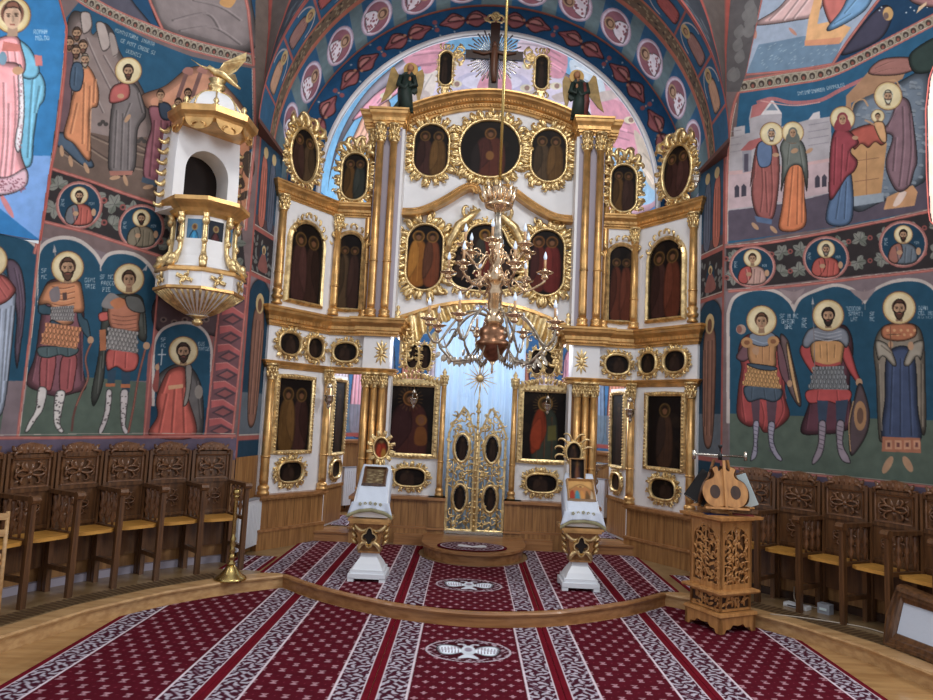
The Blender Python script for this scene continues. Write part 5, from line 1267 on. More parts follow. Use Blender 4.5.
def column(parent, T, u, d, z0, z1, r, cap=.24, base=.1, turned=False, m=None):
    m = m or GOLDP
    L = lambda x, y, z: T(u+x, d+y, z)
    mb = MB(L); 
    prof = [(r*.98, z0+base), (r*1.04, z0+base+.06), (r, z0+base+.3*(z1-z0)), (r*.92, z1-cap)]
    n = 14; V = []; 
    mb.lathe([(a, b) for a, b in prof], n)
    if True: mb.lathe([(r*1.12, z0+(z1-z0)*.28), (r*1.16, z0+(z1-z0)*.28+.012), (r*1.12, z0+(z1-z0)*.28+.024)], 12)
    c = mb.build('column', m, parent)
    mb = MB(L)
    if turned: mb.lathe([(r*1.3, z0), (r*1.35, z0+.02), (r*.8, z0+.05), (r*1.25, z0+base*.35), (r*1.5, z0+base*.5), (r*.9, z0+base*.65), (r*1.3, z0+base*.85), (r, z0+base)], 12)
    else: mb.lathe([(r*1.45, z0), (r*1.5, z0+base*.25), (r*1.2, z0+base*.4), (r*1.4, z0+base*.6), (r*1.4, z0+base*.75), (r*1.0, z0+base)], 12)
    mb.build('base', m, c)
    mb = MB(L)
    mb.lathe([(r*.95, z1-cap), (r*1.15, z1-cap+.01), (r*.95, z1-cap+.03), (r*1.15, z1-cap*.5), (r*1.5, z1-.03), (r*1.6, z1-.03), (r*1.6, z1)], 12)
    for lv in range(3):
        for k in range(8):
            a = 2*PI*(k+.5*lv)/8
            if math.sin(a) < -.3: continue
            x, y = r*1.15*math.cos(a), r*1.15*math.sin(a); z = z1-cap+.03+lv*(cap-.06)/3
            mb.ell((x, y, z+.03), (r*.34, r*.34, .04), 6, 4)
            mb.ell((x*1.25, y*1.25, z+.062), (r*.26, r*.26, .018), 6, 4)
    mb.build('capital', GOLD, c)
    return c
CORN = [(0, 0), (.015, 0), (.02, .02), (.05, .035), (.05, .06), (.075, .07), (.08, .11), (.1, .13), (.14, .16), (.15, .19), (.17, .2), (.17, .225), (0, .23)]
def cornice(parent, path, z0, z1, out=.13, name='cornice', dent=True, m=None):
    h = z1-z0
    mb = MB(); sweep_plan(mb, path, [(o/.17*out, z0+z/.23*h) for o, z in CORN])
    if dent:
        for p, t, n in along(path, .055, .05):
            c = p+n*(out*.42)
            e = .016; V = []
            for a in (-e, e):
                for b in (-.02, .012):
                    for zz in (z0+h*.30, z0+h*.48): q = c+t*a+n*b; V.append((q[0], q[1], zz))
            mb.add(V, [(0, 1, 3, 2), (4, 6, 7, 5), (0, 4, 5, 1), (2, 3, 7, 6), (0, 2, 6, 4), (1, 5, 7, 3)])
        for p, t, n in along(path, .03, .03):
            c = p+n*(out*.3); mb.ell((c[0], c[1], z0+h*.16), (.011, .011, .011), 5, 4)
    mb.build(name, m or GOLDP, parent)
def sgnpath(s, p): return [(x, y) for x, y in p] if s > 0 else [(-x, y) for x, y in p[::-1]]

TOPC = [(-1.2, 5.80), (-1.0, 5.90), (-.72, 6.0), (-.36, 6.09), (0, 6.12), (.36, 6.09), (.72, 6.0), (1.0, 5.90), (1.2, 5.80)]
ARC = [(-1.2, 3.03), (-.9, 3.14), (-.6, 3.24), (-.3, 3.3), (0, 3.32), (.3, 3.3), (.6, 3.24), (.9, 3.14), (1.2, 3.03)]
def build_iconostasis():
    root = thing('iconostasis', 'tall white and gilded icon screen with cornices and columns before the sanctuary', 'icon screen', (0, 9.2, ZS))
    # white panels
    mb = MB(Tc); top = catmull(TOPC, False, 4); arc = catmull(ARC, False, 4)
    top = resample(top, 33, False)[0]; arc = resample(arc, 33, False)[0]; V = []; Fc = []
    for i in range(33):
        for (x, z) in ((arc[i][0], arc[i][1]), (top[i][0], top[i][1])):
            for d in (0, -.08): V.append((x, d, z))
    for i in range(32):
        a = i*4; b = a+4; Fc += [(a, b, b+2, a+2), (a+1, a+3, b+3, b+1), (a, a+1, b+1, b), (a+2, b+2, b+3, a+3)]
    mb.add(V, Fc)
    for s in (-1, 1):
        mb.box(min(s*.52, s*1.22), max(s*.52, s*1.22), -.06, 0, .7, 2.26)
    mb.build('centre_panel', WHITE, root)
    for s in (-1, 1):
        # pier
        m = MB(); x0, x1 = sorted((s*1.2, s*1.55)); m.box(x0, x1, 9.02, 9.36, 2.3, 5.62); m.build('pier', LILAC, root)
        m = MB(); m.box(x0, x1, 9.0, 9.02, 2.35, 2.78); m.build('pier_panel', WHITE, root)
        m = MB(); m.box(x0-.0, x1, 9.04, 9.36, .7, 2.3); m.build('pier_lower', GOLDP if False else OAK, root)
        m = MB(); xa, xb = sorted((s*1.165, s*1.2)); m.box(xa, xb, 9.02, 9.30, 3.02, 5.62); m.build('white_edge', WHITE, root); m = MB(); m.box(xa, xb, 9.02, 9.3, .72, 2.3); m.build('white_edge', WHITE, root)
        # inner wing panels and outer wing
        T = Ti; m = MB(T); x0, x1 = sorted((s*1.55, s*2.03)); m.box(x0, x1, -.08, 0, 2.3, 4.42); m.build('door_bay_panel', WHITE, root)
        m = MB(Tw(s)); m.box(0, WL, -.08, 0, .74, 4.42); m.build('wing_panel', WHITE, root)
        # plinths
        m = MB(Tw(s)); m.box(-.03, WL+.02, -.1, .06, ZS, .72); m.box(-.05, WL+.03, -.1, .085, ZS, .34); m.box(-.04, WL+.03, -.1, .1, .70, .745)
        for k in range(7): m.box(.05+k*.135, .054+k*.135, .06, .0615, .36, .68, 1)
        m.build('wing_plinth', [OAK, WALNUT], root)
        m = MB(Tw(s)); m.box(-.06, WL+.03, -.1, .11, .72, .76); m.box(-.05, WL+.03, -.1, .1, .33, .36); m.build('plinth_moulding', OAKH, root)
        m = MB(Tc); x0, x1 = sorted((s*.4, s*1.56)); 
        m.box(x0, x1, -.06, .13, .12, .68); x0, x1 = sorted((s*.39, s*.6)); m.box(x0, x1, -.06, .17, .12, .68); x0, x1 = sorted((s*1.16, s*1.58)); m.box(x0, x1, -.06, .40, .12, .68)
        x0, x1 = sorted((s*.385, s*1.2)); m.box(x0, x1, -.06, .176, .12, .325)
        for k in range(5): 
            xx = s*(.66+k*.1); m.box(xx, xx+.004, .13, .1315, .34, .66, 1)
        m.build('plinth', [OAK, WALNUT], root)
        m = MB(Tc)
        for a, b, dd in ((.385, 1.2, .18), (.38, .61, .2), (1.15, 1.6, .44)):
            x0, x1 = sorted((s*a, s*b)); m.box(x0, x1, -.06, dd, .68, .72); m.box(x0, x1, -.06, dd, .31, .335)
        x0, x1 = sorted((s*.62, s*1.02)); m.box(x0, x1, .17, .26, .12, .25)
        m.build('plinth_moulding', OAKH, root)
        # columns
        for x in (1.30, 1.48):
            column(root, Tp, s*x, .03, 3.03, 5.66, .052, .26, .12)
        for x in (1.27, 1.375, 1.48): column(root, Tp, s*x, .03, .74, 2.30, .046, .2, .1)
        column(root, Tw(s), .0, .05, 3.04, 4.4, .05, .2, .1); column(root, Tw(s), .95, .05, 3.04, 4.4, .05, .2, .2, True)
        column(root, Tw(s), .0, .05, .76, 2.32, .05, .2, .1); column(root, Tw(s), .95, .05, .76, 2.32, .05, .2, .12)
        column(root, Tc, s*.475, .06, .72, 2.3, .038, .12, .12)
        m = MB(Tc); m.lathe([(.04, 2.3), (.045, 2.31), (.02, 2.335), (.035, 2.36), (.02, 2.385), (.004, 2.42)], 10, (s*.475, .06)); m.build('finial', GOLD, root)
        m = MB(Tp); m.lathe([(.035, 3.03), (.045, 3.05), (.015, 3.08), (.04, 3.12), (.015, 3.16), (.03, 3.19), (.004, 3.22)], 10, (s*1.13, -.08)); m.build('finial', GOLD, root)
        # cornices
        cornice(root, sgnpath(s, [(1.13, 9.3), (1.13, 8.97), (1.6, 8.97), (1.6, 9.07), (2.03, 9.07), (2.58, 8.25), (2.64, 8.3)]), 2.78, 3.02)
        cornice(root, sgnpath(s, [(1.17, 9.3), (1.17, 8.99), (1.58, 8.99), (1.58, 9.07), (2.03, 9.07), (2.58, 8.25), (2.63, 8.3)]), 2.27, 2.36, .07, 'ledge', False)
        cornice(root, sgnpath(s, [(1.56, 9.07), (2.03, 9.07), (2.58, 8.25), (2.63, 8.3)]), 4.38, 4.57, .1)
        cornice(root, sgnpath(s, [(1.2, 9.3), (1.2, 8.97), (1.56, 8.97), (1.56, 9.06), (1.69, 9.06), (1.69, 9.3)]), 5.62, 5.87, .09)
        m = MB(); x0, x1 = sorted((s*1.2, s*1.56)); m.box(x0, x1, 8.98, 9.32, 5.84, 5.869); x0, x1 = sorted((s*1.5, s*1.69)); m.box(x0, x1, 9.07, 9.3, 5.6, 5.868); m.build('cap_block', GOLDP, root)
        # outer half column behind the pier cap
        column(root, lambda u, d, z: (u, 9.1-d, z), s*1.6, .0, 3.03, 5.62, .045, .26, .12)
        # lozenge ornament on the pier frieze
        m = MB(Tp)
        for k in range(12):
            a = 2*PI*k/12; leaf(m, s*1.31+.02*math.cos(a), 2.57+.05*math.sin(a), a, .05+.07*abs(math.sin(a)), .016, .01)
        m.ell((s*1.31, .02, 2.57), (.03, .02, .06)); m.build('rosette', GOLD, root)
    # curved top cornice
    def cc(curve, prof, name, dent=.045, beadoff=None, flip=1):
        m = MB(Tc); q = resample(catmull(curve, False, 5), 60, False)[0]; moulding(m, q, prof, closed=False, flip=flip)
        P, _ = resample(q, int(2.5/dent), False); n = normals2(P, False)*flip
        for p, nn in zip(P, n):
            b = p+nn*beadoff[0]; m.ell((b[0], beadoff[1], b[1]), (.017, .018, .017), 6, 4)
            b = p+nn*beadoff[2]; m.ell((b[0], beadoff[3], b[1]), (.012, .018, .024), 5, 4)
        m.build(name, GOLDP, root)
    cc(TOPC, [(-.06, 0), (-.06, .04), (-.035, .05), (-.03, .08), (.01, .09), (.02, .13), (.06, .16), (.09, .2), (.11, .21), (.13, .24), (.15, .24), (.15, 0)], 'curved_cornice', .04, (-.012, .088, .035, .145), flip=-1)
    for s in (-1, 1):
        SW = [(s*1.2, 4.55), (s*1.0, 4.56), (s*.86, 4.6), (s*.7, 4.68), (s*.54, 4.78), (s*.4, 4.88), (s*.27, 4.95), (s*.17, 4.93), (s*.13, 4.85)]
        cc(SW, [(-.055, 0), (-.055, .03), (-.03, .05), (-.02, .07), (.01, .08), (.02, .11), (.05, .14), (.075, .15), (.08, 0)], 'scrolled_cornice', .04, (-.03, .06, .008, .09), flip=-1 if s > 0 else 1)
        m = MB(Tc); curl(m, s*.11, 4.83, -PI/2 if s > 0 else -PI/2, .34, .03, -s, .09, 6.5, n=8); m.ell((s*.16, .1, 4.86), (.035, .05, .035)); m.build('volute', GOLDP, root)
    # moulding above the big arch
    m = MB(Tc); q = catmull([(x, z+.03) for x, z in ARC], False, 5); moulding(m, q, [(-.05, 0), (-.05, .03), (-.02, .05), (.02, .04), (.03, 0)], closed=False, flip=-1); m.build('arch_moulding', GOLDP, root)
    # gilded carved drapery hanging in the arch
    for s in (-1, 1):
        m = MB(Tc); n1, n2 = 90, 10; V = []; Fc = []
        for i in range(n1+1):
            t = i/n1; x = .1+1.0*t; zt = 3.31-.24*(x/1.12)**2; ln = .1+.16*t+.35*t**4+.03*abs(math.sin(t*26))
            for j in range(n2+1):
                v = j/n2; V.append((s*(x-.05*v*math.sin(t*PI)), .045+.035*math.sin(t*52+v*1.5)*(.35+.65*v), zt-ln*v))
        for i in range(n1):
            for j in range(n2): a = i*(n2+1)+j; Fc.append((a, a+1, a+n2+2, a+n2+1))
        m.add(V, Fc, 0, True); o = m.build('carved_drapery', GOLD, root); o.modifiers.new('t', 'SOLIDIFY').thickness = .012
        m = MB(Tc)
        for k in range(16): 
            x = s*(1.08-.02*k*(k < 9)-.03*(k >= 9)*(k-6)); z = 2.98-.035*k; curl(m, s*(1.07-.03*(k % 3)), 2.95-.03*k, -PI/2-s*(.6+.2*(k % 3)), .16, .024, s if k % 2 else -s, .05); leaf(m, s*1.05, 2.96-.03*k, -PI/2-s*rnd.uniform(0, 1.4), .14, .035, .05)
        m.build('carved_foliage', GOLD, root)
    # carved crest over each large lower icon
    for s in (-1, 1):
        m = MB(Tc); cx = s*.89
        for k in range(-6, 7):
            x = cx+k*.055; z = 2.24+.03*math.cos(k*.5)
            curl(m, x, z, PI/2+k*.12, .13, .018, 1 if k < 0 else -1, .05); leaf(m, x, z, PI/2-k*.15, .09, .025, .06)
        m.box(cx-.37, cx+.37, 0, .06, 2.2, 2.25); m.build('carved_crest', GOLD, root)
    # royal doors
    for s in (-1, 1):
        out = [(s*.008, .3), (s*.395, .3), (s*.395, 1.56), (s*.33, 1.72), (s*.27, 1.8), (s*.2, 1.93), (s*.13, 1.86), (s*.08, 1.72), (s*.03, 1.6), (s*.008, 1.55)]
        oc = np.array(out); g = MB(Tc)
        moulding(g, oc, [(-.03, .03), (-.03, .06), (-.005, .065), (0, .05), (0, .03), (-.03, .03)])
        rr = random.Random(9)
        ov = [(s*.2, 1.37, .085, .17), (s*.2, .72, .08, .16)]
        for cz, rr_ in ((1.04, .02), (1.75, .02)): pass
        pts = [(x, z) for x in np.arange(.05, .38, .055) for z in np.arange(.35, 1.87, .062)]
        inner = oc*1.0
        for (x, z) in pts:
            X = s*x+rr.uniform(-.012, .012); Z = z+rr.uniform(-.015, .015)
            if not inside(oc, np.array(X), np.array(Z)): continue
            if any(((X-a)/(c+.055))**2+((Z-b)/(d+.055))**2 < 1 for a, b, c, d in ov): continue
            h = 1 if (int(z*20)+int(x*30)) % 2 else -1
            curl(g, X, Z, rr.uniform(0, 6.28), .125, .0125, h, .045, 4.2, n=5)
            if rr.random() < .6: leaf(g, X, Z, rr.uniform(0, 6.28), .08, .014, .045)
        for a, b, c, d in ov:
            P = [(a+c*1.35*math.cos(t), b+d*1.22*math.sin(t)*(1.12 if abs(math.sin(t)) > .9 else 1)) for t in np.linspace(0, 2*PI, 24, endpoint=False)]
            moulding(g, c_ell(a, b, c, d), [(-.005, .04), (0, .075), (.02, .08), (.035, .06), (.036, .04)], sm=True)
            moulding(g, P, [(0, .045), (.006, .07), (.014, .045)], sm=True)
        # vertical rods so that the tracery holds together
        for x in (.1, .3): g.tube([(s*x, .045, .32), (s*x, .045, 1.62)], .008, 5)
        ds = g.build('royal_door', GOLD, root)
        for (a, b, c, d) in ov:
            cv = icon_paint('dark', a, b, 2*c, 2*d, 3); cv.surf('oval_painting', lambda U, V: np.array([Tc(x, .06, y) for x, y in zip(U, V)]), ICONP, ds, inside(c_ell(a, b, c, d), cv.U, cv.Vv))
    m = MB(Tc)
    m.tube([(0, .09, .3), (0, .09, 1.95)], .017, 10); m.lathe([(.03, 1.84), (.035, 1.86), (.015, 1.89), (.04, 1.93), (.015, 1.98), (.022, 2.0), (.008, 2.03), (.008, 2.2)], 12, (0, .09))
    for z in np.arange(.36, 1.8, .08): m.ell((0, .1, z), (.024, .02, .018), 8, 4)
    m.build('centre_post', GOLD, root)
    m = MB(Tc); m.lathe([(.05, 0), (.05, .02), (.03, .03)], 16, (0, 0)); 
    m = MB(Tc); m.ell((0, .1, 2.3), (.05, .025, .05), 14, 8)
    for k in range(16):
        a = 2*PI*k/16+.1; L = .24 if k % 2 else .19
        m.tube([(.04*math.cos(a), .1, 2.3+.04*math.sin(a)), (L*math.cos(a), .1, 2.3+L*math.sin(a))], [.01, .003], 5)
    m.tube([(0, .1, 2.34), (0, .1, 2.58)], .007, 5); m.tube([(-.04, .1, 2.54), (.04, .1, 2.54)], .007, 5); m.build('sunburst_finial', GOLD, root)
    m = MB(Tc); m.box(-.4, .4, -.1, .14, .2, .3); m.build('threshold', SILVER, root)
    # open side doors, swung inwards
    for s in (-1, 1):
        hx, hy = s*2.0, 9.14; ang = R_(12)
        D = lambda u, d, z, s=s: (s*(2.0-.02-u*math.sin(ang)-d*math.cos(ang)), 9.14+u*math.cos(ang)-d*math.sin(ang), z)
        m = MB(D); m.box(0, .6, -.03, 0, .27, 2.26); lf = m.build('side_door', WHITE, root)
        m = MB(D); m.box(0, .6, .0, .012, .3, .78); m.box(0, .6, 0, .03, .76, .8); m.build('wood_panel', OAK, lf)
        put_icon('', '', D, c_rect(.12, .5, 1.22, 2.18), 'dark', 40+s, parent=lf, style='rope', rim=.05, thick=.02)
        put_icon('', '', D, c_sup(.31, 1.0, .15, .11, .7), 'dark', 44+s, parent=lf, w=.05, step=.06, thick=.02)
        m = MB(Ti); x0, x1 = sorted((s*1.24, s*2.1)); m.box(x0, x1, -.2, .14, ZS, .25); m.box(x0, x1, -.2, .16, .235, .255); m.build('door_step', OAKH, root)
        m = MB(Ti); x0, x1 = sorted((s*1.97, s*2.03)); m.box(x0, x1, -.1, .0, .25, 2.3); m.build('door_jamb', WHITE, root)
    return root

def build_icons():
    L, Rr = 'left', 'right'
    for s in (-1, 1):
        sd = L if s < 0 else Rr
        G = None
        put_icon('icon', 'large rectangular icon of the %s, %s of the royal doors' % (('Mother and Child' if s < 0 else 'Saviour with a book'), sd), Tc, c_rect(s*.89-.295, s*.89+.295, 1.26, 2.16), 'mary' if s < 0 else 'christ', 5, style='rope', rim=.065, group=None)
        put_icon('icon', 'small lying oval icon under the large icon %s of the royal doors' % sd, Tc, c_sup(s*.875, .955, .2, .115, .7), 'dark', 7+s, w=.075, step=.06, group='lying oval icons of the lower tier')
        # pair of ovals above the big icon
        for k, x in enumerate((.83, 1.0)):
            xx = s*x if True else 0
            put_icon('icon', '%s of two upright oval icons above the large icon %s of the doors' % ('inner' if k == 0 else 'outer', sd), Tc, c_sup(xx-s*.08, 2.56, .078, .16, .8), 'dark', 12+k+s, w=.06, step=.055, rim=.012, d=.03, group='paired oval icons over the large icons')
        # middle tier
        put_icon('icon', 'round-ended icon of two %s-robed apostles just %s of the chandelier' % ('gold' if s < 0 else 'red', sd), Tc, c_stad(s*.83, 3.93, .24, .45), 'gold two' if s < 0 else 'red two', 3, w=.17, step=.085, size=1., rim=.03)
        put_icon('icon', 'round-ended icon of two saints, top tier, %s of the round icon' % sd, Tc, c_stad(s*.815, 5.44, .235, .37), 'two', 21+s, w=.15, step=.08, rim=.03, group='side icons of the top tier')
        # upper wing tier
        def arched(T, u, name, sd2, seed, w_=.19):
            def cr(mb):
                for k in range(-4, 5):
                    a = PI/2-k*.33; curl(mb, u+.24*math.cos(a), 3.92+.3*math.sin(a), a, .12, .02, 1 if k > 0 else -1, .05)
            put_icon('icon', 'arched icon in plain gilt frame, %s bay of the %s wing above the cornice' % (name, sd2), T, c_arch(u-w_, u+w_, 3.14, 4.15), 'two', seed, style='plain', rim=.05, crown=cr, group='arched icons of the upper wings')
        arched(Ti, s*1.815, 'inner', sd, 31+s, .165); arched(Tw(s), .5, 'outer', sd, 35+s, .27)
        def crownf(T, u, z, wd):
            def f(mb):
                for k in range(-2, 3):
                    a = PI/2-k*.5; x = u+wd*.95*math.cos(a); zz = z+.12*math.sin(a)
                    curl(mb, x, zz, a+.1, .3-.04*abs(k), .042, 1 if k > 0 else -1, .03, 3.2, n=7); curl(mb, x, zz, a-.2, .24-.03*abs(k), .034, -1 if k > 0 else 1, .04, 3.2, n=7)
            return f
        put_icon('icon', 'flame-framed arched icon standing on the %s inner wing beside the tall pier' % sd, Ti, c_stad(s*1.815, 4.94, .165, .32), 'two', 51+s, w=.11, step=.075, rim=.03, crown=crownf(Ti, s*1.815, 5.2, .18), group='flame-framed icons on the wings')
        put_icon('icon', 'oval icon with flame-like gilt carving standing on the outer end of the %s wing' % sd, Tw(s), c_ell(.66, 5.0, .22, .34), 'two', 54+s, w=.11, step=.075, rim=.035, crown=crownf(Tw(s), .66, 5.24, .26), group='flame-framed icons on the wings')
        # frieze
        put_icon('icon', 'lying oval icon in the frieze over the %s side door' % sd, Ti, c_sup(s*1.79, 2.56, .15, .12, .8), 'dark', 61+s, w=.065, step=.055, rim=.03, group='oval icons of the frieze')
        put_icon('icon', 'middle one of the three frieze ovals on the %s wing' % sd, Tw(s), c_sup(.25, 2.575, .13, .13, .8), 'dark', 63+s, w=.065, step=.055, rim=.03, group='oval icons of the frieze')
        put_icon('icon', 'outermost of the three frieze ovals on the %s wing' % sd, Tw(s), c_sup(.68, 2.585, .165, .13, .8), 'dark', 65+s, w=.065, step=.055, rim=.03, group='oval icons of the frieze')
        # lower wing
        put_icon('icon', 'tall rectangular icon of %s low on the %s wing' % ('two standing figures' if s < 0 else 'one frontal saint', sd), Tw(s), c_rect(.26, .8, 1.27, 2.16), 'two' if s < 0 else 'single', 71+s, style='rope', rim=.055)
        put_icon('icon', 'small lying oval icon low on the %s wing under the tall rectangular icon' % sd, Tw(s), c_sup(.53, 1.01, .19, .12, .7), 'dark', 74+s, w=.075, step=.06, group='lying oval icons of the lower tier')
        # flanking ovals of the crucifix
        put_icon('icon', 'slim upright oval icon on the curved cornice, %s of the crucifix' % sd, lambda u, d, z: (u, 9.2-d, z), c_stad(s*.665, 6.58, .085, .24), 'dark', 81+s, w=.04, step=.08, rim=.025, crown=lambda mb, s=s: ([curl(mb, s*.665+k*.03, 6.86, PI/2-k*.5, .12, .018, 1 if k > 0 else -1, .02) for k in (-2, -1, 0, 1, 2)], [curl(mb, s*.665+k*.03, 6.3, -PI/2+k*.5, .14, .02, -1 if k > 0 else 1, .02) for k in (-2, -1, 1, 2)], mb.box(s*.665-.05, s*.665+.05, -.02, .04, 6.1, 6.33)), group='slim ovals beside the crucifix')
    put_icon('icon', 'round icon of the praying Mother of God at the centre of the top tier', Tc, c_sup(0, 5.5, .41, .4, .92), 'oranta', 90, w=.15, step=.085, rim=.035)
    lob = catmull([(0, 4.42), (.2, 4.36), (.3, 4.18), (.42, 4.02), (.48, 3.8), (.42, 3.6), (.25, 3.52), (0, 3.5), (-.25, 3.52), (-.42, 3.6), (-.48, 3.8), (-.42, 4.02), (-.3, 4.18), (-.2, 4.36)])
    def wings(mb):
        for s in (-1, 1):
            p = [(s*.5, .05, 3.95), (s*.5, .07, 4.15), (s*.38, .09, 4.38), (s*.22, .08, 4.52), (s*.1, .06, 4.62)]
            mb.tube(p, [.03, .055, .065, .05, .02], 8); 
            for k in range(12): leaf(mb, s*(.48-.032*k), 4.1+.043*k, PI/2-s*.6, .14, .03, .06)
            curl(mb, s*.3, 4.5, PI-PI*(s > 0)+.9*s, .26, .03, s, .05)
    put_icon('icon', 'lobed central icon of the enthroned Saviour directly behind the chandelier', Tc, lob, 'centre', 92, w=.1, step=.1, rim=.03, crown=wings)
    # crucifix
    CX = thing('crucifix', 'dark crucifix with silver rays and gilt trefoils on top of the icon screen', 'crucifix', (0, 9.2, 6.25))
    T = lambda u, d, z: (u, 9.2-d, z)
    m = MB(T); m.box(-.065, .065, 0, .05, 6.2, 7.27); m.box(-.40, .40, 0, .05, 6.74, 6.86); m.build('cross', mat('dark_cross', (52, 30, 24), .35), CX)
    m = MB(T); b = [(0, 6.95), (0, 6.84), (0, 6.7), (0, 6.55), (.01, 6.4)]
    m.tube([(x, .07, z) for x, z in b], [.03, .05, .055, .045, .035], 8); m.tube([(-.3, .065, 6.83), (-.15, .07, 6.8), (0, .07, 6.84), (.15, .07, 6.8), (.3, .065, 6.83)], [.012, .018, .02, .018, .012], 6); m.ell((0, .08, 6.93), (.035, .035, .045)); m.build('figure', mat('cross_figure', (96, 62, 44), .4), CX)
    m = MB(T)
    for k in range(48):
        a = 2*PI*k/48
        if min(abs(math.sin(a)), abs(math.cos(a))) < .16: continue
        L = .4 if k % 2 else .34; m.tube([(.1*math.cos(a), .01, 6.8+.1*math.sin(a)), (L*math.cos(a), .01, 6.8+L*math.sin(a))], [.006, .012], 4)
    m.build('rays', SILVER, CX)
    for (x, z, a0) in ((-.40, 6.8, PI), (.40, 6.8, 0), (0, 7.27, PI/2)):
        m = MB(T)
        for k in (-1, 0, 1):
            a = a0+k*1.1; P = [(x+.04*math.cos(a0)+.07*math.cos(a)+.055*math.cos(t), .02, z+.04*math.sin(a0)+.07*math.sin(a)+.055*math.sin(t)) for t in np.linspace(0, 2*PI, 12)]; m.tube(P, .016, 5)
            leaf(m, x+.1*math.cos(a), z+.1*math.sin(a), a, .09, .03, .02)
        m.build('gilt_trefoil', GOLD, CX)
    for s in (-1, 1): m = MB(T); curl(m, s*.08, 6.22, PI/2-s*1.1, .2, .03, -s, .03); m.build('foot_scroll', GOLD, CX)
    # angels on the pier caps
    for s in (-1, 1):
        A = thing('angel_figure', 'painted ochre-winged angel in %s robes standing on the %s pier' % (('dark green' if s < 0 else 'green and red'), 'left' if s < 0 else 'right'), 'angel figure', (s*1.2, 9.05, 5.87), 'angels on the piers')
        cx = s*1.17; T = lambda u, d, z, cx=cx, s=s: (cx+u*(-s), 9.08-d, 5.87+z)
        m = MB(T)
        m.prism([(-.22, 0), (-.12, .14), (-.13, .3), (-.1, .42), (-.12, .5), (-.04, .56), (.06, .56), (.12, .48), (.14, .3), (.1, .26), (.07, .28), (.1, .0)], .0, .06)
        m.tube([(.0, .05, .02), (-.02, .06, .25), (.0, .06, .5)], [.1, .085, .06], 10)
        m.tube([(-.09, .06, .5), (-.12, .09, .36), (-.02, .13, .3), (.03, .13, .4)], [.035, .035, .03, .02], 8); m.tube([(.08, .06, .5), (.12, .09, .36), (.05, .13, .33), (.03, .13, .41)], [.035, .035, .03, .02], 8); m.build('robe', GREEN, A)
        if s > 0: m = MB(T); m.tube([(-.07, .07, .02), (-.09, .08, .25), (-.07, .07, .5)], [.05, .06, .03], 8); m.build('cloak', REDR, A)
        m = MB(T); m.prism([(-.06, .52), (-.14, .56), (-.2, .66), (-.24, .64), (-.27, .5), (-.31, .3), (-.36, .14), (-.28, .2), (-.2, .3), (-.1, .42)], -.03, -.005); m.build('wing', OCHREW, A)
        m = MB(T); m.prism([(.06, .5), (.12, .6), (.19, .64), (.22, .56), (.21, .4), (.18, .25), (.17, .1), (.13, .24), (.1, .38)], -.03, -.005); m.build('wing', OCHREW, A)
        m = MB(T); m.prism([(.03+.1*math.cos(t), .62+.1*math.sin(t)) for t in np.linspace(0, 2*PI, 20, endpoint=False)], 0, .015); m.build('halo', mat('halo_gold', (206, 166, 96), .5, .2), A)
        m = MB(T); m.ell((.03, .06, .62), (.044, .045, .056), 12, 8); m.ell((.03, .09, .615), (.007, .01, .012)); m.tube([(.03, .05, .6), (.01, .05, .53)], .022, 8); m.ell((.04, .14, .42), (.018, .02, .035)); m.build('face_and_hands', SKIN, A)
        m = MB(T); m.ell((.03, .03, .635), (.046, .03, .05), 12, 8); m.build('hair', DARKW, A)
    # curtain behind the royal doors
    m = MB(); n = 60; V = []; 
    for i in range(n+1):
        x = -.62+1.24*i/n; y = 9.5+.03*math.sin(i*1.1)+.012*math.sin(i*2.7)
        V += [(x, y, .27), (x, y, 3.3)]
    m.add(V, [(2*i, 2*i+2, 2*i+3, 2*i+1) for i in range(n)], 0, True); cu = m.build('curtain', CURT, None); cu.modifiers.new('t', 'SOLIDIFY').thickness = .004
    tag(cu, 'plain white curtain hanging behind the royal doors', 'curtain')
    # round step with oval rug
    st = thing('round_step', 'low rounded wooden step in front of the royal doors', 'step', (0, 8.6, ZS))
    def arcp(rx, ry, y0=8.62): return [(rx*math.cos(PI+PI*i/24), y0+ry*math.sin(PI+PI*i/24)) for i in range(25)]
    m = MB(); P = arcp(.6, .66); m.slab(P+[(.6, 9.1), (-.6, 9.1)], ZS, .235); m.build('body', OAKH, st)
    m = MB(); P = arcp(.635, .7); m.slab(P+[(.635, 9.1), (-.635, 9.1)], .235, .265); m.build('top_board', OAKH, st)
    c = Canvas(-.46, .42, 7.98, 8.56, .008, BURD); cx, cy = -.02, 8.27; 
    k = damask(c.U, c.Vv, 2.)[..., None]; e = ((c.U-cx)/.41)**2+((c.Vv-cy)/.27)**2
    c.A = np.where((e < .78)[..., None], BURD*(1-k*.8)+LT*k*.8, BUR); c.A = np.where((np.abs(e-.8) < .03)[..., None], LT, c.A)
    for s in (-1, 1): c.P([(cx, cy), (cx+s*.14, cy+.09), (cx+s*.16, cy-.04), (cx, cy-.07)], (222, 224, 230))
    o = c.surf('oval_rug', lambda a, b: np.stack([a, b, np.full(len(a), .281)], 1), PILE, mask=e < 1); o.modifiers.new('t', 'SOLIDIFY').thickness = .012
    tag(o, 'small oval burgundy rug lying on the rounded step before the royal doors', 'rug')
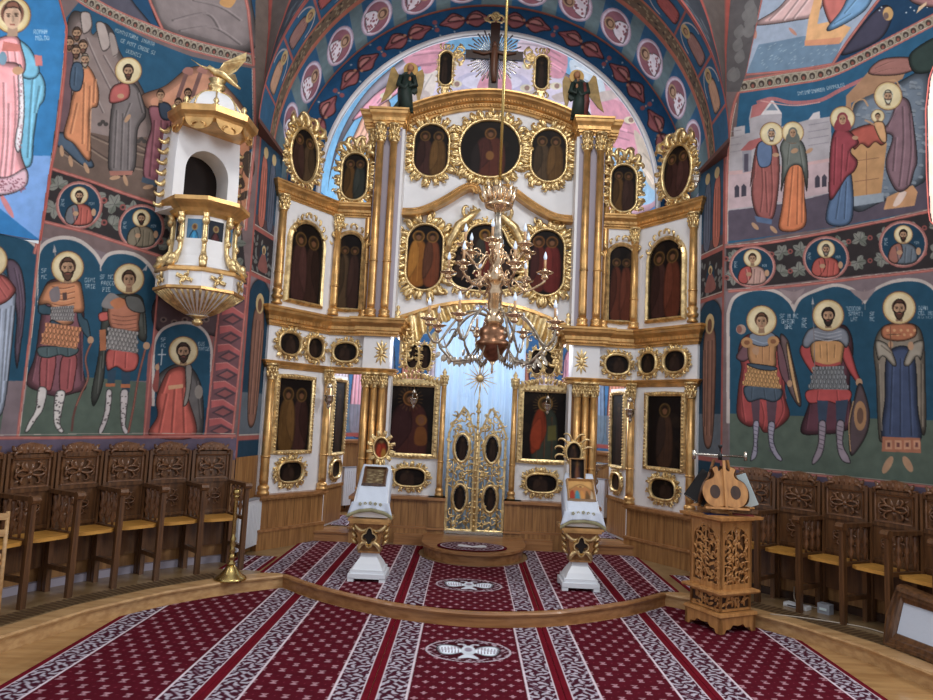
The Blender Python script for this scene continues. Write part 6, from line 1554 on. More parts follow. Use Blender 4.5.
    # three icons hanging from the lamps line: votive lamps
    def lamp(x, y, z, label, L=.5, k=1.):
        t = thing('votive_lamp', label, 'hanging lamp', (x, y, z), 'hanging votive lamps')
        m = MB(lambda a, b, c: (x+a*k, y+b*k, z+c*k)); m.lathe([(.006, 0), (.02, .02), (.03, .04), (.02, .06), (.045, .085), (.06, .12), (.055, .16), (.07, .17), (.065, .18)], 14); m.build('bowl', SILVER, t)
        m = MB(lambda a, b, c: (x+a*k, y+b*k, z+c*k)); m.lathe([(.03, .27), (.045, .28), (.02, .32), (.006, .34)], 12); m.build('canopy', SILVER, t)
        m = MB(lambda a, b, c: (x+a*k, y+b*k, z+c*k))
        for q in range(3): a = 2*PI*q/3; m.tube([(.065*math.cos(a), .065*math.sin(a), .17), (.035*math.cos(a), .035*math.sin(a), .28)], .004, 4)
        m.build('chain', SILVER, t)
        m = MB(); m.tube([(x, y, z+.33*k), (x, y, z+.33*k+L)], .004, 4); m.build('cord', BRASSY, t)
    lamp(-.86, 9.1, 1.86, 'silver votive lamp hanging in front of the large icon of the Mother and Child', .3, .75); lamp(.9, 9.1, 1.86, 'silver votive lamp hanging in front of the large icon of the Saviour', .3, .75)
    lamp(-1.93, 8.86, 1.8, 'silver votive lamp hanging by the left side door column', .4); lamp(1.93, 8.86, 1.8, 'silver votive lamp hanging by the right side door column', .4)
    lamp(-2.3, 8.2, 4.72, 'silver votive lamp in front of the flame-framed oval at the left end of the screen', .25, .7) if 0 else None
    lamp(2.45, 8.0, 4.62, 'silver votive lamp in front of the flame-framed oval at the right end of the screen', .3, .8)
# ------------------------------------------------------------------ furniture
def turn(o, loc, rz): o.location = loc; o.rotation_euler = (0, 0, rz)
def relief(mb, x0, x1, z0, z1, y, seed, n=26, r=.011):
    """carved foliage in a panel; mb local (x, depth outward, z)"""
    rr = random.Random(seed); cx, cz = (x0+x1)/2, (z0+z1)/2; w, h = (x1-x0)/2, (z1-z0)/2
    for s in (-1, 1):
        for t in (-1, 1):
            curl(mb, cx+s*w*.08, cz+t*h*.1, PI/2*(1-s)*1+t*s*.5, w*1.5, r*1.2, -s*t, y, 4.2, n=5)
            curl(mb, cx+s*w*.3, cz+t*h*.2, PI/2-s*1.2 if t > 0 else -PI/2+s*1.2, w*.9, r, s*t, y, 4.5, n=5)
            leaf(mb, cx+s*w*.55, cz+t*h*.55, (0 if s > 0 else PI)+t*s*.6, w*.4, r*1.6, y)
            leaf(mb, cx+s*w*.1, cz+t*h*.15, t*PI/2-s*.3, h*.75, r*1.6, y)
    mb.ell((cx, y, cz), (r*2.2, r*1.6, r*2.2), 8, 5)
def make_stall():
    t = thing('choir_stall', 'stall', 'choir stall', (0, 0, 0), None)
    T = lambda u, d, z: (u, -d, z)
    m = MB(T); m.box(-.205, .205, 0, .025, .2, 1.18)
    for x in (-.215, .19): m.box(x, x+.025, 0, .05, 0, 1.19)
    m.box(-.2, .2, 0, .045, 1.15, 1.19); m.box(-.2, .2, 0, .04, .86, .90); m.box(-.2, .2, 0, .04, .54, .57); b = m.build('backrest', WALNUT, t)
    m = MB(T); moulding(m, c_rect(-.155, .155, .915, 1.13), [(0, .02), (.005, .04), (.015, .045), (.02, .025)]); relief(m, -.15, .15, .92, 1.125, .035, 3); m.build('carved_panel', WALNUTC, b)
    m = MB(T); relief(m, -.13, .13, .6, .82, .03, 5, r=.008); m.build('carved_panel', WALNUTC, b)
    m = MB(T)
    P = [(-.2, 1.18), (-.19, 1.205), (-.15, 1.2), (-.13, 1.235), (-.08, 1.265), (0, 1.28), (.08, 1.265), (.13, 1.235), (.15, 1.2), (.19, 1.205), (.2, 1.18)]
    m.prism(P, .0, .045)
    for k in range(-3, 4): leaf(m, .045*k, 1.195, PI/2-.18*k, .07, .018, .05)
    for s in (-1, 1): curl(m, s*.1, 1.2, PI/2-s*1.2, .12, .016, -s, .045, 4)
    m.build('crest', WALNUTC, t)
    m = MB(T); F = [(-.2, .03), (.2, .03), (.176, .36), (.12, .40), (-.12, .40), (-.176, .36)]
    n = len(F); m.add([(x, d, .485-.0*d+(d*.03)) for x, d in F]+[(x, d, .515+d*.03) for x, d in F], [tuple(range(n)), tuple(range(n, 2*n))[::-1]]+[(i, (i+1) % n, n+(i+1) % n, n+i) for i in range(n)]); m.build('seat', SEATM, t)
    def divider(x):
        m = MB(T); m.box(x-.032, x+.032, .02, .44, .84, .875); m.lathe([(.02, -.0)], 8) if 0 else None
        V = []; 
        for k in range(8): a = 2*PI*k/8; V.append((.44+.035*math.cos(a), .85+.035*math.sin(a)))
        m.add([(x-.036, p, q) for p, q in V]+[(x+.036, p, q) for p, q in V], [tuple(range(8)), tuple(range(8, 16))[::-1]]+[(i, (i+1) % 8, 8+(i+1) % 8, 8+i) for i in range(8)])
        ar = m.build('armrest', WALNUT, t)
        m = MB(T)
        for q in range(3):
            d = .1+.1*q; m.lathe([(.012, 0), (.012, .04), (.026, .08), (.012, .13), (.03, .17), (.012, .22), (.024, .27), (.012, .3)], 8, (x, d), z0=.54)
        m.build('spindles', WALNUTC, ar)
        m = MB(T); m.box(x-.02, x+.02, .04, .42, .5, .535); m.build('seat_rail', WALNUT, t); m = MB(T); m.box(x-.02, x+.02, .04, .42, .2, .24); m.build('stretcher', WALNUT, t)
        m = MB(T); m.add([(x+a, .385+b, .0) for a in (-.024, .024) for b in (0, .045)]+[(x+a, .40+b, .86) for a in (-.022, .022) for b in (0, .045)], [(0, 1, 3, 2), (4, 6, 7, 5), (0, 4, 5, 1), (2, 3, 7, 6), (0, 2, 6, 4), (1, 5, 7, 3)]); m.build('leg', WALNUT, t)
        m = MB(T); m.box(x-.022, x+.022, .06, .11, 0, .5); m.build('leg', WALNUT, t)
    divider(-.2275)
    return t, divider
def build_stalls():
    first, _ = make_stall()
    R = 4.2; k0 = True
    names_l = ['first choir stall of the left row, beside the brass floor candlestick and radiator', 'choir stall second from the candlestick in the left row', 'third choir stall from the candlestick in the left row', 'fourth choir stall from the candlestick in the left row', 'fifth choir stall from the candlestick, above the white wall socket', 'left row choir stall cut by the frame edge, behind the folding chair']
    names_r = ['choir stall mostly hidden behind the wooden lectern', 'choir stall directly right of the wooden lectern', 'second choir stall right of the lectern', 'third choir stall right of the lectern', 'fourth choir stall right of the lectern, above the leaning framed panel', 'choir stall cut by the right edge of the picture']
    for s, names in ((-1, names_l), (1, names_r)):
        for i in range(6):
            th = R_(47.2-6.15*i) if s < 0 else R_(45.9-6.15*i)
            if k0: o = first; k0 = False
            else: o = copy_tree(first)
            rz = math.atan2(-s*math.cos(th), math.sin(th))
            o.location = (s*R*math.cos(th), CYW+R*math.sin(th), ZS); o.rotation_euler = (0, 0, rz)
            o['label'] = names[i]; o['group'] = 'choir stalls along the %s wall' % ('left' if s < 0 else 'right')
            if (s < 0 and i == 0): lastL = (o, rz)
            if (s > 0 and i == 5): lastR = (o, rz)
    # closing divider of each row: copies of the side parts of a stall
    for o, rz in (lastL, lastR):
        for ch in list(o.children):
            if ch.name.split('.')[0] in ('armrest', 'leg', 'stretcher', 'seat_rail'):
                c = copy_tree(ch, o); c.location = (c.location[0]+.455, c.location[1], c.location[2])

def build_chandelier():
    X, Y = .055, 6.0
    t = thing('chandelier', 'large three-tiered brass and crystal chandelier with flame bulbs hanging on a rod', 'chandelier', (X, Y, 2.19), None)
    z = lambda y: 2.19+(372-y)*.00893
    def lat(name, pts, m, n=20):
        mb = MB(); mb.lathe([(r, z(y)) for r, y in pts], n, (X, Y)); return mb.build(name, m, t)
    lat('finial', [(.004, 374), (.012, 370), (.006, 366), (.03, 362)], BRASS)
    lat('bowl', [(.03, 362), (.075, 358), (.1, 352), (.13, 348), (.155, 346), (.15, 343), (.11, 340), (.13, 336), (.12, 330), (.07, 326)], COPPER)
    lat('stem', [(.06, 328), (.09, 322), (.07, 316), (.05, 312), (.065, 310), (.06, 296), (.075, 294), (.05, 288), (.09, 284), (.1, 278), (.06, 272), (.045, 266), (.07, 262), (.05, 256), (.04, 250), (.065, 246), (.03, 243)], BRASS)
    lat('crystal_trumpet', [(.055, 243), (.045, 238), (.03, 224), (.025, 216), (.035, 214)], GLASSC)
    lat('crown_bowl', [(.03, 214), (.05, 211), (.12, 208), (.13, 205), (.08, 203), (.07, 198), (.09, 190), (.085, 189), (.05, 186)], BRASS)
    mb = MB(); 
    for k in range(8):
        a = 2*PI*k/8; c, s = math.cos(a), math.sin(a); mb.tube([(X+.1*c, Y+.1*s, z(205)), (X+.125*c, Y+.125*s, z(196)), (X+.15*c, Y+.15*s, z(186))], [.03, .025, .012], 6)
    mb.build('crown_leaves', BRASS, t)
    mb = MB(); mb.tube([(X, Y, z(190)), (X-.004, Y, 5.7), (X, Y, 8.2)], .014, 8); mb.build('rod', BRASSY, t)
    def arm(n, R, yc, yr, ph, up, seg, mcan=True):
        base = None
        for k in range(n):
            a = ph+2*PI*k/n; c, s = math.cos(a), math.sin(a)
            P = lambda r, zz: (X+r*c, Y+r*s, zz)
            zc, zr = z(yc), z(yr)
            mb = MB(); pts = [P(.05, zr), P(R*.35, zr+.04), P(R*.6, zr-.06), P(R*.85, zc-up), P(R, zc-up*.6), P(R, zc-.02)]
            pp = []
            q = np.array(pts)
            qq = [q[0]]
            for i in range(len(q)-1):
                for u in (1/3, 2/3, 1): 
                    g = lambda j: q[min(max(j, 0), len(q)-1)]
                    a_, b_, c_, d_ = g(i-1), g(i), g(i+1), g(i+2)
                    qq.append(.5*((2*b_)+(-a_+c_)*u+(2*a_-5*b_+4*c_-d_)*u*u+(-a_+3*b_-3*c_+d_)*u**3))
            mb.tube(qq, [.012]*len(qq), 6)
            # scroll under the arm
            sp = [P(R*.6+.05*(1-v/9)*math.cos(v*.75), zc-up*.55+.05*(1-v/9)*math.sin(v*.75)) for v in range(10)]; mb.tube(sp, .007, 5)
            sp = [P(R*.3+.045*(1-v/9)*math.cos(v*.75+2), zr+.06+.045*(1-v/9)*math.sin(v*.75+2)) for v in range(10)]; mb.tube(sp, .007, 5)
            ar = mb.build('arm', GLASSC if seg else BRASS, t)
            mb = MB(); mb.lathe([(.006, -.07), (.02, -.06), (.035, -.045), (.03, -.03), (.02, -.02), (.055, -.008), (.075, .0), (.077, .006), (.03, .005), (.02, .02), (.024, .035), (.012, .036)], 14, (X+R*c, Y+R*s), z0=zc); mb.build('candle_cup', BRASS, ar)
            mb = MB(); mb.lathe([(.011, .03), (.011, .115)], 8, (X+R*c, Y+R*s), z0=zc); mb.build('candle_tube', CANDLE, ar)
            mb = MB(); mb.lathe([(.008, .115), (.016, .13), (.015, .15), (.006, .178), (.001, .19)], 8, (X+R*c, Y+R*s), z0=zc); mb.build('flame_bulb', BULB, ar)
    arm(6, .30, 250, 262, .35, .1, 0); arm(6, .43, 274, 285, .85, .12, 0); arm(8, .58, 325, 318, .25, .2, 1)
    for k in range(8):      # crystal leaf swags below
        a = .25+2*PI*(k+.0)/8; c, s = math.cos(a), math.sin(a); mb = MB(lambda u, d, zz, c=c, s=s: (X+u*c-d*s, Y+u*s+d*c, zz))
        mb.tube([(.12, 0, z(345)), (.22, 0, z(362)), (.36, 0, z(364)), (.47, 0, z(352)), (.52, 0, z(338))], [.006, .012, .014, .011, .004], 6)
        for q in range(7): leaf(mb, .2+.045*q, z(360)+.004*(q-3)**2, -PI/2+.2*(q-3), .07, .02, .0)
        mb.build('crystal_swag', GLASSC, t)

def build_pulpit():
    ax, ay = -2.93, 6.95
    t = thing('pulpit', 'white and gilt octagonal pulpit with domed canopy hung on the left wall', 'pulpit', (ax, ay, 2.6))
    ph = math.atan2(-ay, -ax); c8 = 1/math.cos(PI/8)
    def oct_(name, prof, m, smooth=False, n=8, parent=t):
        mb = MB(); mb.lathe(prof, n, (ax, ay), sm=smooth, ph=ph); return mb.build(name, m, parent)
    oct_('finial', [(.02, 2.58), (.05, 2.6), (.055, 2.63), (.03, 2.645), (.06, 2.66), (.1, 2.68), (.03, 2.7)], GOLD, True, 16)
    tb = oct_('tub', [(.1, 2.68), (.2, 2.74), (.33, 2.83), (.41, 2.9), (.42, 2.92), (.42, 3.08), (.39, 3.12), (.33, 3.16), (.29, 3.25), (.27, 3.66), (.3, 3.68)], WHITE)
    mb = MB()
    for k in range(40):
        a = ph+2*PI*k/40; f = lambda r: r*math.cos(PI/8)/math.cos(((a-ph+PI/8) % (PI/4))-PI/8) if False else r
        g = math.cos(PI/8)/math.cos(((a-ph) % (PI/4))-PI/8)
        mb.tube([(ax+r*g*math.cos(a), ay+r*g*math.sin(a), zz) for r, zz in ((.12, 2.69), (.2, 2.735), (.33, 2.825), (.415, 2.895))], [.004, .008, .012, .014], 5)
    mb.build('flutes', GOLD, tb)
    def ringo(name, prof): return oct_(name, prof, GOLDP)
    ringo('lower_moulding', [(.42, 2.89), (.44, 2.9), (.44, 2.925), (.42, 2.93)]); ringo('upper_moulding', [(.42, 3.07), (.445, 3.08), (.435, 3.11), (.39, 3.13)])
    ringo('ledge', [(.28, 3.66), (.33, 3.69), (.35, 3.72), (.40, 3.76), (.43, 3.78), (.43, 3.82), (.2, 3.83)])
    for k in range(8):
        a = ph+PI/8+2*PI*k/8
        if math.cos(a-ph) < -.3: continue
        n = np.array([math.cos(a), math.sin(a)]); tg = np.array([-n[1], n[0]]); r0 = .42*math.cos(PI/8)
        T = lambda u, d, z, n=n, tg=tg, r0=r0: (ax+n[0]*(r0+d)+tg[0]*u, ay+n[1]*(r0+d)+tg[1]*u, z)
        mb = MB(T)
        for q in range(8): aa = 2*PI*q/8; curl(mb, .02*math.cos(aa), 3.0+.01*math.sin(aa), aa*1.0, .1*(1 if abs(math.cos(aa)) > .5 else .6), .013, 1 if q % 2 else -1, .01, 3)
        mb.ell((0, .01, 3.0), (.03, .02, .025)); mb.build('gilt_cartouche', GOLD, t)
        r1 = .275*math.cos(PI/8)+.002; T2 = lambda u, d, z, n=n, tg=tg, r1=r1: (ax+n[0]*(r1+d+max(0, (3.3-z))*.12)+tg[0]*u, ay+n[1]*(r1+d+max(0, 3.3-z)*.12)+tg[1]*u, z)
        cv = Canvas(-.075, .075, 3.22, 3.62, .008, (96, 140, 176) if k % 2 else (44, 50, 62)); cl = (70, 150, 200) if k % 2 else (90, 48, 50)
        cv.P([(-.05, 3.22), (-.055, 3.4), (-.02, 3.5), (.02, 3.5), (.05, 3.4), (.05, 3.22)], cl); folds(cv, [[(-.02, 3.46), (-.03, 3.25)], [(.02, 3.46), (.02, 3.25)]], cl, .012); cv.E(0, 3.54, .03, .035, (176, 150, 100)); cv.E(0, 3.54, .018, .024, SKD)
        cv.surf('painted_figure', lambda U, V, T2=T2: np.array([T2(x, .004, y) for x, y in zip(U, V)]), ICONP, t)
    for k in range(8):
        a = ph+2*PI*k/8
        if math.cos(a-ph) < -.75: continue
        mb = MB(); pr = [(.43, 3.12), (.37, 3.2), (.31, 3.3), (.3, 3.45), (.3, 3.6), (.33, 3.68)]
        mb.tube([(ax+r*math.cos(a), ay+r*math.sin(a), zz) for r, zz in pr], [.035, .04, .022, .026, .022, .035], 8)
        for (r, zz, q) in ((.39, 3.2, .045), (.32, 3.4, .032), (.32, 3.6, .04)): mb.ell((ax+r*math.cos(a), ay+r*math.sin(a), zz), (q, q, q*1.2), 8, 6)
        mb.build('gilt_console', GOLD, t)
    # doorway in the wall behind, canopy
    th = math.atan2(ay-CYW, -ax); 
    T = lambda u, d, z: (-(4.27-d)*math.cos(th+u/4.27), CYW+(4.27-d)*math.sin(th+u/4.27), z)
    out = resample(c_arch(-.36, .36, 3.75, 4.75), 60)[0]; inn = resample(c_arch(-.2, .2, 3.78, 4.38), 60)[0]
    o2 = [(.38, 3.72), (.38, 4.2), (.36, 4.62), (0, 4.62), (-.36, 4.62), (-.38, 4.2), (-.38, 3.72), (0, 3.72)]
    o2 = resample(o2, 60)[0]; i2 = resample(c_arch(-.255, .255, 3.78, 4.42), 60)[0]
    i2 = np.roll(i2, 0, 0)
    mb = MB(T); mb.ring([tuple(p) for p in o2], [tuple(p) for p in i2], 0, .3); mb.build('door_surround', WHITE, t)
    mb = MB(T); mb.box(-.3, .3, -.0, .02, 3.72, 4.5); mb.build('dark_doorway', DARK, t)  # near-black panel stands in for the shade inside the opening
    for s in (-1, 1):
        mb = MB(T)
        for k in range(8): curl(mb, s*.37, 4.6-.11*k, -PI/2+s*.3, .2, .026, s, .12, 3.5)
        mb.build('gilt_side_carving', GOLD, t)
    cz = 4.62
    cn = oct_('canopy', [(.34, cz-.02), (.38, cz), (.40, cz+.03), (.44, cz+.06), (.45, cz+.12), (.3, cz+.14), (.27, cz+.16)], GOLDP)
    for k in range(8):
        a = ph+PI/8+2*PI*k/8
        if math.cos(a-ph) < -.3: continue
        n = np.array([math.cos(a), math.sin(a)]); tg = np.array([-n[1], n[0]]); r0 = .39*math.cos(PI/8)
        mb = MB(lambda u, d, z, n=n, tg=tg: (ax+n[0]*(r0+d)+tg[0]*u, ay+n[1]*(r0+d)+tg[1]*u, z)); mb.prism([(-.14, cz), (.14, cz)]+[(.14*math.cos(-PI*i/12), cz-.0+.12*math.sin(-PI*i/12)) for i in range(1, 12)], 0, .015)
        curl(mb, -.02, cz-.05, PI, .1, .01, 1, .02); curl(mb, .02, cz-.05, 0, .1, .01, -1, .02); mb.build('hanging_lobe', GOLDP, cn)
        mb = MB(); aa = ph+2*PI*k/8; mb.lathe([(.03, 0), (.035, .02), (.015, .035), (.03, .06), (.02, .085), (.004, .1)], 10, (ax+.39*math.cos(aa), ay+.39*math.sin(aa)), z0=cz+.12); mb.build('knob', GOLD, cn)
    dm = MB(); dm.lathe([(.28*math.cos(i*PI/16), cz+.15+.27*math.sin(i*PI/16)) for i in range(8)], 8, (ax, ay), sm=False, ph=ph); dm.build('dome', WHITE, cn)
    mb = MB()
    for k in range(8): a = ph+2*PI*k/8; mb.tube([(ax+.285*math.cos(i*PI/16)*math.cos(a), ay+.285*math.cos(i*PI/16)*math.sin(a), cz+.15+.275*math.sin(i*PI/16)) for i in range(8)], .009, 5)
    mb.lathe([(.06, cz+.4), (.08, cz+.42), (.05, cz+.45), (.085, cz+.47), (.09, cz+.5), (.06, cz+.53), (.09, cz+.56), (.05, cz+.58)], 12, (ax, ay)); mb.build('dome_ribs_and_knob', GOLD, cn)
    # gilt eagle, wings raised, flying to the left
    e = MB(lambda u, d, z: (ax+u*.85+d*.3, ay+u*.3-d*.9, z)); z0 = cz+.6
    e.tube([(-.14, .02, z0+.06), (-.1, .02, z0+.08), (-.04, .0, z0+.05), (.05, 0, z0+.05), (.14, 0, z0-.01), (.26, 0, z0-.08)], [.006, .028, .04, .055, .035, .012], 8)
    e.tube([(-.13, .02, z0+.065), (-.19, .02, z0+.08), (-.3, .02, z0+.13)], [.012, .008, .003], 5)
    e.add([(.0, .03, z0+.06), (.06, .1, z0+.13), (.3, .16, z0+.26), (.3, .15, z0+.2), (.2, .1, z0+.08), (.08, .03, z0+.02), (.0, .03, z0+.04), (.06, .09, z0+.11), (.3, .15, z0+.24), (.3, .14, z0+.18), (.2, .09, z0+.06), (.08, .02, z0)], [(0, 1, 2, 3, 4, 5), (6, 11, 10, 9, 8, 7), (0, 6, 7, 1), (1, 7, 8, 2), (2, 8, 9, 3), (3, 9, 10, 4), (4, 10, 11, 5)])
    e.add([(.0, -.03, z0+.06), (.05, -.12, z0+.1), (.18, -.2, z0+.16), (.22, -.16, z0+.06), (.1, -.03, z0+.0), (.0, -.03, z0+.04), (.05, -.11, z0+.08), (.18, -.19, z0+.14), (.22, -.15, z0+.04), (.1, -.02, z0-.02)], [(0, 1, 2, 3, 4), (5, 9, 8, 7, 6), (0, 5, 6, 1), (1, 6, 7, 2), (2, 7, 8, 3), (3, 8, 9, 4)])
    e.build('eagle', GOLD, cn)

def build_stands():
    def stand(x, y, s, label):
        t = thing('icon_stand', label, 'icon stand', (x, y, ZS+.012)); z0 = ZS+.012
        T = lambda u, d, z: (x+u, y-d, z0+z)
        m = MB(T)
        for a in (-1, 1):
            for b in (-1, 1): m.box(a*.155-.03, a*.155+.03, b*.155-.03, b*.155+.03, 0, .035)
        m.box(-.185, .185, -.185, .185, .03, .075); m.box(-.165, .165, -.165, .165, .075, .11)
        V = [(.15, .11), (.125, .16), (.085, .22), (.075, .28)]
        for (a, za), (b, zb) in zip(V[:-1], V[1:]):
            m.add([(i*a, j*a, za) for i in (-1, 1) for j in (-1, 1)]+[(i*b, j*b, zb) for i in (-1, 1) for j in (-1, 1)], [(0, 1, 3, 2), (4, 6, 7, 5), (0, 4, 5, 1), (2, 3, 7, 6), (0, 2, 6, 4), (1, 5, 7, 3)])
        m.build('foot', ENAMEL, t)
        m = MB(T); a, b = .09, .14; m.add([(i*a, j*a, .28) for i in (-1, 1) for j in (-1, 1)]+[(i*b, j*b, .56) for i in (-1, 1) for j in (-1, 1)], [(0, 1, 3, 2), (4, 6, 7, 5), (0, 4, 5, 1), (2, 3, 7, 6), (0, 2, 6, 4), (1, 5, 7, 3)])
        m.box(-.11, .11, -.11, .11, .265, .285); bx = m.build('tapered_box', OAK, t)
        m = MB(T)
        for i in (-1, 1):
            curl(m, i*.155, .56, -PI/2-i*.3, .22, .028, -i, .1, 3.6); curl(m, i*.11, .29, PI/2+i*.2, .2, .026, i, .1, 3.6)
            for q in range(4): leaf(m, i*(.13+.004*q), .34+.06*q, PI/2-i*.7, .08, .02, .11)
        moulding(m, [(.05*math.cos(q)*(1+.25*math.cos(4*q)), .42+.07*math.sin(q)*(1+.25*math.cos(4*q))) for q in np.linspace(0, 2*PI, 32, endpoint=False)], [(0, .12), (.005, .15), (.015, .15), (.02, .12)]); m.build('gilt_carving', GOLD, bx)
        m = MB(T); m.add([(.05*math.cos(q)*(1+.25*math.cos(4*q)), .138, .44+.07*math.sin(q)*(1+.25*math.cos(4*q))) for q in np.linspace(0, 2*PI, 32, endpoint=False)], [tuple(range(32))]); m.build('dark_quatrefoil', DARK, bx)
        m = MB(T); m.box(-.19, .19, -.17, .19, .56, .585); m.box(-.21, .21, -.19, .21, .585, .61); m.build('gilt_shelf', GOLDP, t)
        # slanted desk
        m = MB(T); m.add([(-.16, -.13, .61), (.16, -.13, .61), (-.17, .16, .62), (.17, .16, .62), (-.14, -.165, 1.1), (.14, -.165, 1.1), (-.17, .165, .77), (.17, .165, .77)], [(0, 1, 3, 2), (4, 6, 7, 5), (0, 4, 5, 1), (2, 3, 7, 6), (0, 2, 6, 4), (1, 5, 7, 3)]); m.build('slanted_desk', WHITE, t)
        return t, T
    t, T = stand(-1.06, 7.12, -1, 'left icon stand with white foot, gilt box and cloth-covered slanted desk')
    t2, T2 = stand(1.05, 7.16, 1, 'right icon stand with bluish white foot, gilt box and cloth-covered desk')
    def slab_on(T, u0, u1, v0, v1, h):
        # v runs from the lower front (0) to the top back (1) of the slope
        f = lambda u, v, e: (u, .165-.33*v+e*.71, .77+.33*v+e*.71)
        return lambda u, e, v: T(*f(u, v, e))
    for (TT, lab, par, seed) in ((T, 'white embroidered cloth with gold fringe draped over the left icon stand', t, 1), (T2, 'white embroidered cloth with gold fringe draped over the right icon stand', t2, 2)):
        S = slab_on(TT, 0, 0, 0, 0, 0); m = MB(); nu, nv = 16, 20; V = []; Fc = []
        for j in range(nv+1):
            v = j/nv
            for i in range(nu+1):
                u = -1+2*i/nu
                w = .165+.03*(1-v)
                if v < .45:      # hanging front
                    k = (.45-v)/.45; p = TT(u*w*(1+.14*k), .182+.014*math.sin(i*1.3)*k+.02*k, .785-.13*k*(.55+.5*abs(u)**2 if seed == 1 else .7+.5*abs(u)**3))
                else:
                    q = (v-.45)/.55; p = S(u*(w-.005), .012+.003*math.sin(i+j), q*1.02)
                    if abs(u) > .88: p = (p[0]+.012*u, p[1], p[2]-.1*(abs(u)-.88)/.12*(1 if seed == 1 else 2.2))
                V.append(p)
        for j in range(nv):
            for i in range(nu): a = j*(nu+1)+i; Fc.append((a, a+1, a+nu+2, a+nu+1))
        m.add(V, Fc, 0, True); o = m.build('draped_cloth', CLOTH, None); md = o.modifiers.new('t', 'SOLIDIFY'); md.thickness = .006; md.offset = 1
        o.name = 'embroidered_cloth'; tag(o, lab, 'cloth', 'cloths on the icon stands')
        m = MB()
        for i in range(nu*3+1):
            x = i/3; a = V[int(x)]; b = V[min(int(x)+1, nu)]; f = x-int(x); p = np.array(a)*(1-f)+np.array(b)*f; m.tube([tuple(p), (p[0], p[1]-.004, p[2]-.035)], .005, 4)
        g = m.build('gold_fringe', TASSEL, o)
        m = MB(); rr = random.Random(seed)
        for k in range(5):
            u = -.1+.05*k; p = TT(u, .196, .765-.006*abs(k-2))
            for q in range(5): a = 2*PI*q/5; m.ell((p[0]+.011*math.cos(a), p[1], p[2]+.011*math.sin(a)), (.007, .003, .007), 6, 4)
            m.build('embroidered_flower', TASSEL, o); m = MB()
        # framed relief icon lying on the slope
    S = slab_on(T, 0, 0, 0, 0, 0)
    pl = lambda S: (lambda u, d, z: S(u, d+.012, z))
    put_icon('small_icon', 'small framed metal relief icon lying on the cloth of the left icon stand', pl(S), c_rect(-.105, .105, .42, .88), 'relief', 5, style='plain', rim=.014, thick=.014, gold=WALNUT, cat='icon')
    S2 = slab_on(T2, 0, 0, 0, 0, 0)
    put_icon('small_icon', 'colourful feast icon lying on the cloth of the right icon stand', pl(S2), c_rect(-.13, .13, .25, .8), 'feast', 5, style='plain', rim=.012, thick=.014, gold=OAKL, cat='icon')
    # oval icons on carved mounts behind the desks
    for (x, y, zc, kind, lab, sd) in ((-1.035, 7.36, 1.42, 'red oval', 'small oval icon with red robes in a rayed gilt mount above the left stand', 1), (1.0, 7.40, 1.46, 'single', 'small oval dark icon with curled gilt mount standing above the right stand', 2)):
        TT = lambda u, d, z, x=x, y=y: (x+u, y-d, z)
        def cr(mb, sd=sd, zc=zc):
            for k in range(12):
                a = 2*PI*k/12+PI/12; 
                if sd == 1: curl(mb, .085*math.cos(a), zc+.115*math.sin(a), a-.5, .1, .014, 1, .02, 3); curl(mb, .085*math.cos(a), zc+.115*math.sin(a), a+.5, .1, .014, -1, .02, 3)
                elif math.sin(a) > -.6: curl(mb, .1*math.cos(a), zc+.13*math.sin(a), a*.6+PI/2*.4, .16, .013, 1 if math.cos(a) < 0 else -1, .02, 3)
            mb.tube([(0, .015, zc-.13), (0, .01, .93)], [.02, .03], 6)
        o = put_icon('mounted_icon', lab, TT, c_ell(0, zc, .075, .105), kind, 8, w=.035, step=.05, rim=.015, thick=.015, crown=cr, cat='icon')
    # slim panel icon leaning in front on the right stand
    TT = lambda u, d, z: (1.03+u, 7.30-d-(1.3-z)*.2, z)
    put_icon('small_icon', 'narrow upright painted board icon propped behind the feast icon', TT, c_rect(-.075, .075, 1.14, 1.4), 'cross', 9, style='plain', rim=.008, thick=.012, gold=OAKL, cat='icon')
    bpy.data.objects[-1] if 0 else None

